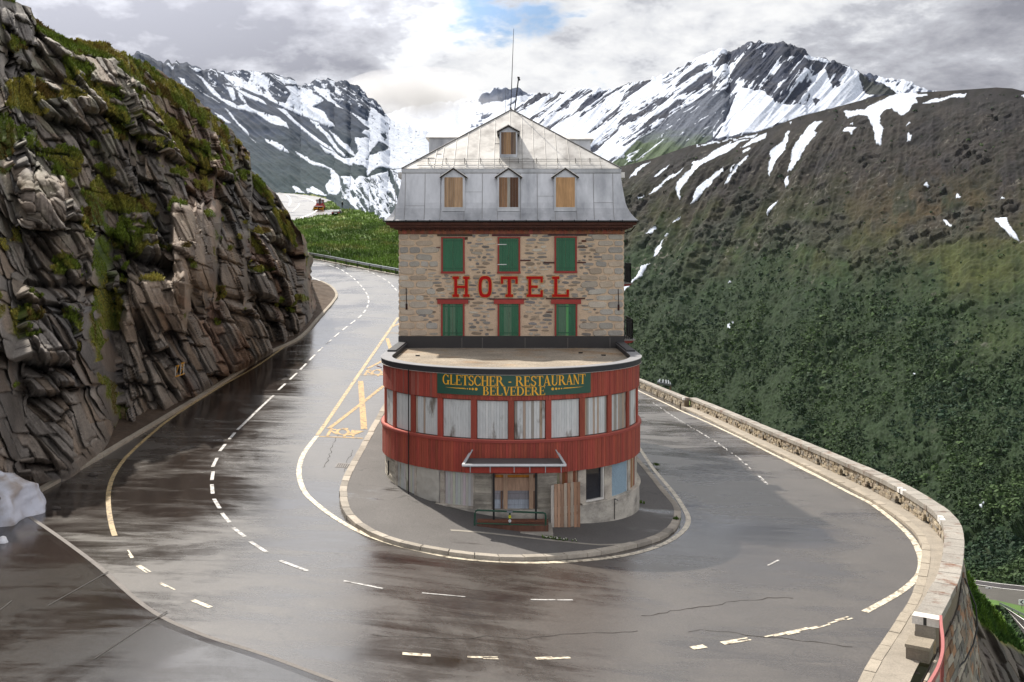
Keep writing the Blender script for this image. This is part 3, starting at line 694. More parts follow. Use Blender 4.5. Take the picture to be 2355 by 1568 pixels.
# ground-floor wall
m = MB()
cbox(m, -SMAX, SMAX, -1.6, zSILL-.06, -.4, .0, (1, 1, 1), 90)
cbox(m, -SMAX, su(1089)-.0, zSILL-.06, zSILL, -.4, .045, (1.15, 1.12, 1.1), 40); cbox(m, su(1338), SMAX, zSILL-.06, zSILL, -.4, .045, (1.15, 1.12, 1.1), 30)
cbox(m, -SMAX, -SMAX+3.2, zSILL, zLB, -.4, -.1, (1, 1, 1), 6)
m.build('plinth', MT['concrete'], H)
m = MB()
def board_conc(s0, s1, off=-.09):
    z = zSILL-.3
    while z < zLB:
        k = random.uniform(.72, 1.15); cbox(m, s0, s1, z, z+.095, -.35, off+random.uniform(-.012, .012), (k, k*.99, k*.96), max(2, int((s1-s0)/.4))); z += .1
for sa_, sb_ in ((su(884.5), su(905)), (su(1089), su(1134)), (su(1232), su(1283)), (-SMAX+3.2, su(884.5))):
    m = MB(); board_conc(sa_, sb_); m.build('concrete_wall', MT['concrete'], H)
for u0, u1 in [(905, 909), (950, 955), (1010, 1020), (1087, 1090), (1332, 1350), (1393, 1410), (1447, 1453)]:
    m = MB(); cbox(m, su(u0), su(u1), zSILL, zLB, -.35, -.06, (.95, .92, .9), 2); m.build('concrete_pier', MT['concrete'], H)
m = MB(); cbox(m, su(1466), SMAX, zSILL, zLB, -.35, -.1, (1, 1, 1), 8); m.build('concrete_wall', MT['concrete'], H)
m = MB(); cbox(m, su(905), su(1283), zLB-.04, zLB+.05, -.4, -.05, (.8, .8, .8), 20); m.build('lintel_beam', MT['concrete'], H)

def basepanel(name, u0, u1, cf, off=-.13, bw=.11, material=None, z0=zSILL, z1=zLB):
    m = MB(); a, b = su(u0), su(u1); nb = max(2, round((b-a)/bw)); w_ = (b-a)/nb
    for k in range(nb): cbox(m, a+k*w_+.004, a+(k+1)*w_-.004, z0, z1, off-.04, off+random.uniform(-.006, .006), cf())
    return m.build(name, material or MT['whiteboard'], H)
grey = lambda: tuple(x*random.uniform(.9, 1.08) for x in hexc('#b3b2ac'))
basepanel('window_boarding', 909, 950, grey); basepanel('window_boarding', 1020, 1087, grey); basepanel('window_boarding', 955, 1010, grey)
brn = lambda: tuple(x*random.uniform(.7, 1.2) for x in random.choice([hexc('#8a5b3c'), hexc('#93806a'), hexc('#7b4c2e'), hexc('#a0917f')]))
basepanel('window_boarding', 1453, 1466, brn, material=MT['wood'])
basepanel('window_boarding', 1283, 1334, brn, material=MT['wood'], z0=.3)
# dark shop window with a pale frame
a, b = su(1349.5), su(1393); wf = MB(); cbox(wf, a, b, zSILL, zSILL+.06, -.2, -.09, hexc('#c9c6c0'), 3); cbox(wf, b-.06, b, zSILL, zLB, -.2, -.09, hexc('#c9c6c0')); cbox(wf, a, a+.04, zSILL, zLB, -.2, -.1, hexc('#9b9890'))
wf = wf.build('window', MT['paint'], H); m = MB(); cbox(m, a+.04, b-.06, zSILL+.06, zLB, -.24, -.2, (1, 1, 1), 3); m.build('pane', MT['glass_dark'], wf)
m = MB(); a, b = su(1410.5), su(1446.5); z = zSILL
while z < zLB: cbox(m, a, b, z, z+.036, -.16, -.12, hexc('#8aa0ae'), 3); cbox(m, a, b, z+.036, z+.045, -.16, -.135, hexc('#46545e'), 3); z += .045
cbox(m, a-.03, a, zSILL, zLB, -.17, -.1, hexc('#b7c0c6')); cbox(m, b, b+.03, zSILL, zLB, -.17, -.1, hexc('#b7c0c6')); m.build('roller_shutter', MT['paint'], H)
# boarded door
yd = YC-R0+.22; xd0, xd1 = fx(1134, yd), fx(1232, yd); DR = None
m = MB(); z = .5
while z < 1.72:
    k = random.uniform(.85, 1.1); m.box(xd0, xd1, yd, yd+.04, z+.004, z+.196, tuple(x*k for x in random.choice([hexc('#8d96a3'), hexc('#99a0aa'), hexc('#8f8d92')]))); z += .2
m.box(xd0, xd1, yd+.03, yd+.06, .4, 2.3, hexc('#a0623c')); DR = m.build('door', MT['wood'], H)
m = MB(); m.box(xd0, xd1, yd-.03, yd-.002, 1.62, 2.08, hexc('#b0917a')); m.box(xd0+.1, xd1-.1, yd-.02, yd-.002, 2.09, 2.32, hexc('#b8782c')); m.build('plywood_sheet', MT['wood'], DR)
for u in (1162, 1221):
    x = fx(u, yd); m = MB(); m.box(x-.075, x+.075, yd-.07, yd-.032, .5, 2.26, hexc('#b3967e')); m.build('batten', MT['wood'], DR)
for u in (1153, 1227.5):
    x = fx(u, yd); m = MB(); m.box(x-.035, x+.035, yd-.03, yd-.002, .62, 1.6, hexc('#70584a')); m.build('batten', MT['wood'], DR)
m = MB(); m.box(xd0-.06, xd0, yd-.1, yd+.1, .3, 2.3, hexc('#6d665e')); m.box(xd1, xd1+.06, yd-.1, yd+.1, .3, 2.3, hexc('#6d665e')); m.box(xd0, xd1, yd-.04, yd+.1, .3, .5, hexc('#a55a30')); m.build('door_frame', MT['paint'], DR)
# canopy: lead-grey tray in a steel frame with a red fascia
yf, yb = 33.95, 35.35; zc = fz(1069, yf); xa, xb = fx(1062, yf), fx(1302, yf); CN = None
m = MB(); m.box(xa, xb, yf-.03, yf+.03, zc-.04, zc+.03, hexc('#c9cacc')); m.beam((xa+.02, yf, zc), (xa+.2, yb, zc+.12), .05, .05, hexc('#a9abad')); m.beam((xb-.02, yf, zc), (xb-.2, yb, zc+.12), .05, .05, hexc('#a9abad'))
for t in (.08, .27, .5, .65, .8, .95):
    x = xa+(xb-xa)*t; m.box(x-.015, x+.015, yf-.01, yf+.01, zc-.26, zc-.03, hexc('#8a8c8e'))
m.beam((xa+.06, yf, zc), (xa+.3, yb, zc+.24), .035, .035, hexc('#a9abad')); m.beam((xb-.06, yf, zc), (xb-.3, yb, zc+.24), .035, .035, hexc('#a9abad'))
CN = m.build('canopy', MT['paint'], H)
m = MB(); m.box(xa+.06, xb-.06, yf+.05, yb, zc-.09, zc-.05, hexc('#4d4a4a')); m.build('canopy_tray', MT['paint'], CN)
m = MB(); m.box(xa+.1, xb-.1, yf+.14, yf+.19, zc-.3, zc-.1, hexc('#8f2f22')); m.box(xa+.1, xa+.15, yf+.19, yb, zc-.3, zc-.1, hexc('#8f2f22')); m.box(xb-.15, xb-.1, yf+.19, yb, zc-.3, zc-.1, hexc('#8f2f22')); m.build('canopy_fascia', MT['red'], CN)
for u in (1135, 1232):
    x = fx(u, 34.5); m = MB(); m.box(x-.035, x+.035, 34.46, 34.53, float(g(x, 34.5)), zc-.08, hexc('#35201d')); m.box(x-.08, x+.08, 34.41, 34.58, float(g(x, 34.5))+.1, float(g(x, 34.5))+.16, hexc('#4b2d26')); m.build('canopy_post', MT['iron'], H)
# steps
gz0 = .45
m = MB(); m.box(-1.35, 1.4, 33.75, 35.6, -.3, gz0+.15, hexc('#9a948a')); m.build('landing', MT['granite'], H)
m = MB(); m.box(-1.2, 1.25, 33.95, 34.35, gz0+.12, gz0+.36, hexc('#57382b')); m.box(-1.2, 1.25, 34.36, 34.6, gz0+.12, gz0+.42, hexc('#6a4433')); m.build('doorstep', MT['wood'], H)

# ---- masonry block
def mas(): 
    k = random.uniform(.7, 1.3); b_ = random.choice([hexc('#8a847c'), hexc('#7c7872'), hexc('#948c82'), hexc('#8f806e'), hexc('#7b7876'), hexc('#a69c8e'), hexc('#8c7d6c'), hexc('#aba395')]); return tuple(x*k for x in b_)
MORT = hexc('#bfa88f')
ZB, ZT = E-4.1, E+1.36
win = []   # blocked rectangles on the facade (x0,x1,z0,z1)
UPW = [(1014.5, 1068.3, 544.9, 628), (1143.9, 1195.7, 544.9, 628), (1274.6, 1326, 543.5, 627)]
LOW = [(1014, 1068, 688.5, 772.3), (1144, 1196, 688.5, 772.3), (1275, 1327, 688, 772)]
for u0, u1, v0, v1 in UPW+LOW: win.append((fx(u0), fx(u1), fz(v1), fz(v0)))
def stone_poly(mb, cx, cz, w, h, place, col, rough=.16, n=9, dep=.03, pw=2.7):
    a0 = random.uniform(-.1, .1); ring = []
    for k in range(n):
        t = 2*math.pi*k/n; c_, s_ = math.cos(t), math.sin(t)
        r = 1/((abs(c_)**pw+abs(s_)**pw)**(1/pw)); r *= random.uniform(1-rough, 1+rough*.4)
        x = c_*r*w/2; z = s_*r*h/2; ring.append((cx+x*math.cos(a0)-z*math.sin(a0)*1, cz+z+x*math.sin(a0)))
    fr = [place(x, z, dep) for x, z in [(cx+(x-cx)*.9, cz+(z-cz)*.86) for x, z in ring]]; bk = [place(x, z, -.01) for x, z in ring]
    mb.add(fr+bk, [tuple(range(n))[::-1]]+[(k, (k+1) % n, n+(k+1) % n, n+k)[::-1] for k in range(n)], col)
def masonry(mb, x0, x1, place, blocked, quoin):
    z = ZB+.55
    qh = []
    if quoin:
        zz = ZB+.5; k = 0
        while zz < ZT-.1:
            h = random.uniform(.27, .36)
            for side in (-1, 1):
                xx = 0; end = random.choice([.85, 1.25, 1.5])
                while xx < end:
                    w_ = random.uniform(.4, .95) if xx > 0 else (.75 if (k+(side > 0)) % 2 else .45); c = (x0+xx+w_/2) if side < 0 else (x1-xx-w_/2)
                    kk = random.uniform(.8, 1.12); b_ = random.choice([hexc('#a8a399'), hexc('#b0a698'), hexc('#9f9a92'), hexc('#ab9c8a')])
                    stone_poly(mb, c, zz+h/2, w_-.035, h-.045, place, tuple(q*kk for q in b_), .07, 14, .035, 5.5); xx += w_
                qh.append((side, zz, zz+h, end))
            zz += h; k += 1
    while z < ZT-.08:
        h = random.uniform(.085, .185); x = x0+random.uniform(0, .2)
        while x < x1-.1:
            w_ = random.uniform(.12, .5)*(1.2 if h > .13 else 1); gap = random.uniform(.02, .14)
            cx = x+w_/2; cz = z+h/2+random.uniform(-.03, .03)
            ok = cx+w_/2 < x1-.03
            for (a, b, c, d_) in blocked:
                if a-.04 < cx+w_/2 and cx-w_/2 < b+.04 and c-.04 < cz+h/2 and cz-h/2 < d_+.04: ok = False
            for side, za, zb, en in qh:
                if za-.02 < cz < zb+.02 and ((side < 0 and cx-w_/2 < x0+en) or (side > 0 and cx+w_/2 > x1-en)): ok = False
            if ok: stone_poly(mb, cx, cz, w_, h*random.uniform(.7, 1.05), place, mas())
            x += w_+gap
        z += h+random.uniform(.015, .04)
m = MB(); m.box(-R0+XB, R0+XB, YF, YB, ZB-4.5, ZT, MORT)
masonry(m, -R0+XB, R0+XB, lambda x, z, d: (x, YF-d, z), win, True)
masonry(m, YF, YF+10, lambda y, z, d: (-R0+XB-d, y, z), [], True)
masonry(m, YF, YF+10, lambda y, z, d: (R0+XB+d, y, z), [], True)
m.build('stone_wall', MT['mortar'], H)
# bitumen upstand above the flat roof
m = MB(); m.box(-R0+XB-.03, R0+XB+.03, YF-.06, YF, 5.7, fz(772.5), hexc('#302d2c'))
for u in (1062, 1109, 1207, 1305, 1402): m.box(fx(u)-.02, fx(u)+.02, YF-.07, YF-.05, 5.75, fz(776), hexc('#57524e'))
m.build('upstand', MT['paint'], H)
# old timber ends and pads let into the masonry
m = MB()
for u0, u1, v0, v1 in [(1005, 1086, 539, 543), (1131, 1218, 539, 543), (1260, 1349, 537, 542), (1066, 1075, 545, 551), (1337, 1348, 552, 556), (1003, 1012, 568, 570), (1328, 1350, 567, 569.5), (1196, 1220, 597, 600), (1327, 1347, 602, 605), (1250, 1274, 602, 605.5), (1003, 1090, 686, 689), (1125, 1210, 686, 689), (1255, 1345, 684.5, 688), (1256, 1270, 716, 719)]:
    m = MB(); m.box(fx(u0), fx(u1), YF-.045, YF-.0, fz(v1), fz(v0), tuple(c*random.uniform(.7, 1.3) for c in hexc('#4b3026')))
    m.build('timber_lintel', MT['wood'], H)
m = MB()
for u, v in [(934, 662), (1421, 664)]:
    m = MB(); m.tube([(fx(u), YF-.05, fz(v)), (fx(u)+.02, YF-.05, fz(v+38))], .018, 6, hexc('#4a2a1c')); m.box(fx(u)-.03, fx(u)+.06, YF-.045, YF-.02, fz(v+50), fz(v+36), hexc('#6b3c22')); m.build('wall_anchor', MT['rust'], H)
GRN = hexc('#1f5a3c'); WRED = hexc('#8b2c25')
def window(i, u0, u1, v0, v1, low):
    x0, x1, z0, z1 = fx(u0), fx(u1), fz(v1), fz(v0); t = .075; m = MB()
    m.box(x0, x0+t, YF-.07, YF, z0, z1, WRED); m.box(x1-t, x1, YF-.07, YF, z0, z1, WRED)
    if low: zl = fz(698.5); m.box(x0-.17, x1+.17, YF-.10, YF, zl, fz(688.5), tuple(c*(1, 1.25, 1.1)[i] for c in WRED))
    else: m.box(x0-.01, x1+.01, YF-.075, YF, z1-t*.8, z1, WRED); m.box(x0-.02, x1+.02, YF-.09, YF, z0-.02, z0+t, WRED); zl = z1-t*.8
    fr = m.build('window', MT['paint'], H)
    zb = z0 if low else z0+t; xm = (x0+x1)/2
    for (a, b) in ((x0+t, xm-.004), (xm+.004, x1-t)):
        m = MB(); nb = 4; w_ = (b-a)/nb
        for k in range(nb):
            kk = random.uniform(.88, 1.1); c = tuple(q*kk for q in GRN)
            if low and i == 2 and a > xm-.3 and k == (0 if a > xm else 3): c = hexc('#2c8a3e')
            if low and random.random() < .3: c = tuple(p*.8+q*.2 for p, q in zip(c, hexc('#8c9080')))
            m.box(a+k*w_, a+(k+1)*w_-.003, YF-.05, YF-.01, zb+.01, zl-.005, c)
        for zz in (zb+.12, zl-.14): m.box(a, b, YF-.06, YF-.05, zz, zz+.05, tuple(q*.8 for q in GRN))
        m.build('shutter', MT['greenpaint'], fr)
    if i == 1 and not low:
        for zz in (fz(563), fz(609)): m = MB(); m.box(x0-.0, x0+.42, YF-.082, YF-.062, zz, zz+.035, hexc('#cfd0ce')); m.build('hinge_strap', MT['paint'], fr)
MT['greenpaint'] = mat('green_paint', (1, 1, 1), .6, .12, 3, fine=.1, fs=14, stretch=(1, 1, .3), col2=tuple(x*.7 for x in hexc('#5e7a5c')), mixs=6, mixlo=.62, mixhi=.75)
for i, w_ in enumerate(UPW): window(i, *w_, False)
for i, w_ in enumerate(LOW): window(i, *w_, True)

# ---- cornice, mansard, upper roof
def ring_loft(mb, prof, col=(1, 1, 1), closed_top=False):
    rings = []
    for o, z in prof:
        X0, X1, Y0, Y1 = XB-R0-o, XB+R0+o, YF-o, YB+o
        rings.append([(X0, Y0, z), (X1, Y0, z), (X1, Y1, z), (X0, Y1, z)])
    v = [q for r in rings for q in r]; f = []
    for i in range(len(rings)-1):
        for k in range(4): f.append((i*4+k, i*4+(k+1) % 4, (i+1)*4+(k+1) % 4, (i+1)*4+k))
    if closed_top: n_ = (len(rings)-1)*4; f.append((n_, n_+1, n_+2, n_+3))
    mb.add(v, f, col)
m = MB(); ring_loft(m, [(.0, ZT-.22), (.04, ZT-.22), (.04, ZT-.02), (.2, ZT-.0), (.2, ZT+.05), (.38, ZT+.08), (.40, ZT+.16), (.52, ZT+.2), (.56, ZT+.30), (.5, ZT+.34)], hexc('#4a2a21'))
for k in range(46):
    x = XB-R0+.1+k*(2*R0-.2)/45; m.box(x-.03, x+.03, YF-.32, YF-.03, ZT-.07, ZT+.0, hexc('#3c211a'))
m.build('cornice', MT['wood'], H)
m = MB(); n_ = 52
for k in range(n_):       # scalloped board under the eaves
    x = XB-R0-.04+k*(2*R0+.08)/n_; w_ = (2*R0+.08)/n_; c = tuple(q*random.uniform(.8, 1.15) for q in hexc('#86503c'))
    m.add([(x, YF-.06, ZT-.02), (x+w_, YF-.06, ZT-.02), (x+w_, YF-.06, ZT-.16), (x+w_/2, YF-.06, ZT-.22), (x, YF-.06, ZT-.16)], [(0, 4, 3, 2, 1)], c)
m.box(XB-R0-.04, XB+R0+.04, YF-.058, YF-.04, ZT-.2, ZT, hexc('#86503c')); m.build('eaves_board', MT['wood'], H)
prof = [(.60, E+1.70), (.61, E+1.745), (.56, E+1.79), (.45, E+1.91), (.30, E+2.10), (.17, E+2.34), (.08, E+2.6), (.01, E+3.0), (-.07, E+3.5), (-.13, E+3.98)]
m = MB(); ring_loft(m, prof); MR = m.build('mansard_roof', MT['metal_roof'], H)
def prof_o(z): return np.interp(z, [p[1] for p in prof[2:]], [p[0] for p in prof[2:]])
m = MB()
for zx in (150, 222, 370, 487, 665, 800, 915, 1085, 1212, 1345, 1505, 1635, 1780):
    u = (1500+zx/1.8664)/1.74; x = fx(u, 45.8)
    pts = [(x+(.0), YF-prof_o(z)-.012, z) for z in np.linspace(E+1.8, E+3.96, 12)]
    m.tube(pts, .014, 5, hexc('#c4c5c8'))
for yk in np.arange(YF+1, YB, 1.0):
    for sg in (-1, 1): m.tube([(XB+sg*(R0+prof_o(z)+.012), yk, z) for z in np.linspace(E+1.8, E+3.96, 8)], .014, 5, hexc('#c4c5c8'))
for z, a, b in [(E+2.45, 222, 370), (E+3.1, 665, 800), (E+2.6, 1635, 1780), (E+2.9, 1212, 1345)]:
    m.beam((fx((1500+a/1.8664)/1.74, 45.8), YF-prof_o(z)-.006, z), (fx((1500+b/1.8664)/1.74, 45.8), YF-prof_o(z)-.006, z), .01, .012, hexc('#a9aaad'))
m.build('standing_seams', MT['white_metal'], MR)
m = MB(); ring_loft(m, [(.61, E+1.70), (.66, E+1.70), (.66, E+1.75), (.60, E+1.76)], hexc('#5b3330')); 
for x in np.arange(-5.4, 5.5, .55): m.box(x-.02, x+.02, YF-.69, YF-.60, E+1.69, E+1.78, hexc('#7a7472'))
m.build('gutter', MT['iron'], H)
ZL = E+4.0; ZR = E+7.545-.01; YR = 50.2; YR2 = YB-4.0; HW = 5.03
m = MB(); ring_loft(m, [(-.13, E+3.96), (-.10, E+4.0), (-.09, E+4.16), (-.13, E+4.2)], (.9, .9, .9)); m.build('roof_fascia', MT['metal_roof'], H)
a = XB-R0+.10; b = XB+R0-.10; y0 = YF+.10; y1 = YB-.10; zt = E+4.19
m = MB(); m.add([(a, y0, zt), (b, y0, zt), (b, y1, zt), (a, y1, zt), (XB, YR, ZR), (XB, YR2, ZR)], [(0, 1, 4), (1, 2, 5, 4), (2, 3, 5), (3, 0, 4, 5)])
UR = m.build('upper_roof', MT['metal_roof2'], H)
def hipz(x, y): return min(zt+(y-y0)*(ZR-zt)/(YR-y0), zt+(abs(x-XB) and (HW+.07-abs(x-XB)))*(ZR-zt)/(HW+.07))
m = MB(); sl = (ZR-zt)/(YR-y0)
for zx in (445, 500, 590, 680, 770, 888, 1005, 1100, 1185, 1275, 1360, 1450, 1540, 1685):
    x = fx((1500+zx/1.8664)/1.74, 46.6); ym = y0+(YR-y0)*(1-abs(x-XB)/5.1)
    if ym-y0 > .2:
        e = .012; m.tube([(x, y0, zt+e), (x*.985, ym, zt+(ym-y0)*sl+e)], .014, 5, hexc('#c9c7c3'))
for sg in (-1, 1): m.tube([(XB+sg*5.1, y0, zt+.02), (XB, YR, ZR+.02)], .03, 6, hexc('#8e8c8a'))
m.tube([(XB, YR, ZR+.02), (XB, YR2, ZR+.02)], .04, 6, hexc('#8e8c8a'))
for zx0, zx1, vz in [(455, 495, 994), (360, 445, 1028), (895, 930, 903), (1100, 1150, 1030)]:
    z = E+(595-(80+vz/1.8664)/1.74)/F*46.6; y = y0+(z-zt)/sl
    m.beam((fx((1500+zx0/1.8664)/1.74, y), y, z+.01), (fx((1500+zx1/1.8664)/1.74, y), y, z+.01), .012, .012, hexc('#b5b3b0'))
m.build('standing_seams', MT['white_metal'], UR)
# snow guard
m = MB(); yg = 46.45; zg = zt+(yg-y0)*sl
for dz_, k in ((.10, 0), (.19, 0)):
    m.tube([(fx(951), yg, zg+dz_), (fx(1175), yg, zg+dz_-.01), (fx(1388), yg, zg+dz_)], .012, 5, hexc('#9a9896'))
for zx in (397, 530, 668, 787, 930, 1070, 1205, 1362, 1497, 1605):
    x = fx((1500+zx/1.8664)/1.74, yg); m.box(x-.012, x+.012, yg-.02, yg+.03, zg-.0, zg+.24, hexc('#6e6c6a')); m.beam((x, yg, zg+.2), (x, yg+.3, zg+.25), .02, .012, hexc('#6e6c6a'))
m.build('snow_guard', MT['white_metal'], UR)
# dormers
def dormer(parent, x0, x1, yf_, yb_, z0, ze, za, bx0, bx1, bz0, bz1, ov, cols, name='dormer'):
    """cheeks and gable, a little roof, boarded window"""
    xm = (x0+x1)/2; m = MB(); c = (1, 1, 1)
    m.add([(x0, yf_, z0), (x1, yf_, z0), (x1, yf_, ze), (xm, yf_, za-.03), (x0, yf_, ze), (x0, yb_, z0), (x1, yb_, z0), (x1, yb_, ze), (xm, yb_, za-.03), (x0, yb_, ze)],
          [(0, 1, 2, 3, 4), (0, 4, 9, 5), (1, 6, 7, 2), (2, 7, 8, 3), (3, 8, 9, 4)], c)
    m.box(bx0-.06, bx0, yf_-.025, yf_+.0, bz0-.05, bz1+.03, (.9, .9, .9)); m.box(bx1, bx1+.06, yf_-.025, yf_, bz0-.05, bz1+.03, (.9, .9, .9)); m.box(bx0-.07, bx1+.07, yf_-.04, yf_, bz0-.07, bz0-.0, (.95, .95, .95))
    D = m.build(name, MT['metal_roof'], parent)
    m = MB(); sl_ = (za-ze)/(xm-x0); xe0, xe1 = x0-ov, x1+ov; zz = ze-sl_*ov; t = .035
    for (xa_, xb_) in ((xe0, xm), (xm, xe1)):
        za_, zb_ = (zz, za) if xa_ == xe0 else (za, zz)
        m.hexa([(xa_, yf_-.16, za_), (xb_, yf_-.16, zb_), (xb_, yb_, zb_), (xa_, yb_, za_)], [(xa_, yf_-.16, za_+t), (xb_, yf_-.16, zb_+t), (xb_, yb_, zb_+t), (xa_, yb_, za_+t)], (1, 1, 1))
    rf = m.build('dormer_roof', MT['metal_roof2'], D)
    m = MB()
    for (xa_, xb_) in ((xe0+.02, xm), (xm, xe1-.02)):
        za_, zb_ = (zz-.02, za-.03) if xa_ < xm-.1 else (za-.03, zz-.02)
        m.beam((xa_, yf_-.13, za_), (xb_, yf_-.13, zb_), .03, .06, hexc('#2b221e'))
    m.build('bargeboard', MT['wood'], rf)
    m = MB(); nb = len(cols); w_ = (bx1-bx0)/nb
    for k in range(nb): m.box(bx0+k*w_+.002, bx0+(k+1)*w_-.002, yf_-.02+random.uniform(-.004, .004), yf_-.004, bz0, bz1, cols[k])
    m.build('window_boarding', MT['wood'], D)
BR = lambda n_, base, sp=.3: [tuple(q*random.uniform(1-sp, 1+sp) for q in [hexc(base)[j] for j in range(3)]) if False else (lambda k: tuple(q*k for q in hexc(base)))(random.uniform(1-sp, 1+sp)) for _ in range(n_)]
yd_ = 45.72
c1 = BR(9, '#a08468', .25); c2 = BR(3, '#8a6a50')+[hexc('#9c9890')]*1+BR(3, '#5a4030', .2); c3 = [hexc('#b08a62')]
for (u0, u1, cols, uc) in ((1021.6, 1063.8, c1, 1042.5), (1147.2, 1191.6, c2, 1169), (1277.8, 1321.5, c3, 1299.5)):
    xc = fx(uc, yd_); dormer(MR, xc-.52, xc+.52, yd_, 46.6, E+2.2, fz(404, yd_), fz(386.5, yd_), fx(u0, yd_), fx(u1, yd_), fz(476.5, yd_), fz(407.8, yd_), .12, cols)
yd_ = 46.84
xc = fx(1168.7, yd_); dormer(UR, xc-.42, xc+.42, yd_, 49.0, E+4.6, fz(300, yd_), fz(288.5, yd_), fx(1152, yd_), fx(1186, yd_), fz(355, yd_), fz(304, yd_), .13, BR(1, '#6a5444')+BR(1, '#8a6e54')+BR(2, '#a08060', .1)+BR(1, '#5a4a40')+BR(1, '#7a6a5a'))
# side dormers
def side_dormer(sg, ye, xo, z0, zw, zt_, w=2.4, ov=.16):
    m = MB(); xi = sg*1.2; xs = sorted((xi, sg*xo)); m.box(xs[0]+XB, xs[1]+XB, ye, ye+w, z0, zw, (.95, .95, .95)); D = m.build('dormer', MT['metal_roof'], H)
    m = MB(); xs = sorted((sg*.5, sg*(xo+ov))); x0, x1 = xs[0]+XB, xs[1]+XB; ym = ye+w/2
    m.add([(x0, ye-ov, zw), (x1, ye-ov, zw), (x1, ye+w+ov, zw), (x0, ye+w+ov, zw), (x0, ym, zt_), (x1, ym, zt_), (x0, ye-ov, zw+.05), (x1, ye-ov, zw+.05), (x1, ye+w+ov, zw+.05), (x0, ye+w+ov, zw+.05)],
          [(0, 1, 7, 6), (6, 7, 5, 4), (2, 3, 9, 8), (8, 9, 4, 5), (1, 2, 8, 5, 7), (0, 3, 2, 1), (0, 6, 4, 9, 3)], (1, 1, 1)); m.build('dormer_roof', MT['metal_roof2'], D)
side_dormer(-1, 51.2, 4.25, E+4.6, E+(595-318)/F*51.2, E+(595-307)/F*52.4)
side_dormer(1, 51.2, 4.08, E+4.6, E+(595-322)/F*51.2, E+(595-310.5)/F*52.4)
for sg, yy in ((-1, 49.0), (1, 49.0), (-1, 56), (1, 56)):
    z = E+(595-409)/F*49; m = MB(); xs = sorted((sg*4.9, sg*5.42)); m.box(xs[0]+XB, xs[1]+XB, yy, yy+1.1, E+2.5, z, (1, 1, 1)); D = m.build('dormer', MT['metal_roof'], H)
    m = MB(); xs = sorted((sg*4.9, sg*5.58)); m.box(xs[0]+XB, xs[1]+XB, yy-.12, yy+1.22, z, z+.27, (1, 1, 1)); m.build('dormer_roof', MT['metal_roof2'], D)
# balconies on the right-hand side
def balcony(y0_, y1_, xo, zf, h):
    m = MB(); x0 = XB+R0; m.box(x0, x0+xo+.12, y0_-.1, y1_+.1, zf-.06, zf, hexc('#7e7b78')); B_ = m.build('balcony', MT['paint'], H)
    for yy in np.arange(y0_, y1_+.1, (y1_-y0_)/3):
        m = MB(); m.add([(x0, yy-.04, zf-.06), (x0+xo+.08, yy-.04, zf-.06), (x0+xo*.9, yy-.04, zf-.16), (x0+xo*.5, yy-.04, zf-.2), (x0+.1, yy-.04, zf-.36), (x0, yy-.04, zf-.42)]+[(x0, yy+.04, zf-.06), (x0+xo+.08, yy+.04, zf-.06), (x0+xo*.9, yy+.04, zf-.16), (x0+xo*.5, yy+.04, zf-.2), (x0+.1, yy+.04, zf-.36), (x0, yy+.04, zf-.42)],
              [(0, 1, 2, 3, 4, 5)[::-1], (6, 7, 8, 9, 10, 11), (0, 6, 7, 1), (1, 7, 8, 2), (2, 8, 9, 3), (3, 9, 10, 4), (4, 10, 11, 5)], hexc('#7d2a1f')); m.build('bracket', MT['paint'], B_)
    m = MB(); K = hexc('#191a1d')
    for a_, b_ in (((x0, y0_), (x0+xo, y0_)), ((x0+xo, y0_), (x0+xo, y1_)), ((x0+xo, y1_), (x0, y1_))):
        for zz in (zf+h, zf+.1, zf+h-.16): m.beam((*a_, zz), (*b_, zz), .035, .03, K)
        L_ = math.dist(a_, b_); n_ = max(2, int(L_/.09))
        for k in range(n_+1):
            t = k/n_; x = a_[0]+(b_[0]-a_[0])*t; y = a_[1]+(b_[1]-a_[1])*t; m.beam((x, y, zf), (x, y, zf+h), .032, .022, K)
            m.beam((x-.02, y-.02, zf+.2), (x+.02, y+.02, zf+h-.2), .03, .02, K)
    m.build('railing', MT['iron'], B_)
balcony(50.4, 52.6, .86, E+(595-650)/F*50.4, .98)
balcony(47.3, 49.9, .58, E+(595-780)/F*47.3, .95)
# rain-water pipes
m = MB(); s = su(944.5); x, y = dp(s, .10); m.tube([(x, y, 5.8), (x, y, .85)], .022, 6, hexc('#5a3a33')); m.build('downpipe', MT['iron'], H)
x, y = dp(su(1412), .03); m = MB(); m.tube([(x, y, 1.0), (x, y, .2)], .015, 6, hexc('#3c3a3a')); m.build('water_pipe', MT['iron'], H); m = MB(); m.tube([(XB+R0+.5, YF-.3, E+1.5), (XB+R0+.35, YF-.1, E+1.3), (XB+R0+.06, YF+.3, E+1.2)], .03, 6, hexc('#55585c')); m.build('downpipe', MT['iron'], H)
x, y = dp(su(893.5), .0); m = MB(); m.tube([(x, y, 2.1), (x, y, 1.55)], .03, 6, hexc('#7d7f80'))
m.build('downpipe', MT['iron'], H)
x, y = dp(su(1412), .05); m = MB(); m.tube([(x, y, .98), (x-.01, y-.12, .98), (x+.1, y-.14, .95)], .018, 6, hexc('#8a8c8e')); m.build('tap', MT['steel'], H)
x, y = dp(-R0*1.45, .05); m = MB(); m.tube([(x, y, 5.55), (x-.2, y-.1, 5.63)], .02, 6, WRED); m.build('bracket', MT['paint'], H)
for ch in list(H.children): pass
rebase(H)

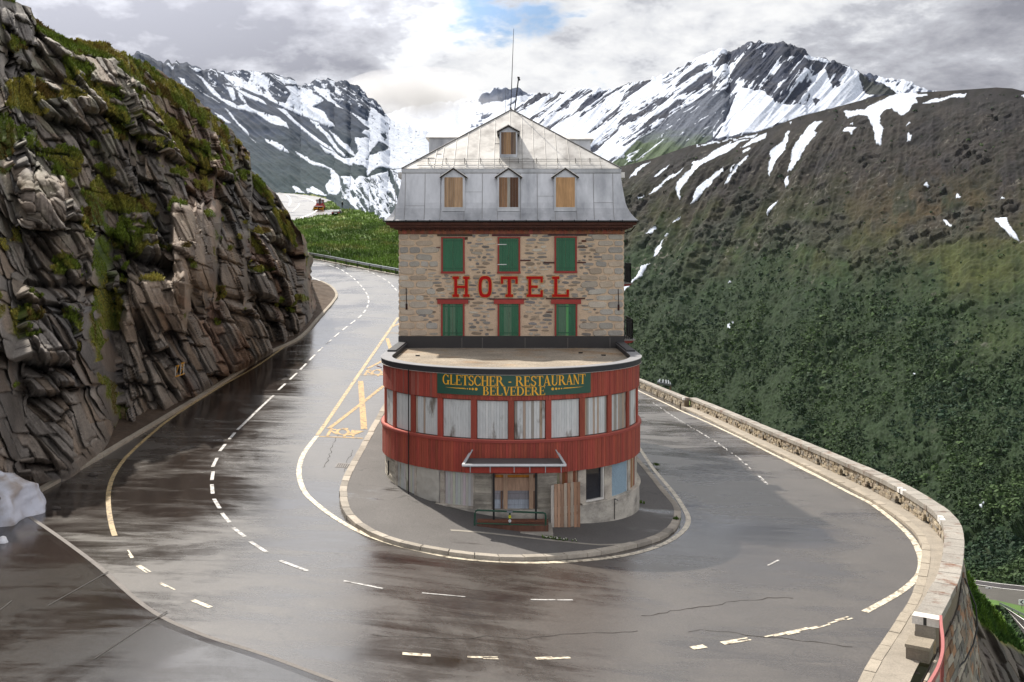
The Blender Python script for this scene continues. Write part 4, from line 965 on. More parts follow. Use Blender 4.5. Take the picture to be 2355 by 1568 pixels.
# ---- lettering
def arc(cx, cy, rx, ry, a0, a1, wt, wn, n=14):
    out = []
    for k in range(n):
        q = []
        for a, o in ((a0+(a1-a0)*k/n, 1), (a0+(a1-a0)*(k+1)/n, 1), (a0+(a1-a0)*(k+1)/n, 0), (a0+(a1-a0)*k/n, 0)):
            t = math.radians(a); q.append((cx+(rx-(0 if o else wt))*math.cos(t), cy+(ry-(0 if o else wn))*math.sin(t)))
        out.append(q)
    return out
def bx(x0, y0, x1, y1): return [[(x0, y0), (x1, y0), (x1, y1), (x0, y1)]]
def serif(xc, y, w=.2, t=.045): return bx(xc-w, y, xc+w, y+t)
def stem(x, w=.17): return bx(x, 0, x+w, 1)+bx(x-.07, 0, x+w+.07, .045)+bx(x-.07, .955, x+w+.07, 1)
GL = {
 'G': (arc(.42, .5, .42, .52, 40, 330, .17, .07)+bx(.62, .0, .8, .42)+bx(.54, .38, .88, .43)+bx(.70, .68, .75, .98), .92),
 'L': (stem(.07)+bx(.24, 0, .68, .06)+bx(.62, 0, .68, .27), .72),
 'E': (stem(.07)+bx(.24, 0, .68, .06)+bx(.62, 0, .68, .25)+bx(.24, .94, .65, 1)+bx(.60, .78, .65, 1)+bx(.24, .48, .5, .53)+bx(.47, .38, .51, .64), .74),
 'T': (bx(.28, 0, .46, 1)+bx(.2, 0, .54, .045)+bx(0, .94, .74, 1)+bx(0, .74, .05, 1)+bx(.69, .74, .74, 1), .76),
 'S': (arc(.31, .745, .27, .27, 25, 270, .14, .08)+arc(.31, .255, .29, .27, -160, 90, .15, .08)+bx(.50, .72, .55, .98)+bx(.03, .02, .08, .3), .64),
 'C': (arc(.42, .5, .42, .52, 45, 315, .17, .07)+bx(.68, .68, .73, .98)+bx(.68, .02, .73, .3), .80),
 'H': (stem(.07)+stem(.60)+bx(.24, .47, .6, .53), .88),
 'R': (stem(.07)+arc(.36, .74, .28, .26, -90, 90, .16, .055)+bx(.2, .945, .38, 1)+bx(.2, .48, .38, .535)+[[(.34, .5), (.52, .5), (.88, 0), (.66, 0)]]+bx(.66, 0, .93, .045), .90),
 'A': ([[(.08, 0), (.15, 0), (.42, 1), (.35, 1)], [(.58, 0), (.78, 0), (.47, 1.02), (.33, 1.02)]]+bx(.22, .28, .62, .335)+bx(0, 0, .24, .045)+bx(.5, 0, .88, .045), .86),
 'U': (bx(.1, .28, .27, 1)+bx(.02, .955, .35, 1)+bx(.66, .28, .72, 1)+bx(.56, .955, .82, 1)+arc(.41, .3, .31, .32, 180, 360, .14, .08), .86),
 'N': (bx(.1, 0, .16, 1)+bx(.0, 0, .26, .045)+bx(.66, 0, .72, 1)+bx(.58, .955, .82, 1)+[[(.03, 1), (.22, 1), (.72, 0), (.58, 0)]], .86),
 'B': (stem(.07)+arc(.34, .75, .26, .25, -90, 90, .15, .055)+arc(.36, .27, .32, .27, -90, 90, .17, .055)+bx(.2, .945, .36, 1)+bx(.2, .49, .38, .54)+bx(.2, 0, .38, .055), .78),
 'V': ([[(.32, 0), (.46, 0), (.26, 1), (.06, 1)], [(.36, 0), (.43, 0), (.72, 1), (.65, 1)]]+bx(-.02, .955, .36, 1)+bx(.56, .955, .82, 1), .80),
 'D': (stem(.07)+arc(.36, .5, .45, .5, -90, 90, .17, .06)+bx(.2, .94, .38, 1)+bx(.2, 0, .38, .06), .88),
 '-': (bx(.16, .36, .46, .46), .62), ' ': ([], .3)}
def textw(t): return sum(GL[c][1] for c in t)
SG = thing('restaurant_sign', (0, YC-R0, 5.3), 'curved dark green signboard with yellow serif lettering on the red upper band', 'sign')
s0, s1 = su(1007), su(1357); zs0, zs1 = E+(595-911)*.015513+.02, E+(595-855.5)*.015513-.02
m = MB(); cbox(m, s0, s1, zs0, zs1, .012, .04, hexc('#1f4a3b'), 30); m.build('board', mat('green_board', (1, 1, 1), .5, .05, 2), SG)
def put(mb, txt, sa, sb, z0, z1, off=.047):
    k = (sb-sa)/textw(txt); x = 0
    for c in txt:
        for q in GL[c][0]:
            # split wide quads so they hug the curve
            pts = []
            for (px_, py_) in q:
                X_, Y_ = dp(sa+(x+px_)*k, off); pts.append((X_, Y_, z0+py_*(z1-z0)))
            mb.add(pts, [(0, 1, 2, 3)], (1, 1, 1))
        if mb.f: mb.build('letter', YEP, SG); mb = MB()
        x += GL[c][1]
YEP = mat('yellow_letters', hexc('#e2a420'), .5, .06, 2)
zof = lambda v: E+(595-v)*.015513
m = MB(); put(m, 'GLETSCHER - RESTAURANT', su(1019.5), su(1345), zof(887.6), zof(864.5))
m = MB(); put(m, 'BELVEDERE', su(1111), su(1254), zof(909.0), zof(889.0))
def dot(s_, z_, r):
    pts = [(*dp(s_+r*math.cos(a), .047), z_+r*math.sin(a)) for a in np.linspace(0, 2*math.pi, 13)[:-1]]; m.add(pts, [tuple(range(12))], (1, 1, 1))
for sg in (-1, 1):
    m = MB(); c = su(1182.5)
    for k, (du, r) in enumerate(((87, .052), (95, .043), (101.5, .034), (107, .024), (111, .016))):
        dot(su(1183+sg*du), zof(895.5), r)
    a = su(1183+sg*113); b = su(1183+sg*158); zz = zof(895)
    m.add([(*dp(a, .047), zz-.02), (*dp((a+b)/2, .047), zz-.01), (*dp(b, .047), zz+.012), (*dp((a+b)/2, .047), zz+.014), (*dp(a, .047), zz+.02)], [(0, 1, 2, 3, 4) if sg > 0 else (4, 3, 2, 1, 0)], (1, 1, 1)); m.build('ornament', YEP, SG)
rebase(SG)
# HOTEL, slab-serif letters fixed to the stone
LS = thing('wall_lettering', (0, YF, fz(682)), 'large red slab letters edged in gold, spelling HOTEL across the stone front', 'sign')
RL = mat('red_enamel', hexc('#a3120f'), .65, .06, 3, spec=.15); GO = mat('gold_edge', hexc('#c9a04c'), .45, .1, 3)
SL = {
 'H': ([(.0, 0, .3, .13), (.0, .87, .3, 1), (.08, 0, .22, 1), (.5, 0, .8, .13), (.5, .87, .8, 1), (.58, 0, .72, 1), (.2, .43, .6, .55)], None),
 'T': ([(.0, .86, .8, 1), (.0, .64, .11, 1), (.69, .64, .8, 1), (.32, 0, .48, 1), (.22, 0, .58, .13)], None),
 'E': ([(.0, 0, .76, .13), (.0, .87, .76, 1), (.08, 0, .22, 1), (.65, 0, .76, .33), (.65, .7, .76, 1), (.2, .44, .52, .56)], None),
 'L': ([(.0, 0, .76, .13), (.0, .87, .32, 1), (.09, 0, .23, 1), (.65, 0, .76, .36)], None)}
hz0, hz1 = fz(682.6), fz(635.3); hh = hz1-hz0
def letter(ch, ua, ub):
    x0, x1 = fx(ua), fx(ub)
    def build(grow, y0_, y1_, m):
        if ch == 'O':
            cx = (x0+x1)/2; cz = (hz0+hz1)/2; rx = (x1-x0)/2+grow; rz = hh/2+.02+grow; w_ = .145+2*grow; n_ = 32
            def P_(k, inn, y):
                t = 2*math.pi*k/n_; c_, s_ = math.cos(t), math.sin(t); e = 3.0; rr = 1/((abs(c_)**e+abs(s_)**e)**(1/e)); return (cx+(rx-(w_ if inn else 0))*c_*rr, y, cz+(rz-(w_ if inn else 0))*s_*rr)
            for k in range(n_):
                b_ = [P_(k, 0, y1_), P_(k+1, 0, y1_), P_(k+1, 1, y1_), P_(k, 1, y1_)]; t_ = [P_(k, 0, y0_), P_(k+1, 0, y0_), P_(k+1, 1, y0_), P_(k, 1, y0_)]
                m.hexa(b_, t_)
        else:
            bs = SL[ch][0]; wmax = max(b_[2] for b_ in bs); k = (x1-x0)/wmax
            for i, (a, b, c, d_) in enumerate(bs):
                e = i*.0012; m.box(x0+a*k-grow, x0+c*k+grow, y0_-e, y1_, hz0+b*hh-grow, hz0+d_*hh+grow)
    m = MB(); build(0, YF-.105, YF-.075, m); L_ = m.build('letter', RL, LS); m = MB(); build(.018, YF-.075, YF-.045, m); m.build('gold_edge', GO, L_)
U = lambda z: (1500+z/2.1409)/1.74
for ch, a, b in (('H', 665, 810), ('O', 887, 1000), ('T', 1078, 1222), ('E', 1298, 1437), ('L', 1517, 1660)): letter(ch, U(a), U(b))
rebase(LS)
# ------------------------------------------------------------------ cliffs, hills, mountains
def interp(pts): 
    xs = [p[0] for p in pts]; ys = [p[1] for p in pts]; return lambda u: np.interp(u, xs, ys)
def gridfaces(nv, nu):
    i = np.arange(nv-1)[:, None]*nu+np.arange(nu-1)[None]; i = i.ravel(); return np.stack([i, i+1, i+1+nu, i+nu], 1)
def gnormals(P):
    du = np.gradient(P, axis=1); dv = np.gradient(P, axis=0); n = np.cross(du, dv); n /= np.linalg.norm(n, axis=-1)[..., None]+1e-9
    return n
def z5(pts): return [((2400+x/1.3886)/1.74, (100+y/1.3886)/1.74) for x, y in pts]
def z7(pts): return [((500+x/1.96)/1.74, (100+y/1.96)/1.74) for x, y in pts]
def z1(pts): return [((1500+x/1.8664)/1.74, (80+y/1.8664)/1.74) for x, y in pts]

# ---- rock face on the left
footp = [(-260, 1330), (-150, 1262), (0, 1180), (55, 1120), (157, 1084), (205, 1050), (271, 1016), (330, 967), (440, 918), (487, 889), (550, 853), (623, 812), (685, 772), (712, 745), (722, 728), (728, 700)]
_topj = lambda u: 3.5*fbm(u/13., u*0, u*0+2, 4, 777)*(1+(u > 150))
topp = [(-260, -330), (-120, -160), (-30, -60), (8, -2), (40, 6), (72, 20), (80, 42), (100, 62), (140, 86), (195, 97), (250, 104), (285, 124), (320, 138), (370, 166), (420, 200), (460, 232), (500, 272), (530, 298), (560, 335), (574, 350), (578, 392), (606, 420), (640, 450), (658, 480), (676, 512), (690, 535), (702, 590), (712, 640), (722, 680), (728, 698)]
fo, to = interp(footp), interp(topp)
def cliff():
    nu, nt = 470, 560
    us = np.concatenate([np.linspace(-260, -20, 60, endpoint=False), np.linspace(-20, 727, nu-60)])
    yf = np.array([gp(u, min(fo(u), 1330))[1] for u in us])
    yf = np.convolve(np.pad(yf, 8, mode='edge'), np.ones(17)/17, mode='valid')
    T = np.concatenate([np.linspace(-.03, 1, nt), ])[:, None]; Ug = np.broadcast_to(us[None], (nt, nu))
    tj = to(us)+_topj(us)*(us < 700); V = fo(us)[None]*(1-T)+tj[None]*T
    Lh = interp([(-260, 22), (0, 21), (270, 18), (560, 17), (640, 9), (700, 4), (728, 1.5)])(us)[None]
    # steep cut by the road, then a leaning, grassed shoulder
    prof_ = .22*T+.78*np.maximum(T, 0)**2.1
    # a gully (u~280) and a buttress in front of it (u<260)
    gul = np.exp(-((Ug-(285-60*T))/28)**2)*sm(.95, .2, T)*3.0; but = -1.2*np.exp(-((Ug-170)/90)**2)*sm(.7, .1, T)
    boss = -2.2*np.exp(-((Ug-435)/70)**2)*np.exp(-((V-640)/150)**2) - 1.3*np.exp(-((Ug-350)/50)**2)*np.exp(-((V-650)/60)**2)
    win_ = lambda a, b, e=9: sm(a-e, a+e, Ug)*sm(b+e, b-e, Ug)
    b2 = win_(392, 497)*sm(430, 476, V-.22*(Ug-392)+.15*0)*sm(730, 600, V); b3 = win_(286, 424, 7)*sm(612, 650, V)*sm(790, 700, V); b4 = win_(60, 150, 6)*sm(395, 425, V)*sm(560, 470, V); b5 = win_(505, 565, 6)*sm(520, 545, V)*sm(760, 640, V); b6 = win_(330, 372, 5)*sm(318, 345, V)*sm(430, 380, V)
    boss = boss-3.6*b2-2.6*b3-1.8*b4-1.8*b5-1.2*b6; flatb = np.clip(b2+b3+.6*b4+.6*b5, 0, 1)
    Yd = yf[None]+Lh*prof_+(gul+but+boss)*np.ones_like(T)
    P = W(Ug, V, Yd); n = gnormals(P); n *= np.sign(-n[..., 1:2]+.0001*(n[..., 1:2] == 0))
    dn = np.array([0, 0, E])-P; dn /= np.linalg.norm(dn, axis=-1)[..., None]; dn = dn*.88+n*.12      # relief grows towards the open side of the cut
    x, y, z = P[..., 0], P[..., 1], P[..., 2]
    # grass ledges (where turf grows on the face)
    wu = Ug+22*fbm(x/3.2, y/3.2, z/3.2, 3, 51)+9*fbm(x/.9, y/.9, z/.9, 2, 52); wv = V+22*fbm(x/3.2, y/3.2, z/3.2, 3, 53)+9*fbm(x/.9, y/.9, z/.9, 2, 54)
    gr = np.zeros(x.shape)
    for poly, a in (([(70, 30), (150, 75), (250, 95), (330, 130), (420, 190), (500, 262), (560, 330), (528, 335), (470, 285), (400, 240), (330, 200), (260, 170), (215, 150), (200, 190), (150, 190), (140, 110), (95, 75)], 1.),
                 ([(20, 205), (90, 172), (160, 185), (185, 235), (140, 225), (85, 240), (40, 290), (10, 300)], .9), ([(190, 190), (330, 215), (420, 290), (480, 300), (560, 372), (540, 405), (440, 395), (330, 335), (260, 330), (230, 260)], .62),
                 ([(230, 380), (300, 420), (345, 470), (335, 530), (300, 590), (285, 680), (265, 755), (228, 742), (218, 640), (196, 560), (185, 470)], .95), ([(135, 715), (190, 715), (190, 765), (110, 770)], .9),
                 ([(430, 368), (500, 366), (575, 400), (560, 418), (480, 430)], .9), ([(0, 262), (60, 282), (45, 340), (0, 370)], .7), ([(300, 480), (345, 500), (330, 540), (230, 560)], .7), ([(85, 530), (150, 535), (140, 560), (90, 560)], .7),
                 ([(560, 330), (600, 410), (660, 490), (690, 560), (676, 560), (640, 500), (585, 430)], .65), ([(60, 330), (180, 350), (200, 430), (100, 470), (50, 420)], .45), ([(0, 700), (80, 700), (100, 760), (0, 800)], .4), ([(0, 470), (60, 500), (50, 560), (0, 560)], .5), ([(230, 860), (290, 870), (290, 1000), (265, 1000)], .45)):
        gr = np.maximum(gr, a*inpoly(wu, wv, poly))
    patch = fbm(x/1.5, y/1.5, z/.8, 4, 61); gr = gr*(1-flatb); gr = np.clip(gr*1.25-sm(.02, -.12, patch+.10*(V < to(us)[None]+45))*1.1, 0, 1)
    gr = np.maximum(gr, (fbm(x/2.2, y/2.2, z/.7, 4, 66) > .36)*.8*(T > .22))
    gsm = gr.copy()
    for _ in range(3): gsm[1:-1, 1:-1] = (gsm[1:-1, 1:-1]+gsm[:-2, 1:-1]+gsm[2:, 1:-1]+gsm[1:-1, :-2]+gsm[1:-1, 2:])/5
    P0 = W(Ug, V, (yf[None]+Lh*.6*T)*np.ones_like(V)); x, y, z = P0[..., 0], P0[..., 1], P0[..., 2]
    # fractured slabs: skewed joint sets leaning up to the left
    wa = .7*fbm(x/7, y/7, z/7, 2, 71)+.10*fbm(x/.7, y/.7, z/.7, 2, 72); wb = .7*fbm(x/7, y/7, z/7, 2, 73)+.12*fbm(x/.7, y/.7, z/.7, 2, 74)
    def slabs(a, b, sa, sb, k):
        A = a/sa; ia = np.floor(A); fa = A-ia; B = b/sb+_h(ia, ia*0, ia*0, k)*7; jb = np.floor(B); fb = B-jb
        # split some columns again so that widths vary
        sp = _h(ia, jb, ia*0, k+9) > .55; fa2 = np.where(sp, (fa*2) % 1, fa); ia2 = ia*2+np.where(sp, np.floor(fa*2), 0)
        r = [_h(ia2, jb, ia*0, k+i) for i in range(1, 6)]; e = np.minimum(np.minimum(fa2, 1-fa2)*sa*np.where(sp, .5, 1), np.minimum(fb, 1-fb)*sb*.8)
        return fa2, fb, r, e
    al = y*.9+.45*x+.33*z+wa; bl = z+.22*y-.3*x+wb
    fA, fB, rA, eA = slabs(al+.3*bl, bl, 7.5, 8.5, 90); fa, fb, r, e1 = slabs(al, bl, 2.7, 3.9, 1); D = (rA[0]-.5)*2.6+(rA[1]-.5)*(fA-.5)*4.5+(rA[2]-.7)*(fB-.5)*5-1.4*sm(.9, 1, fB)-.8*(1-sm(0, .25, eA))+(r[0]-.5)*1.7+(r[1]-.5)*(fa-.5)*2.2+(r[2]-.75)*(fb-.5)*2.0-.8*sm(.86, 1., fb)-.5*(1-sm(0, .13, e1))
    fa2_, fb2_, q, e2_ = slabs(al*.95+.2*z, bl-.15*al, .85, 1.7, 30); D += (q[0]-.5)*.6+(q[1]-.5)*(fa2_-.5)*.9+(q[2]-.7)*(fb2_-.5)*.7-.3*sm(.88, 1, fb2_)-.2*(1-sm(0, .06, e2_))
    fa3, fb3, q2, e3 = slabs(al*1.05-.1*z, bl+.1*al, .27, .75, 60); D += (q2[0]-.5)*.09+(q2[1]-.5)*(fa3-.5)*.16-.03*(1-sm(0, .03, e3))
    D += .8*fbm(x/6, y/6, z/9, 3, 81)+.05*fbm(x*2, y*2, z*1.5, 3, 82)
    # ledges: stepped profile
    st = z+.4*x+1.2*fbm(x/5, y/5, z/5, 2, 91); D += .5*((st/3.1) % 1)**2*sm(.1, .5, T)
    D = D*(1-.5*flatb)
    D = D*(1-.55*gsm)+.35*gsm*fbm(x/.7, y/.7, z/.5, 3, 92)+.15*gsm
    fade = sm(-.02, .04, T)*(1-.85*sm(.965, 1., T))*(1-.8*sm(722, 727, Ug))
    P2 = P+dn*(D*fade*1.15)[..., None]
    # colours
    kk = r[3]; base = lerpc(hexc('#857c72'), hexc('#625d59'), kk); base = lerpc(base, hexc('#7d6a56'), sm(.55, .8, q[3])*.5)
    base = lerpc(base, hexc('#7d7d6a'), sm(.05, .35, fbm(x/1.1, y/1.1, z/1.1, 4, 101))*.45*sm(.3, .8, T))
    base = lerpc(base, hexc('#8d7a68'), flatb*.55)
    rust = sm(.1, .35, fbm(x/2.4, y/2.4, z/3.5, 3, 102))*sm(300, 420, Ug)*.4; base = lerpc(base, hexc('#80583e'), rust)
    black = sm(.1, .45, fbm(x/1.3, y/1.3, z/5., 3, 103))*.5; base = lerpc(base, hexc('#3a3736'), black)
    base = base*.86*(.72+.5*rA[3]*r[3]+.34*q[1]+.2*q2[0])[..., None]
    gc = lerpc(hexc('#4c5a22'), hexc('#7a7434'), sm(-.3, .5, fbm(x/1.7, y/1.7, z/1.7, 4, 104))); gc = lerpc(gc, hexc('#5a3e22'), sm(.15, .45, fbm(x/1.2, y/1.2, z/1.2, 3, 105))*.7); gc = lerpc(gc, hexc('#22300f'), sm(.05, .4, fbm(x/.8, y/.8, z/.8, 3, 106))*.7)
    gc = gc*(.75+.5*_h(np.floor(x*9), np.floor(y*9), np.floor(z*9), 4))[..., None]
    c = lerpc(base, gc, np.clip(gsm*1.5-.2, 0, 1)); c = np.clip(c, 0.004, 1)
    # painted marker on the rock: done as geometry later
    V3 = P2.reshape(-1, 3); C3 = c.reshape(-1, 3); Fq = gridfaces(nt, nu)
    o = fast_mesh('cliff', V3, Fq, 4, MT['rock'], None, C3, smooth=False); tag(o, kind='structure')
    # plateau behind the skyline and the return round the far end, one sheet
    k = 14; rows = []
    for j in range(k+1):
        rows.append(P2[-1]*0+W(us, tj+3*j*(us < 600)+1.2*j, Yd[-1]+(.25+.0)*j+1.1*j**1.5)-np.array([0, 0, .15*j]))
    B = np.stack(rows); B[0] = P2[-1]; cb = lerpc(hexc('#54602a'), hexc('#6f6a35'), sm(-.3, .4, fbm(B[..., 0]/2, B[..., 1]/2, B[..., 2]/2, 3, 5)))
    o2 = fast_mesh('cliff_top', B.reshape(-1, 3), gridfaces(k+1, nu), 4, MT['grass'], None, cb.reshape(-1, 3), smooth=True); tag(o2, kind='structure')
    end = P2[:, -1]; rows = [end+np.array([-1.6*j, 2.2*j, -.12*j]) for j in range(12)]; B = np.stack(rows)
    B[1:] += (fbm(B[1:, :, 0]*.8, B[1:, :, 1]*.8, B[1:, :, 2]*.8, 3, 8)*.7)[..., None]
    o3 = fast_mesh('cliff_end', B.reshape(-1, 3), gridfaces(12, nt), 4, MT['rock'], None, (np.ones((12*nt, 3))*np.array(hexc('#4c4640')))*(1+.5*fbm(B[..., 0]*1.5, B[..., 1]*1.5, B[..., 2]*.7, 4, 12)).reshape(-1, 1), smooth=False); tag(o3, kind='structure')
    # flank of the same cliff running on toward and past the viewer, outside the frame
    st0 = P2[:, 0]; rows = [st0+np.array([-.9*j, -2.6*j, -.02*j]) for j in range(16)]; B = np.stack(rows); B[1:, :, 0] += fbm(B[1:, :, 0]*.4, B[1:, :, 1]*.4, B[1:, :, 2]*.4, 4, 18)*2.2
    B[:, 0, 2] = -1
    o4 = fast_mesh('cliff_flank', B.reshape(-1, 3), gridfaces(16, nt), 4, MT['rock'], None, (np.ones((16*nt, 3))*np.array(hexc('#6a6159')))*(1+.4*fbm(B[..., 0]*1.1, B[..., 1]*1.1, B[..., 2]*.7, 4, 19)).reshape(-1, 1), smooth=False); tag(o4, kind='structure')
    return us, T[:, 0], P2, n, gsm, Ug, V, Yd
us_c, T_c, P_c, n_c, gs_c, Ug_c, V_c, Yd_c = cliff()

# gravel verge between kerb and rock
m = MB(); KLs = smooth_path(KL, .5); P = np.array(KLs); n = normals2(KLs); v = []; 
for i in range(len(P)):
    for k in range(9):
        q = P[i]-n[i]*(.0+k*.45); v.append((q[0], q[1], float(g(*P[i]))+.1+.06*k+random.uniform(-.05, .07)*(k > 0)))
m.add(v, [(i*9+k, i*9+k+1, (i+1)*9+k+1, (i+1)*9+k) for i in range(len(P)-1) for k in range(8)], hexc('#4e4238'))
o = m.build('verge', MT['grass'], None); tag(o, kind='structure')

def blades(name, pts, nrm, size, cols, label, cat, nb=7, mat_=None, flat=.25):
    """thousands of little tufts in one mesh: nobody could count them"""
    n_ = len(pts); r = RNG
    ang = r.uniform(0, 2*np.pi, (n_, nb)); L_ = size[:, None]*r.uniform(.6, 1.3, (n_, nb)); tilt = r.uniform(flat, 1.1, (n_, nb))
    d = np.stack([np.cos(ang)*np.sin(tilt), np.sin(ang)*np.sin(tilt), np.cos(tilt)], -1)+nrm[:, None]*.5
    sd = np.stack([-np.sin(ang), np.cos(ang), 0*ang], -1)*(L_*r.uniform(.16, .34, (n_, nb)))[..., None]
    b = pts[:, None]+d*(L_*r.uniform(-.15, .15, (n_, nb)))[..., None]; tip = b+d*L_[..., None]
    V = np.stack([b-sd, b+sd, tip+sd*.45, tip-sd*.45], 2).reshape(-1, 3)
    Fq = np.arange(len(V)).reshape(-1, 4); c = np.repeat(cols*1., nb*4, 0)*np.repeat(r.uniform(.6, 1.35, n_*nb), 4)[:, None]
    o = fast_mesh(name, V, Fq, 4, mat_ or MT['leaf'], None, np.clip(c, 0.003, 1)); return tag(o, label, cat, None, 'stuff')
idx = np.argwhere((gs_c > .45)); idx = idx[RNG.choice(len(idx), min(34000, len(idx)), replace=False)]
pts = P_c[idx[:, 0], idx[:, 1]]; nr = n_c[idx[:, 0], idx[:, 1]]; dist = pts[:, 1]
cA, cB, cC = np.array(hexc('#66762a')), np.array(hexc('#948a40')), np.array(hexc('#5f4526')); t = sm(-.3, .4, fbm(pts[:, 0]/2, pts[:, 1]/2, pts[:, 2]/2, 3, 44)); cols = lerpc(cA, cB, t); brown = sm(.15, .4, fbm(pts[:, 0]/1.3, pts[:, 1]/1.3, pts[:, 2]/1.3, 3, 45)); cols = lerpc(cols, cC, brown*.8)
blades('turf', pts, nr, RNG.uniform(.05, .13, len(pts)), cols, 'rough mountain turf and moss on the ledges of the rock face', 'grass')

# ---- meadow with the upper road (behind, left of the house)
def hill_rows():
    us = np.linspace(560, 1010, 260)
    gv = interp([(560, 575), (700, 591), (750, 600), (800, 610), (850, 619), (915, 631.5), (1010, 648)])(us); gy = np.interp(us, [700, 750, 800, 850, 915, 1010], [128.5, 124, 119, 114.5, 109.7, 104])
    cre = interp([(560, 440), (640, 443), (677, 445), (721, 450), (745, 455), (765, 466), (785, 478), (805, 480), (828, 481), (850, 492), (880, 509), (905, 524), (930, 535), (1010, 585)])(us)
    T = np.linspace(0, 1, 220)[:, None]; V = gv*(1-T)+cre*T
    Y = np.where(V > 506, gy+(185-gy)*np.clip((gv-V)/(gv-506), 0, 1)**1.1, 185+(506-V)/61*75)
    Y = np.where(us > 800, gy+(190-gy)*T**1.05, Y*1.0) if False else Y
    P = W(np.broadcast_to(us, V.shape), V, Y); return us, V, Y, P
us_h, V_h, Y_h, P_h = hill_rows()
P2 = P_h.copy(); x, y, z = P2[..., 0], P2[..., 1], P2[..., 2]
roadpoly = [(600, 440), (639, 444), (677, 446), (721, 451), (745, 456), (762, 462), (748, 466), (734, 470), (716, 484), (735, 483.5), (783, 482), (786, 487), (760, 494), (727, 498), (680, 506.5), (668, 509), (600, 520)]
onroad = inpoly(np.broadcast_to(us_h, V_h.shape), V_h, roadpoly).astype(float); os_ = onroad.copy()
for _ in range(22): os_[1:-1, 1:-1] = (os_[1:-1, 1:-1]+os_[:-2, 1:-1]+os_[2:, 1:-1]+os_[1:-1, :-2]+os_[1:-1, 2:])/5
P2[..., 2] += (1-np.clip(os_*3, 0, 1))*(.9*fbm(x/9, y/14, 0*x, 4, 21)+.35*fbm(x/2.2, y/3, 0*x, 3, 22))*sm(0, .06, np.linspace(0, 1, 220))[:, None]-.12*onroad
c = lerpc(hexc('#586e30'), hexc('#425724'), sm(-.3, .4, fbm(x/5, y/8, z/3, 4, 23))); c = lerpc(c, hexc('#858452'), sm(.15, .45, fbm(x/3, y/4, z/3, 4, 24))*.5); c = lerpc(c, hexc('#6c665c'), (fbm(x/2.2, y/3, z/1.2, 4, 25) > .46)*.9)
c = lerpc(c, hexc('#8a8a4a'), sm(470, 455, V_h)*.5+0*x)
o = fast_mesh('meadow', P2.reshape(-1, 3), gridfaces(*V_h.shape), 4, MT['grass'], None, c.reshape(-1, 3), smooth=True); tag(o, kind='structure')
B = np.stack([P2[-1]]+[P2[-1]+np.array([0, 8*j, -2.2*j]) for j in range(1, 8)]); o = fast_mesh('meadow_back', B.reshape(-1, 3), gridfaces(8, len(us_h)), 4, MT['grass'], None, np.ones((8*len(us_h), 3))*np.array(hexc('#4d6a2a')), smooth=True); tag(o, kind='structure')
def up(u, v, dz=0.):
    Y = 185+(506-v)/61*75; return ((u-1177)/F*Y, Y, E+(595-v)/F*Y+dz)
# upper road sheet, laid on the same slope
vs_ = np.linspace(443, 520, 60); left = interp([(443, 600), (520, 600)])
def rowspan(v):
    xs_ = [];
    for i in range(len(roadpoly)):
        x1, y1 = roadpoly[i]; x2, y2 = roadpoly[(i+1) % len(roadpoly)]
        if (y1 > v) != (y2 > v): xs_.append((x2-x1)*(v-y1)/(y2-y1)+x1)
    xs_.sort(); return [(xs_[i], xs_[i+1]) for i in range(0, len(xs_)-1, 2)]
m = MB(); dv = .6; v0 = 441.
while v0 < 519:
    for a, b in rowspan(v0+dv/2):
        n_ = max(1, int((b-a)/12))
        for k in range(n_):
            ua, ub = a+(b-a)*k/n_, a+(b-a)*(k+1)/n_; m.add([up(ua, v0, .05), up(ub, v0, .05), up(ub, v0+dv, .05), up(ua, v0+dv, .05)], [(3, 2, 1, 0)], (.42, .42, .42))
    v0 += dv
o = m.build('upper_road', MT['road'], None); tag(o, kind='structure')
m = MB()
def upline(pts, w0, col=WHI):
    P = [Vector(up(u, v, .09)) for u, v in pts]
    Q = []
    for i in range(len(P)-1):
        for k in range(6): 
            t = k/6; p0, p1, p2, p3 = P[max(i-1, 0)], P[i], P[i+1], P[min(i+2, len(P)-1)]
            Q.append(.5*((2*p1)+(p2-p0)*t+(2*p0-5*p1+4*p2-p3)*t*t+(3*p1-p0-3*p2+p3)*t**3))
    Q.append(P[-1])
    for i in range(len(Q)-1):
        d = (Q[i+1]-Q[i]); nn = Vector((d.y, -d.x, 0)).normalized()*w0/2; m.add([Q[i]-nn, Q[i]+nn, Q[i+1]+nn, Q[i+1]-nn], [(0, 1, 2, 3)], col)
upline([(640, 443.5), (690, 453), (715, 460), (733, 471), (734, 478), (722, 489), (700, 499), (681, 505)], .35); upline([(640, 446), (660, 450), (668, 462), (664, 474)], .3); upline([(688, 468), (686, 474), (672, 487)], .15)
m.build('edge_line', MT['line'], o)
idx = np.argwhere((onroad < .5)); idx = idx[RNG.choice(len(idx), 22000, replace=False)]; pts = P2[idx[:, 0], idx[:, 1]]; nr = np.tile([0, 0, 1.], (len(pts), 1))
t = sm(-.3, .4, fbm(pts[:, 0]/5, pts[:, 1]/8, pts[:, 2]/3, 4, 23)); cols = lerpc(hexc('#647d34'), hexc('#485f26'), t); cols = lerpc(cols, hexc('#86864a'), sm(.1, .45, fbm(pts[:, 0]/3, pts[:, 1]/4, pts[:, 2]/3, 4, 24))*.5)
blades('meadow_grass', pts, nr, RNG.uniform(.12, .32, len(pts)), cols, 'long green grass on the slope below the upper road', 'grass', nb=4)

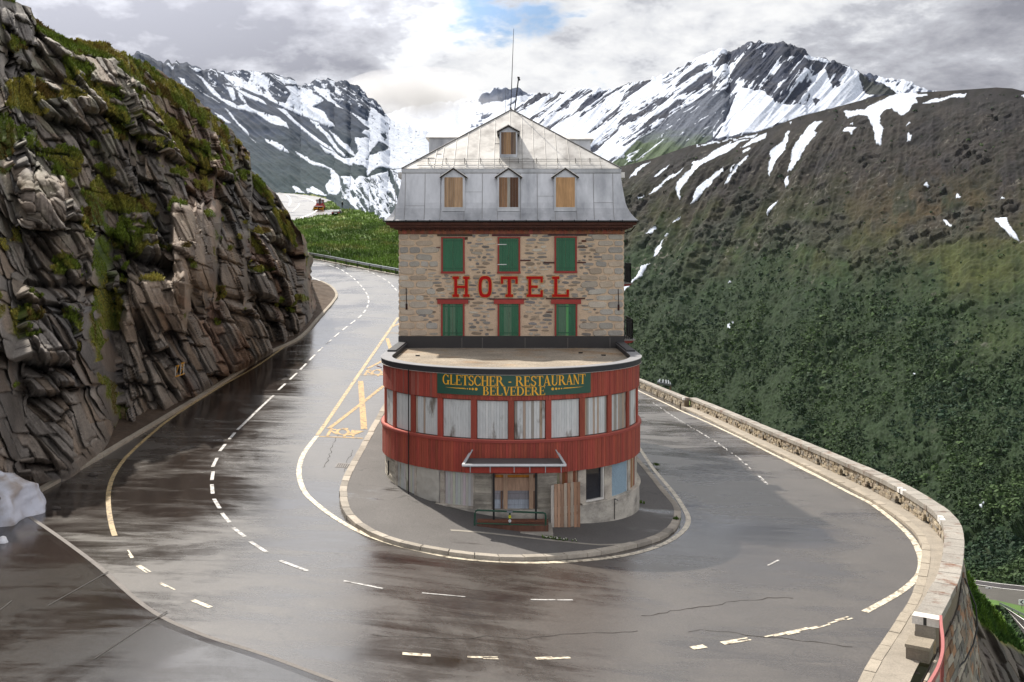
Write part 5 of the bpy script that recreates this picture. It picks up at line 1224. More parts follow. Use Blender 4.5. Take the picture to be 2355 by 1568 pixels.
# ---- big flank across the valley, right
mtop = interp([(1100, 470), (1380, 396)]+z5([(100, 790), (300, 740), (500, 670), (700, 635), (900, 590), (1100, 510), (1300, 460), (1400, 432), (1500, 405), (1650, 380), (1850, 370), (2050, 358), (2200, 347), (2290, 352), (2355, 368)])+[(2450, 222), (2620, 250)])
SNM = [z5(p) for p in [
 [(155,862),(190,815),(235,775),(275,757),(240,790),(200,835)], [(305,863),(340,820),(395,780),(370,812),(325,855)], [(285,963),(310,930),(380,870),(475,803),(460,830),(380,890),(320,940)], [(215,990),(265,960),(250,975)],
 [(455,990),(443,930),(450,890),(480,860),(530,790),(515,780),(560,765),(640,700),(700,665),(760,645),(820,637),(770,660),(720,700),(700,715),(640,745),(590,780),(540,830),(510,860),(490,900),(470,915),(462,950)],
 [(512,1005),(530,960),(570,905),(630,850),(692,790),(685,820),(640,870),(590,930),(540,985)], [(780,683),(830,645),(880,615),(922,600),(920,630),(870,655),(820,670)], [(800,722),(810,700),(845,690),(835,710)],
 [(708,905),(730,860),(780,800),(815,760),(835,740),(825,770),(790,810),(755,860),(725,895)], [(735,840),(740,815),(765,795),(750,830)],
 [(946,850),(942,780),(950,710),(975,685),(1020,655),(1040,595),(1055,595),(1050,650),(1030,700),(990,750),(965,800)], [(1045,822),(1065,770),(1072,700),(1110,640),(1160,570),(1190,540),(1232,533),(1210,555),(1190,590),(1205,600),(1190,640),(1140,700),(1100,760),(1070,810)],
 [(1025,900),(1030,860),(1048,840),(1050,880)], [(935,1055),(950,1010),(985,977),(970,1020)], [(1365,610),(1370,590),(1400,580),(1438,590),(1420,605),(1415,632),(1390,612)],
 [(1345,480),(1400,480),(1470,470),(1530,435),(1600,400),(1700,380),(1800,378),(1830,385),(1750,400),(1760,430),(1730,450),(1720,480),(1680,510),(1660,490),(1620,470),(1580,480),(1560,510),(1560,560),(1580,590),(1570,680),(1540,670),(1530,610),(1515,560),(1490,510),(1440,500),(1380,520)],
 [(1790,435),(1830,415),(1900,405),(1960,385),(2035,378),(2030,400),(1950,405),(1880,425),(1830,437)], [(1695,578),(1720,545),(1728,560)], [(1715,655),(1718,605),(1737,625),(1732,655)], [(1810,905),(1825,885),(1838,905)], [(1983,970),(1990,938),(2008,965)],
 [(2200,1075),(2260,1075),(2280,1120),(2310,1150),(2330,1200),(2290,1175),(2240,1130),(2205,1100)], [(2340,390),(2370,380),(2370,420)], [(1913,1085),(1925,1085),(1945,1110),(1960,1130),(1930,1125)], [(2215,980),(2235,950),(2248,960)],
 [(145,1500),(160,1460),(210,1420),(245,1370),(290,1340),(270,1365),(240,1420),(200,1440),(160,1490)], [(307,1305),(325,1260),(363,1208),(352,1250),(327,1295)], [(418,1118),(440,1095),(465,1080),(450,1100)], [(270,1185),(300,1155),(335,1150),(315,1170)], [(368,1192),(388,1165),(385,1182)],
 [(480,676),(600,655),(760,632),(870,608),(850,625),(780,632),(650,655)], [(1640,385),(1700,378),(1760,376),(1700,386)], [(1395,560),(1410,548),(1408,562)], [(1055,540),(1068,535),(1062,548)], [(1050,1385),(1100,1380),(1100,1395),(1060,1395)][:0] or [(713,1430),(720,1412),(725,1428)]]]
def massif():
    us = np.concatenate([np.linspace(1110, 1400, 50, endpoint=False), np.linspace(1400, 2370, 640), np.linspace(2374, 2620, 36)]); nv = 700
    T = np.linspace(0, 1, nv)[:, None]; bot = 1530.; tp = mtop(us)[None]; V = bot*(1-T)+tp*T; Ug = np.broadcast_to(us, V.shape)
    s = np.clip((us-1430)/924, -.3, 1.2)[None]
    base = 430+620*T**1.15; Yd = base*(1+.45*(1-s))
    kk = interp([(1100, 1.1), (1450, 1.05), (1650, .85), (1850, .55), (2080, .1), (2500, -.25)])(Ug); q = Ug+kk*240*(1-np.exp(-(V-300)/240.)); q = np.where(V < 300, Ug+kk*(V-300), q)
    P = W(Ug, V, Yd); n = gnormals(P); n *= np.sign(-n[..., 1:2]); x, y, z = P[..., 0], P[..., 1], P[..., 2]
    amp = sm(1., .93, T)
    rid = ridged(q/95, V/600, 0*q, 4, 201, .55); rid2 = ridged(q/30, V/160, 0*q, 4, 202, .6)
    D = rid*9*(.45+.55*sm(2150, 1900, Ug))+(rid2*2.2*sm(1250, 700, V)+rid2*.8)*(.4+.6*sm(2150, 1850, Ug))+2.2*fbm(x/14, y/14, z/14, 4, 203)+.9*ridged(x/5, y/5, z/5, 3, 209)
    crag = sm(.05, .35, fbm(x/60, y/60, z/40, 3, 204)+.25*np.exp(-((V-215-80*0)/70)**2))
    w1, w2, wr, wd = worley(x/9, y/9, z/9, 205); D += crag*((wr[0]-.5)*5+1.5*(wr[1]-.5)*wd[2]*3)
    b1, b2, br, bd = worley(x/2.3, y/2.3, z/2.3, 206, .9); forest = sm(540, 800, V+110*fbm(q/50, V/90, 0*q, 4, 207)-110*sm(1900, 2300, Ug)); forest = np.clip(forest, 0, 1)
    D += forest*(.55-b1)*2.3*(.6+.8*br[0])
    P2 = P+n*(D*amp)[..., None]
    # ground colours: warmer patches to the right, darker brown in the gullies
    f = fbm(q/55, V/90, 0*q, 5, 211); f2 = fbm(q/16, V/30, 0*q, 4, 212); f3 = fbm(x/30, y/30, z/30, 4, 213)
    rock = lerpc(hexc('#3f3d40'), hexc('#504b47'), sm(-.3, .4, f3)); brown = lerpc(hexc('#574b3c'), hexc('#463f2e'), sm(-.4, .4, f2)); olive = lerpc(hexc('#4a4f28'), hexc('#343f22'), sm(-.3, .4, f)); green = lerpc(hexc('#263b24'), hexc('#344d2b'), sm(-.25, .35, f2+.5*f3)); dkg = lerpc(hexc('#26352a'), hexc('#233b26'), sm(-.2, .3, f))
    c = lerpc(rock, brown, sm(400, 600, V+90*f+40*f2+60*(Ug < 1900)-80*(Ug > 2000))*.75); c = lerpc(c, olive, sm(380, 560, V+110*f+60*f2)); c = lerpc(c, green, sm(500, 680, V+90*f+70*f2)); 
    c = lerpc(c, hexc('#6b5640'), np.exp(-((Ug-2150)/190)**2-((V-480)/75)**2)*.75*sm(-.5, .2, f2)); c = lerpc(c, hexc('#5b5e2c'), np.exp(-((Ug-2230)/150)**2-((V-620)/70)**2)*.7*sm(-.4, .2, f)); c = lerpc(c, hexc('#56602c'), np.exp(-((Ug-2300)/100)**2-((V-790)/60)**2)*.6)
    c = lerpc(c, hexc('#4c4a4a'), crag[...]*.55*sm(760, 500, V)); c = lerpc(c, hexc('#3f3a30'), (sm(.1, .45, -rid2)*.5+sm(.2, .6, -rid)*.4)*sm(1100, 400, V)*(.25+.75*sm(2150, 1850, Ug)))
    c = lerpc(c, hexc('#8a857c'), (fbm(x/5, y/5, z/5, 4, 216) > .40)*.8*sm(.0, .3, fbm(x/70, y/70, z/35, 3, 217)))
    c = lerpc(c, hexc('#4a3d33'), sm(.2, .5, fbm(q/70, V/70, 0*q, 4, 218))*sm(1000, 1300, V)*.85)
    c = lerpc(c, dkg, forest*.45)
    wu = Ug+5*fbm(x/16, y/16, z/16, 4, 221)+2*fbm(x/5, y/5, z/5, 3, 222); wv = V+5*fbm(x/16, y/16, z/16, 4, 223)+2*fbm(x/5, y/5, z/5, 3, 224); sn = np.zeros(V.shape, bool)
    for p in SNM: sn |= inpoly(wu, wv, p)
    for (su_, sv_, ru, rv) in ((1683, 757, 4, 8), (1690, 752, 3, 4), (2258, 1168, 3, 2), (2264, 1166, 4, 2), (1752, 880, 2, 3), (2300, 1330, 3, 2), (2108, 870, 3, 2)): sn |= ((wu-su_)/ru)**2+((wv-sv_)/rv)**2 < 1
    c[sn] = np.array(hexc('#bcc3cf'))*(.93+.1*fbm(x[sn]/20, y[sn]/20, z[sn]/20, 3, 3))[:, None]
    dark = c.copy(); mos = sm(-.1, .3, fbm(x/11, y/11, z/11, 4, 231)+.5*f2); c = lerpc(c, c*np.array([.5, .56, .5]), mos*.75); c *= (.48-.17*sm(620, 380, V+60*f))[..., None]; c = lerpc(c, np.array(hexc('#2c3d22'))*.62, forest*.75); c[sn] = np.array(hexc('#bcc3cf'))  # cloud shadow over the flank painted in by lowering its ground colour
    P2[sn] = P[sn]+n[sn]*((rid*9*(.45+.55*sm(2150, 1900, Ug))+1.5)*amp)[sn][:, None]
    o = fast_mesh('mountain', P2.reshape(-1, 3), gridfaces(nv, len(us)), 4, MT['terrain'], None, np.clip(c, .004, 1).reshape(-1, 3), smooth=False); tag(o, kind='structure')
    return Ug, V, P2, n, forest, f, f2, sn, c, q
Um, Vm, Pm, nm, fom, f_m, f2_m, snm, cm_, qm = massif()
# alder scrub
w = np.clip(fom*sm(-.35, .3, f_m*.8+f2_m*.9+.08+.25*ridged(qm/26, Vm/200, 0*qm, 3, 330)), 0.02, 1)*(~snm)*(Um > 1405)*(Um < 2420); wf = (w*(1+0*Vm)).ravel(); wf = wf*(.6+.4*sm(700, 1300, Vm.ravel())); wf /= wf.sum()
sel = RNG.choice(len(wf), 36000, replace=False, p=wf); pts = Pm.reshape(-1, 3)[sel]; nb = 10
big = fbm(pts[:, 0]/22, pts[:, 1]/22, pts[:, 2]/22, 3, 301); colr = lerpc(hexc('#274023'), hexc('#465f33'), sm(-.4, .5, big+RNG.uniform(-.25, .25, len(pts)))); colr = colr*.62*np.array([1.0, .97, .88]); colr = lerpc(colr, hexc('#1b3120'), sm(0, .5, fbm(pts[:, 0]/50, pts[:, 1]/50, pts[:, 2]/50, 3, 302))*.8)  # scrub colour lowered as well, painting the same cloud shadow
R_ = np.clip(RNG.lognormal(-.12, .45, len(pts)), .4, 3.0)*(.75+.25*np.clip(pts[:, 1]/500, 0, 2)); th = RNG.uniform(0, 2*np.pi, (len(pts), nb)); ph = np.arccos(RNG.uniform(-.1, 1, (len(pts), nb)))
d = np.stack([np.cos(th)*np.sin(ph), np.sin(th)*np.sin(ph), np.cos(ph)*.8], -1); cen = pts[:, None]+d*(R_[:, None]*RNG.uniform(.75, 1.05, (len(pts), nb)))[..., None]+np.array([0, 0, .2])
a1 = np.cross(d, [0, 0, 1.]); a1 /= np.linalg.norm(a1, axis=-1)[..., None]+1e-6; a2 = np.cross(d, a1); rt = RNG.uniform(.3, .55, (len(pts), nb))*R_[:, None]; a1 = a1*rt[..., None]; a2 = a2*rt[..., None]*.8+d*(rt*RNG.uniform(-.5, .5, rt.shape))[..., None]
V4 = np.stack([cen-a1-a2, cen+a1-a2*.7, cen+a1*.8+a2, cen-a1*.7+a2*.9], 2).reshape(-1, 3); cc4 = np.repeat(colr, nb*4, 0)*np.repeat(RNG.uniform(.7, 1.3, len(pts)*nb), 4)[:, None]
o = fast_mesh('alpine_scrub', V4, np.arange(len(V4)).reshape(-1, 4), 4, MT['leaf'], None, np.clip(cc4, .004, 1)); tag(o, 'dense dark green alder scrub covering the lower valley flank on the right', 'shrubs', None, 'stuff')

# ---- snowy mountains
def mountain(name, us, topf, bot, nv, y0, y1, snowf, colf, kq, D0, k, sgn=1, extra=None):
    T = np.linspace(0, 1, nv)[:, None]; V = bot*(1-T)+topf(us)[None]*T; Ug = np.broadcast_to(us, V.shape); Yd = (y0+(y1-y0)*T**1.1)*np.ones_like(Ug)
    if extra is not None: Yd = Yd*extra(Ug, V)
    q = Ug+kq*V; P = W(Ug, V, Yd); n = gnormals(P); n *= np.sign(-n[..., 1:2]); x, y, z = P[..., 0], P[..., 1], P[..., 2]
    r1 = ridged(q/70, V/300, 0*q, 4, k, .55); r2 = ridged(q/18, V/60, 0*q, 4, k+1, .6); r3 = fbm(x/30, y/30, z/30, 4, k+2)
    amp = sm(1., .97, T); topj = sm(.9, 1, T)*fbm(Ug/9, 0*Ug, 0*Ug+k, 4, k+3)*6
    D = (r1*1.8+r2*.55+.35*r3)*D0
    wu = Ug+3*fbm(x/50, y/50, z/50, 4, k+4)+1.2*fbm(x/9, y/9, z/9, 2, k+5); wv = V+3*fbm(x/50, y/50, z/50, 4, k+6)+1.2*fbm(x/9, y/9, z/9, 2, k+7)
    sn = snowf(Ug, V, wu, wv, q, r1, r2, r3, x, y, z); c = colf(Ug, V, q, r1, r2, r3, x, y, z)
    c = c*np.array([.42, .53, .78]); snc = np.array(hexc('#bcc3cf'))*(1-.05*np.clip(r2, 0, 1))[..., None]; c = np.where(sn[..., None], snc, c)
    P2 = P+n*((np.where(sn, (r1*1.8+.35)*D0, D))*amp)[..., None]; P2[..., 2] += topj*Yd/F*1.1
    o = fast_mesh(name, P2.reshape(-1, 3), gridfaces(nv, len(us)), 4, MT['terrain'], None, np.clip(c, .004, 1).reshape(-1, 3), smooth=False); tag(o, kind='structure')
LS_ = [z7(p) for p in [
 [(540,485),(600,530),(680,580),(772,630),(700,597),(640,560),(590,525)], [(550,395),(600,420),(680,500),(760,580),(860,620),(880,640),(960,650),(1010,680),(1060,700),(1150,740),(1210,755),(1260,790),(1280,840),(1220,820),(1150,790),(1080,740),(1000,700),(900,665),(830,640),(760,600),(690,550),(640,490),(590,430)],
 [(800,510),(850,520),(865,560),(880,600),(850,600),(820,560)], [(890,550),(930,580),(945,620),(970,660),(920,620)], [(830,490),(900,530),(990,575),(1080,600),(1120,655),(1050,620),(980,600),(900,550)],
 [(740,400),(820,410),(900,425),(960,450),(985,400),(1000,365),(1080,380),(1060,400),(1100,420),(1130,450),(1120,500),(1150,560),(1200,600),(1260,610),(1290,560),(1250,500),(1330,500),(1390,530),(1480,540),(1500,580),(1560,620),(1480,650),(1570,700),(1600,780),(1640,830),(1560,790),(1440,730),(1340,680),(1250,640),(1150,600),(1060,560),(960,530),(870,500),(800,440)],
 [(1150,380),(1250,430),(1370,490),(1400,500),(1300,480),(1200,430)], [(420,420),(470,435),(490,480),(545,515),(480,490)], [(330,315),(400,345),(380,360),(340,345)], [(500,330),(600,375),(560,380)], [(785,655),(830,690),(880,760),(950,820),(975,870),(900,800),(840,730)], [(985,885),(1025,935),(1000,915)],
 [(700,705),(780,745),(840,785),(800,780),(730,740)], [(1090,893),(1150,905),(1230,950),(1285,1005),(1200,970),(1120,930)], [(1320,1000),(1420,1045),(1500,1100),(1560,1120),(1620,1170),(1680,1220),(1700,1300),(1660,1350),(1600,1340),(1570,1280),(1610,1230),(1600,1160),(1480,1110),(1380,1050)],
 [(1310,1270),(1370,1300),(1415,1335),(1330,1330)], [(1425,1310),(1480,1280),(1530,1310),(1585,1355),(1500,1340),(1440,1330)], [(1190,665),(1250,660),(1330,740),(1400,800),(1480,870),(1560,930),(1610,960),(1600,950),(1680,1040),(1600,990),(1500,920),(1420,850),(1330,790),(1260,720)],
 [(1440,735),(1520,780),(1580,850),(1640,920),(1690,990),(1740,1040),(1680,1010),(1600,910),(1540,840)], [(1590,830),(1680,900),(1760,980),(1810,1040),(1760,1020),(1680,940)],
 [(1760,680),(1860,740),(1900,760),(1920,650),(1960,680),(2060,720),(2120,740),(2200,780),(2700,830),(2700,1180),(2200,1150),(2050,1150),(1990,1140),(1940,1150),(1900,1180),(1890,1140),(1800,1090),(1750,1120),(1640,1060),(1560,1010),(1520,960),(1600,1000),(1700,1050),(1790,1050),(1830,1010),(1800,900),(1900,900),(1850,860),(1920,830),(1860,790)],
 [(1480,490),(1550,500),(1600,520),(1620,590),(1680,640),(1720,670),(1620,640),(1540,590),(1500,540)], [(1600,440),(1640,450),(1640,480),(1610,480)], [(400,300),(425,318),(390,310)], [(1650,500),(1700,540),(1690,570),(1650,540)]]]
LD = [z7(p) for p in [[(1885,1060),(1930,1000),(1980,945),(2050,965),(2040,1000),(1960,1030)], [(2000,860),(2040,850),(2050,890),(2020,920)], [(1760,1140),(1800,1090),(1870,1110),(1900,1140),(1840,1200),(1800,1250),(1760,1210)], [(1060,480),(1090,480),(1110,520),(1080,540)]]]
ltop = interp([(-500, 60), (0, 95), (200, 150)]+z7([(40, 240), (110, 213), (190, 245), (300, 295), (325, 275), (390, 305), (400, 290), (480, 295), (560, 320), (620, 360), (680, 352), (780, 372), (900, 355), (1000, 362), (1120, 370), (1200, 380), (1290, 410), (1375, 475), (1440, 465), (1500, 425), (1600, 422), (1640, 450), (1680, 435), (1730, 428), (1760, 470), (1830, 480), (1880, 520), (1900, 560), (2000, 620), (2060, 720), (2150, 765), (2250, 800), (2350, 830)])+[(1000, 312), (1100, 330)])
lowmix = z7([(1690, 1220), (1900, 1190), (2170, 1150), (2600, 1150), (2600, 1700), (2000, 1700), (1900, 1568), (1800, 1450), (1700, 1380)])
def lsnow(U_, V_, wu, wv, q, r1, r2, r3, x, y, z):
    s = np.zeros(U_.shape, bool)
    for p in LS_: s |= inpoly(wu, wv, p)
    lm = inpoly(wu, wv, lowmix); st = ridged((U_-.55*V_)/11, V_/38, 0*U_, 4, 411, .6)+.5*fbm(U_/14, V_/14, 0*U_, 3, 412)
    s |= lm & (st > .22)
    for p in LD: s &= ~inpoly(wu, wv, p)
    up_ = sm(1, 0, (V_-ltop(U_))/70); s |= (up_ > .2) & (ridged(q/8, V_/16, 0*q, 3, 413) > .62) & (U_ > 480)
    s &= ~((fbm(U_/5, V_/5, 0*U_, 3, 414) > .55))
    return s
def lcol(U_, V_, q, r1, r2, r3, x, y, z):
    c = lerpc(hexc('#474e56'), hexc('#3c4248'), sm(-.3, .5, r2+r3)); c = lerpc(c, hexc('#3f4c42'), sm(250, 430, V_+30*r3)*.9); return lerpc(c, hexc('#565a5c'), sm(.2, .6, r3)*.4)
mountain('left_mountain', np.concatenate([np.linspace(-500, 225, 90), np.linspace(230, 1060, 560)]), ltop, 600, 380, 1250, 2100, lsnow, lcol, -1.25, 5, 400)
# glacier basin in the middle
gtop = interp([(700, 330), (850, 292), (880, 266), (930, 248), (1010, 236), (1060, 228), (1100, 214), (1130, 206), (1150, 202)]+z1([(1080, 510), (1140, 545), (1200, 555), (1290, 548), (1350, 552), (1385, 550), (1410, 572), (1500, 530)])+[(1500, 240)])
GD = [z1(p) for p in [[(765, 605), (790, 560), (830, 535), (900, 525), (990, 505), (1080, 505), (1140, 545), (1060, 580), (1000, 590), (900, 612), (800, 630)], [(790, 735), (800, 712), (880, 703), (880, 722), (815, 742)], [(670, 605), (700, 590), (690, 612)], [(990, 640), (1060, 590), (1050, 620)], [(1090, 640), (1160, 630), (1150, 680), (1100, 660)]]]
def gsnow(U_, V_, wu, wv, q, r1, r2, r3, x, y, z):
    s = np.ones(U_.shape, bool)
    for p in GD: s &= ~inpoly(wu, wv, p)
    return s & ~((r2 > .5) & (r3 > .1) & (U_ > 1080))
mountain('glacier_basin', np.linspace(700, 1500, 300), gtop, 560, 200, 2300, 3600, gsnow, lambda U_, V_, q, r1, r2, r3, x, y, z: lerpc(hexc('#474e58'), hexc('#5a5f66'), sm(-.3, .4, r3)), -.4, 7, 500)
# big peak
ptop = interp([(1080, 300), (1150, 252), (1200, 232), (1240, 218)]+[(1290, 212), (1330, 204), (1355, 202), (1385, 206), (1410, 202), (1450, 191), (1490, 184)]+z5([(380, 270), (450, 230), (520, 190), (600, 155), (660, 128), (685, 124), (705, 148), (722, 150), (760, 130), (830, 98), (880, 91), (960, 98), (1020, 90), (1045, 105), (1090, 118), (1140, 135), (1150, 158), (1220, 185), (1330, 208), (1400, 240), (1450, 268), (1520, 300), (1600, 345), (1660, 385), (1750, 430)])+[(2200, 300)])
PWH = [z5(p) for p in [[(640,640),(690,560),(700,520),(740,440),(780,360),(900,370),(980,460),(1010,440),(1080,450),(1150,440),(1170,400),(1150,350),(1200,330),(1160,300),(1240,250),(1270,300),(1290,350),(1350,345),(1370,300),(1380,250),(1340,220),(1420,255),(1480,390),(1520,405),(1400,440),(1300,460),(1100,510),(1000,550),(900,590),(780,625)],
   [(1080,330),(1130,260),(1150,265),(1120,320)], [(1130,180),(1180,170),(1220,200),(1290,210),(1250,225),(1150,205)], [(700,70+80),(640,210),(560,240),(480,290),(600,160),(690,140)], [(925,100),(955,98),(900,130),(860,155)]]]
PSC = z5([(-250, 900), (60, 800), (120, 760), (220, 650), (450, 480), (640, 370), (700, 380), (755, 400), (700, 500), (620, 640), (520, 700), (300, 780), (100, 850)])
PDK = [z5(p) for p in [[(1180, 420), (1200, 405), (1220, 420), (1200, 450)], [(1430, 262), (1640, 385), (1560, 400), (1490, 400), (1470, 340)], [(960, 430), (1000, 420), (990, 450)]]]
def psnow(U_, V_, wu, wv, q, r1, r2, r3, x, y, z):
    k_ = np.where(U_ < 1640, 1.35, .75); qq = U_+k_*V_; st = ridged(qq/17, (V_-.6*U_)/110, 0*qq, 4, 611, .6)+.35*fbm(U_/20, V_/20, 0*U_, 4, 612)
    cov = interp([(1100, -.1), (1230, 0.02), (1330, .02), (1480, .12), (1600, .18), (1680, .42), (1760, .5), (1850, .42), (1950, .35), (2010, .6)])(U_); cov = cov+.22*sm(45, 8, V_-ptop(U_))-.18*sm(230, 330, V_)*(U_ < 1480)
    s = st > cov+.10; sc = inpoly(wu, wv, PSC); s &= ~(sc & (st < .75))
    for p in PWH: s |= inpoly(wu, wv, p)
    for p in PDK: s &= ~inpoly(wu, wv, p)
    return s
def pcol(U_, V_, q, r1, r2, r3, x, y, z):
    c = lerpc(hexc('#45464c'), hexc('#34363c'), sm(-.2, .5, r2)); c = lerpc(c, hexc('#5d544c'), sm(0, .4, r3)*.5)
    sc = inpoly(U_, V_, PSC).astype(float); c = lerpc(c, lerpc(hexc('#77736e'), hexc('#5f5c58'), _h(np.floor(U_), np.floor(V_), 0*U_, 3)), sc); c = lerpc(c, hexc('#5a6630'), sc*sm(300, 350, V_+18*r3)*.85)
    return lerpc(c, hexc('#4d4a38'), inpoly(U_, V_, PDK[1]).astype(float)*.8)
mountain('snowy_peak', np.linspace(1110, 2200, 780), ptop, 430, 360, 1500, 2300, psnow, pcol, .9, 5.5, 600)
btop = interp(z5([(1400, 280), (1440, 268), (1500, 275), (1560, 290), (1620, 300), (1680, 300), (1730, 315), (1770, 340), (1810, 365), (1860, 380)]))
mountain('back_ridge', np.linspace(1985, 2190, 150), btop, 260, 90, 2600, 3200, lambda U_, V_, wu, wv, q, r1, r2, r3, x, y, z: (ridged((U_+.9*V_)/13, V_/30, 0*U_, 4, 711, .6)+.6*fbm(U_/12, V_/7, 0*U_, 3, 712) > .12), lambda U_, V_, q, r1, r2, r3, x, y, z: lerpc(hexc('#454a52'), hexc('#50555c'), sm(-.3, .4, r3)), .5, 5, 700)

# ---- slope falling from the parapet into the valley, valley floor to the horizon
def near_slope():
    # plan grid outside the retaining wall
    path = smooth_path([(11.5, 20)]+[(x+.9, y) for x, y in WALL[2:]]+[(15.6, 95), (15.2, 110), (14.8, 130), (14, 150)], 1.0); P = np.array(path); n = normals2(path); k = 90
    off = np.linspace(0, 1, k)**1.3*110; X = P[:, None, 0]+n[:, None, 0]*off; Y = P[:, None, 1]+n[:, None, 1]*off; gz_ = g(P[:, 0], P[:, 1])[:, None]
    near = sm(66, 92, P[:, 1])[:, None]; drop0 = 19*(1-near)+.3
    Z = gz_-drop0-off*(.62+.1*near)+near*2.3*np.exp(-((off-6)/5.0)**2)+.9*fbm(X/6, Y/6, 0*X, 4, 31)*sm(0, 3, off)
    # left-right folding for near columns is hidden below the wall
    c = lerpc(hexc('#56702c'), hexc('#6f7838'), sm(-.3, .4, fbm(X/4, Y/4, Z/3, 4, 33))); c = lerpc(c, hexc('#6a635a'), (fbm(X/3, Y/3, Z/1.5, 4, 34) > .3)*.8)
    o = fast_mesh('valley_slope', np.stack([X, Y, Z], -1).reshape(-1, 3), gridfaces(len(P), k), 4, MT['grass'], None, c.reshape(-1, 3), smooth=True); tag(o, kind='structure')
near_slope()
# spur with grass above rock at the lower right edge, running out to the valley road
def spur():
    us = np.linspace(2140, 2480, 150); tp = interp([(2140, 1180), (2205, 1275), (2222, 1318), (2240, 1348), (2270, 1385), (2300, 1420), (2330, 1455), (2354, 1490), (2480, 1640)])(us); T = np.linspace(0, 1, 130)[:, None]; V = 1800*(1-T)+tp*T; Ug = np.broadcast_to(us, V.shape)
    Yd = 55+20*T+(Ug-2210)*.06; edge = interp([(2140, 1250), (2230, 1400), (2260, 1440), (2300, 1475), (2354, 1500), (2480, 1600)])(us)
    P = W(Ug, V, Yd); x, y, z = P[..., 0], P[..., 1], P[..., 2]; rk = sm(-8, 8, V-edge+8*fbm(x/2, y/2, z/2, 3, 35)); f1, f2, r, d = worley(x/1.8+.3*z, y/2, z/2.6, 36)
    P2 = P.copy(); P2[..., 1] -= rk*((r[0]-.5)*1.6-.3*(1-sm(0, .1, f2-f1)))+.7*fbm(x/1.8, y/1.8, z/1.8, 4, 37)*(1-rk)
    c = lerpc(lerpc(hexc('#5c7026'), hexc('#7f7a34'), sm(-.3, .3, fbm(x/2, y/2, z, 4, 38))), lerpc(hexc('#6a6159'), hexc('#3f3b38'), r[1]), rk)
    o = fast_mesh('spur', P2.reshape(-1, 3), gridfaces(130, 150), 4, MT['rock'], None, c.reshape(-1, 3), smooth=False); tag(o, kind='structure')
    idx = np.argwhere(rk < .3); idx = idx[RNG.choice(len(idx), min(9000, len(idx)), replace=False)]; pts = P2[idx[:, 0], idx[:, 1]]
    cols = lerpc(hexc('#4f6a22'), hexc('#3c5a24'), sm(-.2, .2, fbm(pts[:, 0]/3, pts[:, 1]/3, pts[:, 2]/3, 3, 39)))
    blades('spur_scrub', pts, np.tile([0, -.5, .8], (len(pts), 1)), RNG.uniform(.1, .3, len(pts)), cols, 'low green scrub and grass on the spur beside the retaining wall', 'shrubs', nb=6)
spur()
m = MB(); m.add([(-9000, -3000, -420), (9000, -3000, -420), (9000, 9000, -420), (-9000, 9000, -420)], [(0, 1, 2, 3)], hexc('#3c4a2c')); tag(m.build('ground', MT['terrain'], None), kind='structure')
# valley road far below, two legs of it
def rayp(u, v, Y): return Vector(((u-1177)/F*Y, Y, E+(595-v)/F*Y))
m = MB(); a = [rayp(2240, 1333, 300), rayp(2300, 1341, 296), rayp(2500, 1362, 290)]; b = [rayp(2240, 1344, 297), rayp(2300, 1353, 293), rayp(2500, 1374, 287)]
for i in range(2): m.add([a[i], a[i+1], b[i+1], b[i]], [(0, 1, 2, 3)], (.5, .5, .5))
vr = m.build('valley_road', MT['apron'], None); tag(vr, kind='structure'); 
m = MB()
for i in range(2):
    for (t, w_) in ((.06, .05), (.92, .05)):
        p, q = a[i].lerp(b[i], t), a[i+1].lerp(b[i+1], t); p2, q2 = a[i].lerp(b[i], t+w_), a[i+1].lerp(b[i+1], t+w_); up_ = Vector((0, 0, .03)); m.add([p+up_, q+up_, q2+up_, p2+up_], [(0, 1, 2, 3)], WHI)
m.build('edge_line', MT['line'], vr)
m = MB(); a = [rayp(2302, 1391, 150), rayp(2354, 1423, 140), rayp(2460, 1490, 128)]; b = [rayp(2318, 1405, 147), rayp(2354, 1458, 134), rayp(2440, 1540, 124)]
for i in range(2): m.add([a[i], a[i+1], b[i+1], b[i]], [(0, 1, 2, 3)], (.4, .4, .4))
vr2 = m.build('valley_road', MT['apron'], None); tag(vr2, kind='structure'); m = MB()
for i in range(2):
    for (t, w_) in ((.03, .05), (.62, .04)):
        p, q = a[i].lerp(b[i], t), a[i+1].lerp(b[i+1], t); p2, q2 = a[i].lerp(b[i], t+w_), a[i+1].lerp(b[i+1], t+w_); up_ = Vector((0, 0, .03)); m.add([p+up_, q+up_, q2+up_, p2+up_], [(0, 1, 2, 3)], WHI)
m.build('edge_line', MT['line'], vr2)
# bank between the two legs
m = MB(); A = [rayp(2230, 1345, 296), rayp(2300, 1353.5, 292), rayp(2520, 1376, 286)]; Bk = [rayp(2230, 1372, 230), rayp(2290, 1380, 200), rayp(2520, 1430, 190)]; Ck = [rayp(2200, 1380, 152), rayp(2302, 1392, 149), rayp(2500, 1500, 128)]
for i in range(2): m.add([A[i], A[i+1], Bk[i+1], Bk[i]], [(0, 1, 2, 3)], hexc('#4a4844')); m.add([Bk[i], Bk[i+1], Ck[i+1], Ck[i]], [(0, 1, 2, 3)], hexc('#46602c'))
Dk = [rayp(2200, 1560, 140), rayp(2318, 1560, 130), rayp(2500, 1660, 120)]; 
tag(m.build('bank', MT['grass'], None), kind='structure')
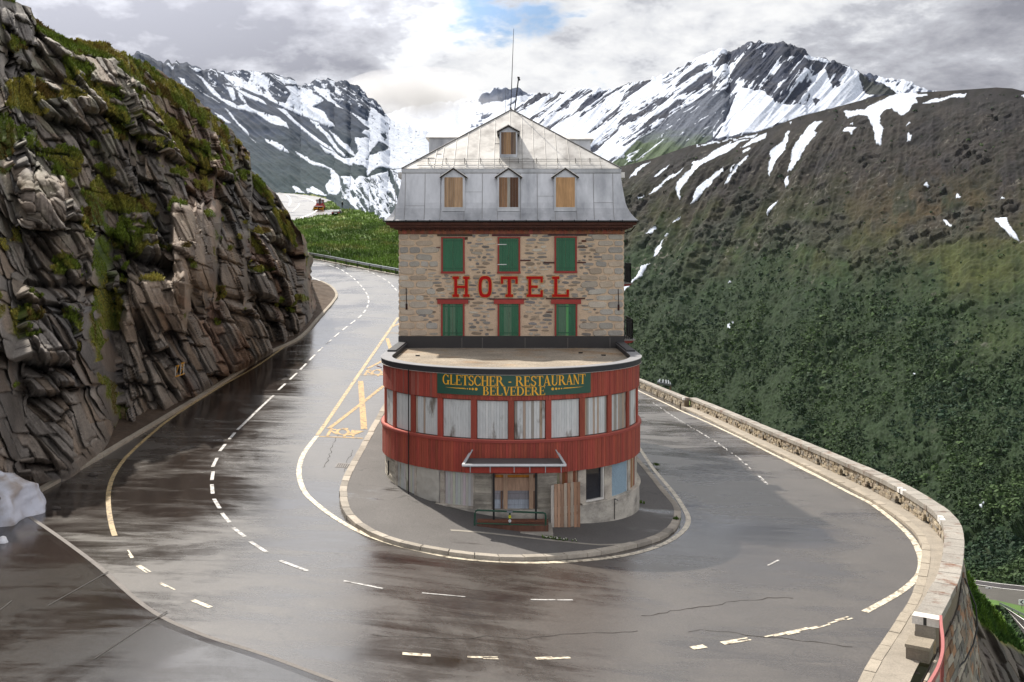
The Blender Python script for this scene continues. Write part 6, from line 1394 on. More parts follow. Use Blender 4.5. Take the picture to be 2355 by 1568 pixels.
# ------------------------------------------------------------------ things
# antennas on the ridge
zr = ZR
def ant(name, label, p, q, r, r2, col, extra=None):
    t = thing(name, p, label, 'antenna'); m = MB(); m.tube([p, tuple((Vector(p)+Vector(q))/2), q], r, 6, col, r2=r2); m.build('mast', MT['iron'], t)
    m = MB(); m.box(p[0]-.05, p[0]+.05, p[1]-.05, p[1]+.05, p[2]-.05, p[2]+.12, hexc('#4a4a4c')); m.build('foot', MT['iron'], t)
    if extra: extra(t)
    rebase(t); return t
A1 = (fx(1174, YR+.2), YR+.2, zr+.02); q1 = (fx(1181, YR+.2), YR+.2, E+(595-66)/F*(YR+.2))
ant('whip_antenna', 'tall thin whip antenna on the roof peak, leaning slightly right', A1, q1, .028, .012, (.35, .35, .36))
ya = 54.0
ant('rod_antenna', 'short hair-thin rod rising left of the roof peak', (fx(1162, ya), ya, E+(595-252)/F*ya-.35), (fx(1161.5, ya), ya, E+(595-200)/F*ya), .012, .008, (.5, .5, .5))
ya = 52.5
def knob(t):
    m = MB(); x, z = fx(1192.3, ya), E+(595-179)/F*ya; m.tube([(x-.07, ya, z+.02), (x+.06, ya, z+.0)], .05, 8, (.2, .2, .2)); m.tube([(x, ya, z), (x+.06, ya, z-.14)], .04, 8, (.3, .3, .3)); m.build('lamp_head', MT['iron'], t)
ant('mast', 'grey pole with a small camera head leaning right of the roof peak', (fx(1181, ya), ya, ZR-.1), (fx(1192, ya), ya, E+(595-180)/F*ya), .04, .035, (.75, .75, .72), knob)

# plank door leaned against the front
ph = su(1300)/R0; xk0, xk1 = 0, 0
PL = thing('plank_panel', (2.0, 35.3, .4), 'weathered plank panel leaning upright against the wall right of the boarded door', 'wooden panel')
yk0 = 35.05; x0, x1 = fx(1266, yk0), fx(1334, 35.6); n_ = 9
for nm, part in (('planks', 0), ('cross_batten', 1)):
    m = MB()
    if part == 0:
        for k in range(n_):
            t0, t1 = k/n_, (k+1)/n_; ya_, yb_ = yk0+.55*t0, yk0+.55*t1; xa_, xb_ = x0+(x1-x0)*t0+.006, x0+(x1-x0)*t1-.006; zb_ = .34+random.uniform(-.04, .04); zt_ = E+(595-1113)/F*35.2+random.uniform(-.015, .015)
            kk = random.uniform(.75, 1.15); c = tuple(q*kk for q in random.choice([hexc('#9a7c66'), hexc('#8a6a54'), hexc('#a89a8a'), hexc('#94725a')]))
            if k == 0: c = hexc('#a09a92')
            m.hexa([(xa_, ya_-.06, zb_), (xb_, yb_-.06, zb_), (xb_, yb_-.02, zb_), (xa_, ya_-.02, zb_)], [(xa_, ya_, zt_), (xb_, yb_, zt_), (xb_, yb_+.04, zt_), (xa_, ya_+.04, zt_)], c)
    else: m.beam((x0+.1, yk0+.12, .8), (x1-.1, yk0+.62, .8), .03, .1, hexc('#6a5444')); m.beam((x0+.1, yk0+.14, 1.7), (x1-.1, yk0+.62, 1.7), .03, .1, hexc('#6a5444'))
    m.build(nm, MT['wood'], PL)
rebase(PL)
# creased sheet over one window
a, b = su(956), su(1009); NN = 26; TP = thing('tarpaulin', (*dp((a+b)/2, 0), 1.1), 'creased off-white sheet hung over a ground-floor window on the left', 'sheet')
S_, Z_ = np.meshgrid(np.linspace(a, b, NN), np.linspace(1.06, 2.24, NN)); o_ = -.05+.035*ridged(S_*1.6+Z_*1.1, Z_*1.3-S_*.6, 0*S_, 4, 900)+.03*fbm(S_*5, Z_*4, 0*S_, 3, 901)
V = np.array([[(*dp(S_[i, j], o_[i, j]), Z_[i, j]) for j in range(NN)] for i in range(NN)]).reshape(-1, 3)
fast_mesh('cloth', V, gridfaces(NN, NN), 4, mat('cloth', hexc('#a8a49b'), .8, .1, 3), TP, None, True); rebase(TP)
# green pipe barrier
GR = hexc('#16402f'); yr = 33.98; HR = thing('handrail', (fx(1172, yr), yr, .55), 'dark green pipe barrier with round stickers standing in front of the boarded door', 'barrier')
xl, xr_, xm = fx(1092, yr), fx(1254.5, yr), fx(1172, yr); zt0, zt1 = E+(595-1173)/F*yr, E+(595-1179)/F*yr; m = MB()
m.tube([(xl-.03, yr, .45), (xl, yr, zt0-.1), (xl+.02, yr, zt0-.03), (xl+.09, yr, zt0), (xm, yr, (zt0+zt1)/2), (xr_-.09, yr, zt1), (xr_-.02, yr, zt1-.03), (xr_, yr, zt1-.1), (xr_-.01, yr, .38)], .032, 8, GR); m.build('frame', MT['paint'], HR)
m = MB(); m.tube([(xl, yr, .88), (xr_, yr, .80)], .018, 6, tuple(q*1.6 for q in GR)); m.build('middle_rail', MT['paint'], HR)
m = MB(); m.tube([(xm-.01, yr, .4), (xm, yr, (zt0+zt1)/2)], .03, 8, GR); m.build('centre_post', MT['paint'], HR)
m = MB(); m.box(xm-.1, xm+.1, yr-.045, yr+.04, (zt0+zt1)/2-.035, (zt0+zt1)/2+.04, hexc('#b9bcc0')); m.build('clamp', MT['steel'], HR)
for dz_, cl in ((.17, hexc('#c9c81e')), (.31, hexc('#c9ccce'))):
    m = MB(); zc_ = (zt0+zt1)/2-dz_; pts = [(xm+.05*math.cos(t), yr-.04, zc_+.055*math.sin(t)) for t in np.linspace(0, 2*math.pi, 13)[:-1]]; m.add(pts, [tuple(range(12))], cl); m.box(xm-.02, xm+.02, yr-.042, yr-.04, zc_-.02, zc_+.02, tuple(q*.4 for q in cl)); m.build('sticker', MT['line'], HR)
rebase(HR)
# weeds by the step
def tufts(name, centers, nn, size, spread, label, cat, flower=None, cols=('#3f5a22', '#5c6e2e')):
    for ci, (cx, cy) in enumerate(centers):
        pts = np.stack([RNG.normal(cx, spread[0], nn), RNG.normal(cy, spread[1], nn), np.zeros(nn)], 1); pts[:, 2] = g(pts[:, 0], pts[:, 1])+.12
        cc = lerpc(hexc(cols[0]), hexc(cols[1]), RNG.uniform(0, 1, nn)); L = label[ci] if isinstance(label, list) else label
        o = blades(name, pts, np.tile([0, 0, 1.], (nn, 1)), RNG.uniform(size*.6, size*1.2, nn), cc, L, cat, nb=5, flat=.1); o['kind'] = 'thing'; del o['kind']
        if flower:
            m = MB()
            for k in range(nn//2):
                p = pts[k]+np.array([0, 0, size*.9*random.uniform(.7, 1.3)]); m.box(p[0]-.012, p[0]+.012, p[1]-.012, p[1]+.012, p[2], p[2]+.02, hexc(flower))
            m.build('flowers', MT['line'], o)
tufts('weed_clump', [(1.45, 33.55)], 60, .05, (.28, .05), 'clump of white-flowered weeds at the foot of the green barrier', 'weeds', '#d8d6cc')
tufts('weed_clump', [gp(1345, 1200), gp(1470, 1163), gp(1556, 1202), gp(1508, 1075)], 22, .07, (.07, .06), ['few green weeds in the pavement joint right of the barrier', 'green weeds at the foot of the concrete plinth below the grey shutter', 'small weed tuft in the kerb at the right bend of the island', 'dark weed tuft beside the kerb right of the building, near the pale line'], 'weeds')
# drain grate
gx, gy = gp((1200+1110/6.27)/1.74, (1650+1340/6.27)/1.74); DG = thing('drain_grate', (gx, gy, float(g(gx, gy))), 'square iron drain grate set in the road left of the island kerb', 'drain')
m = MB(); gz = lambda x, y: float(g(x, y)); w_ = .32
def flat(mb, x0, x1, y0, y1, h0, h1, c): mb.hexa([(x0, y0, gz(x0, y0)+h0), (x1, y0, gz(x1, y0)+h0), (x1, y1, gz(x1, y1)+h0), (x0, y1, gz(x0, y1)+h0)], [(x0, y0, gz(x0, y0)+h1), (x1, y0, gz(x1, y0)+h1), (x1, y1, gz(x1, y1)+h1), (x0, y1, gz(x0, y1)+h1)], c)
flat(m, gx-w_, gx+w_, gy-w_, gy+w_, .004, .012, hexc('#8a8683')); m.build('frame', MT['granite'], DG); m = MB()
for i in range(7):
    for j in range(3): flat(m, gx-w_+.04+i*.085, gx-w_+.085+i*.085, gy-w_+.07+j*.18, gy-w_+.20+j*.18, .013, .016, (.01, .01, .012))
m.build('slots', MT['black'], DG); rebase(DG)
# snow left at the foot of the cliff
def snowheap():
    ax, ay = -18.9, 33.1; n1, n2 = 80, 44; S = np.linspace(0, 2*np.pi, n1)[None]; Tt = np.linspace(0, np.pi/2, n2)[:, None]
    x = ax+2.95*np.cos(S)*np.cos(Tt)**.6; y = ay+2.3*np.sin(S)*np.cos(Tt)**.6; z = 1.2+1.6*np.sin(Tt)**.9+0*S
    P = np.stack([x, y, z], -1); nn = P-np.array([ax, ay, 1.2]); nn /= np.linalg.norm(nn, axis=-1)[..., None]+1e-6; nn[..., 2] *= .6
    D = .45*ridged(x/1.3, y/1.3, z/2.4, 4, 950)+.3*fbm(x*1.5, y*1.5, z*.8, 4, 951); D *= (1-.0*Tt); D[:, -1] = D[:, 0]
    P2 = P+nn*D[..., None]; dirt = sm(.15, .7, ridged(x/.8, y/.8, z/2.2, 4, 952)+.3*fbm(x*3, y*3, z*1.2, 3, 953)); c = lerpc((.66, .67, .72), (.36, .3, .25), dirt*.9)
    o = fast_mesh('snow_heap', P2.reshape(-1, 3), gridfaces(n2, n1), 4, MT['snow'], None, c.reshape(-1, 3), smooth=True); tag(o, 'dirty heap of old snow at the foot of the cliff, left edge', 'snow')
snowheap()
sx, sy = gp(6, 1250); m = MB(); pts_ = []
for k in range(6):
    for j in range(8): a_ = j/8*2*math.pi; r_ = .16*math.cos(k/5*1.5)*random.uniform(.8, 1.1); pts_.append((sx+r_*math.cos(a_), sy+r_*math.sin(a_), float(g(sx, sy))+.03+.2*math.sin(k/5*1.5)))
m.add(pts_, [(k*8+j, k*8+(j+1) % 8, (k+1)*8+(j+1) % 8, (k+1)*8+j) for k in range(5) for j in range(8)]+[tuple(40+j for j in range(8))]); tag(m.build('snow_lump', MT['snow'], None, smooth=True), 'small white lump of snow on the dark forecourt, left edge', 'snow')
# painted number marks on the rock: strokes laid just proud of the face
def rockpt(u, v):
    j = int(np.argmin(np.abs(us_c-u))); Vc = V_c[:, j]; i = int(np.argmin(np.abs(Vc-v))); sub = P_c[max(i-3, 0):i+4, max(j-3, 0):j+4]; y = sub[..., 1].min()
    return y
MK = thing('painted_number', (0, 0, 0), 'yellow and white number strokes painted on the rock face beside the road', 'painted mark')
ymk = min(rockpt(u, v) for u in range(400, 428, 3) for v in range(832, 868, 4))-.06
u4 = lambda x, y: ((600+x/6.273)/1.74, (1350+y/6.273)/1.74)
def stroke(mb, a, b, w_, c):
    pa, pb = rayp(*u4(*a), ymk), rayp(*u4(*b), ymk); mb.beam(pa, pb, .03, w_, c)
yc_ = hexc('#c98f2c'); wc_ = hexc('#b9b4aa'); my, mw = MB(), MB()
for a, b, w_ in [((650, 722), (735, 697), .045), ((715, 700), (690, 800), .05), ((690, 800), (665, 880), .03), ((635, 985), (865, 905), .07), ((785, 660), (860, 635), .09), ((860, 640), (790, 820), .04), ((790, 690), (845, 820), .03), ((800, 800), (770, 890), .03)]: stroke(my, a, b, w_, yc_)
for a, b, w_ in [((650, 725), (635, 975), .035), ((780, 680), (755, 955), .035), ((858, 650), (840, 925), .035), ((785, 770), (850, 765), .03)]: stroke(mw, a, b, w_, wc_)
my.build('yellow_strokes', MT['line'], MK); mw.build('white_strokes', MT['line'], MK)
ctr = rayp(414, 850, ymk); MK.location = ctr; rebase(MK)

# guard rail on the outside of the upper bend
gpts = [gp(u, v) for u, v in [(700, 592), (750, 600.5), (800, 610.5), (850, 620.5), (915, 632.5)]]; gpts = [(-34, 136)]+gpts+[(-9.5, 106.2)]
gpath = smooth_path(gpts, .5); GRL = thing('guard_rail', (gpts[3][0], gpts[3][1], float(g(*gpts[3]))), 'long galvanised guard rail along the outside of the upper bend, left of the hotel', 'guard rail')
m = MB(); P = np.array(gpath); n = normals2(gpath)
for (za, zb_, oa, ob) in ((.42, .52, .0, .05), (.52, .58, .05, .0), (.58, .68, .0, .05), (.68, .74, .05, .0)): ribbon(m, gpath, oa, ob, za, zb_, hexc('#b6b9bb'))
m.build('rail', MT['steel'], GRL)
m = MB(); ribbon(m, gpath, -.35, .3, .05, .07, hexc('#8a8478')); tag(m.build('kerb', MT['granite'], None), kind='structure')
L = 0; last = -9
for i in range(1, len(P)):
    L += float(np.linalg.norm(P[i]-P[i-1]))
    if L-last > 2.6 and P[i][1] < 131:
        last = L; m = MB(); x, y = P[i]; m.box(x-.06, x+.06, y-.02, y+.1, float(g(x, y))-.1, float(g(x, y))+.7, hexc('#5a5754')); m.build('post', MT['steel'], GRL)
rebase(GRL)
# slim stakes along the upper road and slope
def stake_at(u, v, h, label, base=None, lean=0.):
    x, y, z = base if base else up(u, v, -.1); o = thing('marker_stake', (x, y, z), label, 'stake', 'wooden stakes along the upper road'); m = MB(); m.tube([(x, y, z), (x+lean, y, z+h)], .035, 5, hexc('#5c5148')); m.build('pole', MT['wood'], o)
    m = MB(); m.tube([(x+lean*.9, y, z+h*.9), (x+lean, y, z+h+.02)], .045, 5, hexc('#3a3430')); m.build('tip', MT['wood'], o); rebase(o); return o
UZ = lambda x, y: ((1150+x/7.85)/1.74, (760+y/7.85)/1.74)
for (x, yb_, yt_) in [(455, 915, 870), (520, 895, 830), (670, 865, 815), (735, 860, 780), (903, 845, 765), (1082, 815, 755), (1237, 790, 730), (1415, 770, 715), (1543, 748, 700)]:
    u, v = UZ(x, yb_); stake_at(u, v, (yb_-yt_)/7.85/1.74/F*196+.1, 'slim wooden stake at the grass edge of the upper road')
for (x, yb_, yt_, lb) in [(1720, 770, 655, 'pale stake on the slope just right of the black car'), (2035, 740, 630, 'pale stake standing alone on the crest right of the black car')]:
    u, v = UZ(x, yb_); o = stake_at(u, v, (yb_-yt_)/7.85/1.74/F*196+.1, lb); del o['group']
m = None
hx = thing('snow_pole', (0, 0, 0), 'thin bent pole standing in the meadow above the guard rail', 'pole'); p = W(np.array(760.), np.array(604.), np.array(124.)); p = [float(q) for q in p]; m = MB(); m.tube([(p[0], p[1], p[2]-.3), (p[0], p[1], p[2]+1.1), (p[0]-.6, p[1], p[2]+1.6)], .03, 5, hexc('#b5b2ac')); m.build('pole', MT['steel'], hx); hx.location = p; rebase(hx)

def wheel(mb, x, y, z, r, w, n=20, col=(.02, .02, .02)):
    mb.tube([(x-w/2, y, z), (x+w/2, y, z)], r, n, col)
# snow blower seen from the front
bx_, by_, bz_ = up(731.6, 484); s_ = 1.0
SB = thing('snow_blower', (bx_, by_, bz_), 'red snow blower vehicle with yellow augers parked on the verge of the upper road', 'snow blower')
RD = hexc('#8f1f1c'); YL = hexc('#d79a17'); k = 196/F*1.0
m = MB(); m.box(bx_-.72, bx_+.72, by_+.9, by_+4.2, bz_+.5, bz_+1.35, RD); m.box(bx_-.9, bx_+.9, by_+.7, by_+1.0, bz_+.75, bz_+1.15, hexc('#a8524c')); m.build('body', MT['paint'], SB)
m = MB(); m.box(bx_-.72, bx_+.66, by_+1.5, by_+3.1, bz_+1.35, bz_+1.65, RD)
for x in (-.72, .58): m.box(bx_+x, bx_+x+.08, by_+1.5, by_+1.6, bz_+1.65, bz_+2.3, RD); m.box(bx_+x, bx_+x+.08, by_+3.0, by_+3.1, bz_+1.65, bz_+2.3, RD)
m.box(bx_-.76, bx_+.7, by_+1.4, by_+3.2, bz_+2.3, bz_+2.42, hexc('#6a1a18')); CB = m.build('cab', MT['paint'], SB)
m = MB(); m.box(bx_-.64, bx_+.58, by_+1.54, by_+1.56, bz_+1.66, bz_+2.3, (.35, .38, .4)); m.box(bx_-.69, bx_-.67, by_+1.6, by_+3.0, bz_+1.66, bz_+2.3, (.1, .12, .13)); m.box(bx_+.63, bx_+.65, by_+1.6, by_+3.0, bz_+1.66, bz_+2.3, (.1, .12, .13)); m.build('window', mat('cab_glass', (1, 1, 1), .1, 0, 1), CB)
m = MB(); m.tube([(bx_+.12, by_+1.0, bz_+1.1), (bx_+.12, by_+1.05, bz_+1.9), (bx_+.1, by_+1.0, bz_+2.5)], .2, 10, hexc('#3a2424')); m.tube([(bx_+.1, by_+1.0, bz_+2.4), (bx_+.3, by_+.85, bz_+2.55)], .2, 10, hexc('#3a2a2a')); m.build('chute', MT['paint'], SB)
m = MB(); m.box(bx_-.98, bx_+.98, by_+.55, by_+.62, bz_+.05, bz_+.9, hexc('#54201c')); m.box(bx_-.98, bx_+.98, by_+.0, by_+.6, bz_+.85, bz_+.95, hexc('#c0b8b4')); m.box(bx_-1.0, bx_-.96, by_, by_+.6, bz_, bz_+.9, YL); m.box(bx_+.96, bx_+1.0, by_, by_+.6, bz_, bz_+.9, YL); m.build('auger_housing', MT['paint'], SB)
for sg in (-1, 1):
    m = MB(); prev = None
    for i in range(37):
        t = i/36; x = bx_+sg*(.12+.8*t); a = t*math.pi*5; c_ = (x, by_+.3+.27*math.cos(a), bz_+.42+.3*math.sin(a)); ax_ = (x, by_+.3, bz_+.42)
        if prev: m.add([prev[0], c_, ax_, prev[1]], [(0, 1, 2, 3)], YL)
        prev = (c_, ax_)
    m.tube([(bx_+sg*.1, by_+.3, bz_+.42), (bx_+sg*.94, by_+.3, bz_+.42)], .06, 8, YL); m.build('auger', MT['paint'], SB)
for x in (-.62, .62):
    for y in (1.5, 3.6):
        m = MB(); wheel(m, bx_+x, by_+y, bz_+.45, .45, .3); m.build('wheel', MT['iron'], SB)
rebase(SB)
# black car from behind
cx_, cy_, cz_ = up(771.3, 497.5); CR = thing('parked_car', (cx_, cy_, cz_), 'black coupe parked at the end of the lay-by, seen from behind', 'car'); CR.rotation_euler = (0, 0, 0)
secs = [(0, .40, .80, .82, .30), (.06, .32, .92, .86, .28), (.5, .28, .98, .88, .25), (.9, .28, 1.0, .89, .24), (3.0, .26, .95, .89, .22), (3.9, .26, .80, .86, .22), (4.25, .35, .62, .74, .3)]
v = []; 
for (yy, zb_, zt_, hw, zl) in secs:
    ring = [(-hw*.94, zb_), (-hw, zb_+.18), (-hw, zt_-.2), (-hw*.9, zt_-.04), (-hw*.6, zt_), (hw*.6, zt_), (hw*.9, zt_-.04), (hw, zt_-.2), (hw, zb_+.18), (hw*.94, zb_)]
    v += [(cx_+a*.95, cy_+yy, cz_+b) for a, b in ring]
m = MB(); m.add(v, [(i*10+k, i*10+(k+1) % 10, (i+1)*10+(k+1) % 10, (i+1)*10+k) for i in range(len(secs)-1) for k in range(10)]+[tuple(range(10)), tuple(60+k for k in range(10))], (.012, .012, .016)); CP = mat('black_car_paint', (1, 1, 1), .6, 0, 1, spec=.08); BD = m.build('body', CP, CR, smooth=True)
m = MB(); gl = [(.75, .98, .74), (1.45, 1.34, .55), (2.3, 1.36, .55), (3.0, .93, .72)]; v = []
for yy, zz, hw in gl: v += [(cx_-hw*.97, cy_+yy, cz_+min(zz, .98)), (cx_-hw*.95, cy_+yy, cz_+zz), (cx_+hw*.95, cy_+yy, cz_+zz), (cx_+hw*.97, cy_+yy, cz_+min(zz, .98))]
m.add(v, [(i*4+k, i*4+k+1, (i+1)*4+k+1, (i+1)*4+k) for i in range(3) for k in range(3)], (.012, .012, .016)); m.build('roof', CP, CR)
m = MB(); m.add([(cx_-.5, cy_+.94, cz_+1.09), (cx_+.5, cy_+.94, cz_+1.09), (cx_+.48, cy_+1.38, cz_+1.325), (cx_-.48, cy_+1.38, cz_+1.325)], [(0, 1, 2, 3)], (.12, .16, .16)); m.build('rear_window', mat('car_glass', (1, 1, 1), .3, 0, 1), CR)
m = MB(); m.box(cx_-.26, cx_+.26, cy_-.02, cy_+.02, cz_+.56, cz_+.68, (.75, .75, .75)); m.build('number_plate', MT['line'], CR)
for sg in (-1, 1):
    m = MB(); m.box(cx_+sg*.62-.16, cx_+sg*.62+.16, cy_-.015, cy_+.05, cz_+.66, cz_+.78, (.5, .03, .03)); m.build('tail_light', MT['paint'], CR)
    m = MB(); m.box(cx_+sg*.9-.08, cx_+sg*.9+.08, cy_+2.4, cy_+2.5, cz_+.95, cz_+1.08, (.02, .02, .02)); m.build('wing_mirror', CP, CR)
    for yy in (.75, 3.35):
        m = MB(); wheel(m, cx_+sg*.76, cy_+yy, cz_+.32, .32, .2); m.build('wheel', MT['iron'], CR)
rebase(CR)
# person standing at the edge of the lay-by
def person(loc, label, H_=1.75, cols=((.02, .022, .03), (.015, .015, .02))):
    s = H_/1.75; x, y, z = loc
    J = {'pel': (0, 0, .95), 'wai': (0, 0, 1.1), 'che': (0, .01, 1.33), 'nek': (0, 0, 1.48), 'hed': (0, -.01, 1.60), 'top': (0, 0, 1.71),
         'shl': (-.17, 0, 1.42), 'ell': (-.23, .02, 1.15), 'wrl': (-.2, -.1, .95), 'hal': (-.18, -.14, .88), 'shr': (.17, 0, 1.42), 'elr': (.24, .0, 1.15), 'wrr': (.2, -.12, 1.0), 'har': (.16, -.18, .98),
         'hpl': (-.09, 0, .9), 'knl': (-.1, -.01, .5), 'anl': (-.11, .02, .09), 'tol': (-.13, -.14, .04), 'hpr': (.09, 0, .9), 'knr': (.11, -.03, .5), 'anr': (.13, .02, .09), 'tor': (.15, -.14, .04)}
    Rr = {'pel': .15, 'wai': .14, 'che': .16, 'nek': .06, 'hed': .1, 'top': .07, 'shl': .075, 'ell': .05, 'wrl': .036, 'hal': .04, 'shr': .075, 'elr': .05, 'wrr': .036, 'har': .04, 'hpl': .1, 'knl': .065, 'anl': .045, 'tol': .04, 'hpr': .1, 'knr': .065, 'anr': .045, 'tor': .04}
    Ed = [('pel', 'wai'), ('wai', 'che'), ('che', 'nek'), ('nek', 'hed'), ('hed', 'top'), ('che', 'shl'), ('shl', 'ell'), ('ell', 'wrl'), ('wrl', 'hal'), ('che', 'shr'), ('shr', 'elr'), ('elr', 'wrr'), ('wrr', 'har'), ('pel', 'hpl'), ('hpl', 'knl'), ('knl', 'anl'), ('anl', 'tol'), ('pel', 'hpr'), ('hpr', 'knr'), ('knr', 'anr'), ('anr', 'tor')]
    ks = list(J); me = bpy.data.meshes.new('person'); me.from_pydata([tuple(c*s for c in J[k_]) for k_ in ks], [(ks.index(a), ks.index(b)) for a, b in Ed], []); o = bpy.data.objects.new('person', me); COL.objects.link(o); o.location = loc; o.rotation_euler = (0, 0, math.radians(160))
    md = o.modifiers.new('skin', 'SKIN'); sv = me.skin_vertices[0].data
    for i, k_ in enumerate(ks): sv[i].radius = (Rr[k_]*s, Rr[k_]*s*.85)
    sv[0].use_root = True; o.modifiers.new('sub', 'SUBSURF').levels = 1; o.modifiers['sub'].render_levels = 2
    mm = mat('dark_clothes', (.018, .02, .026), .9, .1, 3); me.materials.append(mm)
    dg = bpy.context.evaluated_depsgraph_get(); nm_ = bpy.data.meshes.new_from_object(o.evaluated_get(dg)); o.modifiers.clear(); o.data = nm_
    skin = mat('skin', hexc('#b98a6e'), .6, .05, 4); nm_.materials.clear(); nm_.materials.append(mm); nm_.materials.append(skin)
    for p_ in nm_.polygons:
        p_.use_smooth = True
        if p_.center.z > 1.49*s or (p_.center.z < 1.0*s and abs(p_.center.x) > .13 and p_.center.y < -.1 and p_.center.z > .8*s): p_.material_index = 1
    m = MB(); ring = []
    for k_ in range(5):
        for j in range(10): a = j/10*2*math.pi; t = k_/4*math.pi/2; ring.append((.108*math.cos(a)*math.cos(t), .012+.115*math.sin(a)*math.cos(t), 1.62+.115*math.sin(t)))
    m.add([tuple(c*s for c in q) for q in ring], [(k_*10+j, k_*10+(j+1) % 10, (k_+1)*10+(j+1) % 10, (k_+1)*10+j) for k_ in range(4) for j in range(10)], (.5, .45, .4)); hr = m.build('hair', MT['paint'], o, smooth=True)
    tag(o, label, 'person')
px_, py_, pz_ = up(*UZ(1672, 590)); person((px_, py_+2, pz_+.15), 'person in dark clothes standing on the verge right of the black car', 1.62)
# steel walkway behind the far parapet
wx, wy = rayp(1528, 884, 107)[:2]; WK = thing('steel_platform', rayp(1528, 890, 107), 'grey slatted steel platform frame just beyond the far parapet', 'platform'); P0, P1, P2_ = rayp(1510, 877, 108), rayp(1546, 886, 105), rayp(1550, 879, 107); m = MB()
Pc = [rayp(1512, 880, 107), rayp(1542, 886, 105), rayp(1540, 880, 109), rayp(1514, 876, 111)]
for i in range(4): m.beam(Pc[i], Pc[(i+1) % 4], .08, .22, hexc('#9aa0a6'))
m.build('frame', MT['steel'], WK); m = MB()
for t in (.12, .4, .65, .85): m.beam(Pc[0].lerp(Pc[1], t)+Vector((0, 0, .12)), Pc[3].lerp(Pc[2], t)+Vector((0, 0, .25)), .12, .04, hexc('#c9cdd0'))
m.build('slats', MT['steel'], WK)
for q in Pc: m = MB(); m.beam(q, q-Vector((0, 0, 1.1)), .06, .06, hexc('#8a5a4c')); m.build('leg', MT['steel'], WK); rebase(WK)
# rocks fallen on the verge
for i, (u, v, s_, lb) in enumerate([(214, 1093, .16, 'small dark stone lying on the road near the cliff kerb'), (130, 1170, .12, 'small pebble on the tarmac right of the snow heap')]):
    x, y = gp(u, v); m = MB(); pts_ = []
    for k in range(4):
        for j in range(7): a = j/7*6.283; r_ = s_*math.cos(k/3*1.45)*random.uniform(.7, 1.1); pts_.append((x+r_*math.cos(a)*1.4, y+r_*math.sin(a), float(g(x, y))+.01+s_*.6*math.sin(k/3*1.5)))
    m.add(pts_, [(k*7+j, k*7+(j+1) % 7, (k+1)*7+(j+1) % 7, (k+1)*7+j) for k in range(3) for j in range(7)]+[tuple(21+j for j in range(7))], hexc('#3a332e')); tag(m.build('stone', MT['granite'], None), lb, 'stone')
# cable down the retaining wall
m = MB(); pts_ = [rayp(2218, 1330, 31.5), rayp(2243, 1392, 30.2), rayp(2247, 1440, 29.6), rayp(2238, 1480, 29.0), rayp(2218, 1520, 28.2), rayp(2190, 1545, 27.4)]; m.tube(pts_, .025, 6, (.03, .03, .03)); tag(m.build('cable', MT['iron'], None), 'black cable hanging in a curve down the outside of the retaining wall', 'cable')
# guard rail and curve signs on the valley road
VG = thing('guard_rail', rayp(2330, 1410, 148), 'small white guard rail beside the road far below, right edge', 'guard rail'); m = MB(); a_, b_, c_ = rayp(2298, 1387, 151), rayp(2330, 1402, 148), rayp(2440, 1455, 135)
for p, q in ((a_, b_), (b_, c_)): m.beam(p, q, .06, .32, hexc('#c3c6c8'))
m.build('rail', MT['steel'], VG)
for t in np.linspace(0, 1, 10):
    m = MB(); q = a_.lerp(c_, t); m.beam(q, q-Vector((0, 0, .8)), .08, .08, hexc('#777777')); m.build('post', MT['steel'], VG); rebase(VG)
for (u, v, Y, lb) in ((2272.6, 1356, 280, 'small black and white curve sign below the far valley road'), (2349, 1384, 150, 'black and white curve sign beside the valley guard rail, right edge')):
    c = rayp(u, v, Y); k = Y/F*7; S = thing('curve_sign', c, lb, 'road sign'); m = MB(); m.box(c.x-k, c.x+k, c.y-.02, c.y+.02, c.z-k*.8, c.z+k*.8, (.75, .75, .75)); m.build('panel', MT['line'], S)
    m = MB(); q = k*.7; m.add([(c.x+q, c.y-.03, c.z+q), (c.x+q*.2, c.y-.03, c.z+q), (c.x-q, c.y-.03, c.z), (c.x+q*.2, c.y-.03, c.z-q), (c.x+q, c.y-.03, c.z-q), (c.x-q*.2, c.y-.03, c.z)], [(0, 1, 2, 5), (5, 2, 3, 4)], (.02, .02, .02)); m.build('chevron', MT['line'], S); m = MB(); m.beam((c.x, c.y, c.z-k*.8), (c.x, c.y, c.z-k*2.2), k*.15, k*.15, (.3, .3, .3)); m.build('post', MT['steel'], S); rebase(S)
rebase(wA); rebase(wB); rebase(blk); rebase(rail)
# air between here and the far ridges
hm = bpy.data.materials.new('air'); hm.use_nodes = True; nt = hm.node_tree; nt.nodes.clear(); out = nt.nodes.new('ShaderNodeOutputMaterial'); pv_ = nt.nodes.new('ShaderNodeVolumePrincipled'); pv_.inputs['Color'].default_value = (.72, .82, 1, 1); pv_.inputs['Density'].default_value = HAZE; pv_.inputs['Anisotropy'].default_value = .2; nt.links.new(pv_.outputs[0], out.inputs['Volume'])
if HAZE > 0:
    m = MB(); m.box(-3200, 3200, -60, 4300, -421, 1100); tag(m.build('haze', hm, None), kind='stuff')

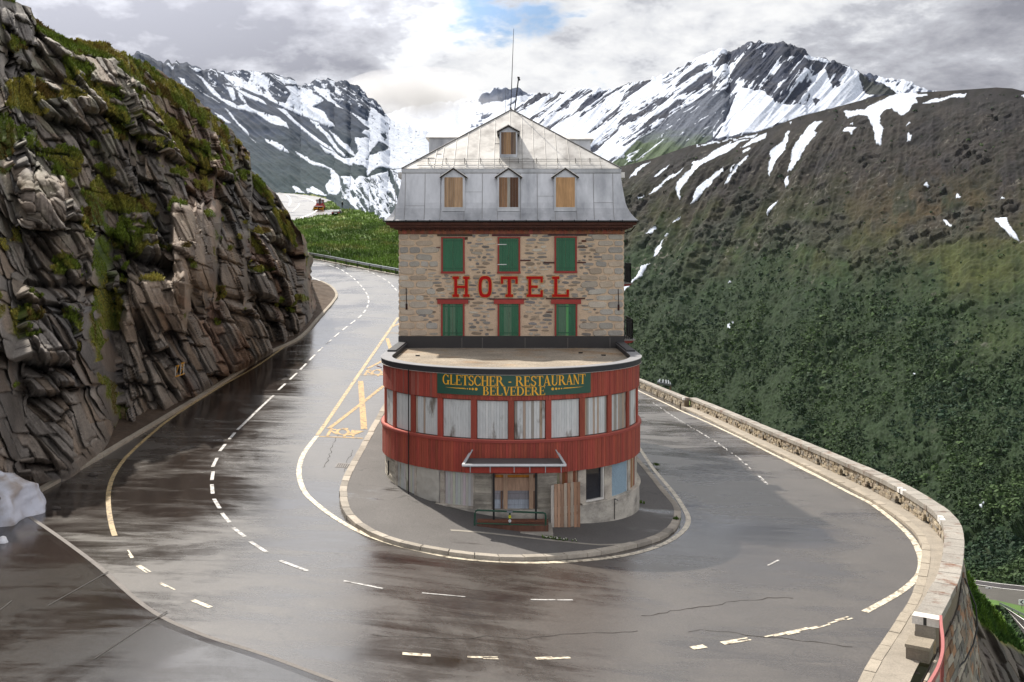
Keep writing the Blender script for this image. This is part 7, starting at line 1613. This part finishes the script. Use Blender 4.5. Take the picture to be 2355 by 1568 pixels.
# cloud lying on the glacier saddle
cm = bpy.data.materials.new('cloud'); cm.use_nodes = True; nt = cm.node_tree; nt.nodes.clear(); L = nt.links; out = nt.nodes.new('ShaderNodeOutputMaterial'); pv_ = nt.nodes.new('ShaderNodeVolumePrincipled'); pv_.inputs['Color'].default_value = (1, 1, 1, 1); pv_.inputs['Anisotropy'].default_value = .3
tc = nt.nodes.new('ShaderNodeTexCoord'); no = nt.nodes.new('ShaderNodeTexNoise'); no.inputs['Scale'].default_value = .0065; no.inputs['Detail'].default_value = 5; no.inputs['Roughness'].default_value = .6; L.new(tc.outputs['Object'], no.inputs['Vector'])
mp = nt.nodes.new('ShaderNodeMapping'); mp.vector_type = 'POINT'; L.new(tc.outputs['Generated'], mp.inputs[0]); mp.inputs['Location'].default_value = (-1, -1, -1); mp.inputs['Scale'].default_value = (2, 2, 2)
ln = nt.nodes.new('ShaderNodeVectorMath'); ln.operation = 'LENGTH'; L.new(mp.outputs[0], ln.inputs[0])
def mth(op, a, b):
    x = nt.nodes.new('ShaderNodeMath'); x.operation = op
    for i, v in enumerate((a, b)):
        if isinstance(v, (int, float)): x.inputs[i].default_value = v
        else: L.new(v, x.inputs[i])
    return x.outputs[0]
dn_ = mth('SUBTRACT', mth('SUBTRACT', 1.0, ln.outputs['Value']), mth('MULTIPLY', mth('SUBTRACT', no.outputs[0], .5), -2.6)); dn_ = mth('MULTIPLY', mth('MAXIMUM', dn_, 0.0), .012); L.new(dn_, pv_.inputs['Density']); L.new(pv_.outputs[0], out.inputs['Volume'])
c0 = W(np.array(975.), np.array(222.), np.array(2350.)); m = MB(); vs = []
for i in range(9):
    for j in range(16): t = (i/8-.5)*math.pi; a = j/16*2*math.pi; vs.append((c0[0]+215*math.cos(t)*math.cos(a), c0[1]+200*math.cos(t)*math.sin(a), c0[2]+62*math.sin(t)))
m.add(vs, [(i*16+j, i*16+(j+1) % 16, (i+1)*16+(j+1) % 16, (i+1)*16+j) for i in range(8) for j in range(16)]); cl_ = m.build('cloud', cm, None); tag(cl_, 'low cloud bank resting on the snowy saddle left of the roof peak', 'cloud', None, 'stuff')
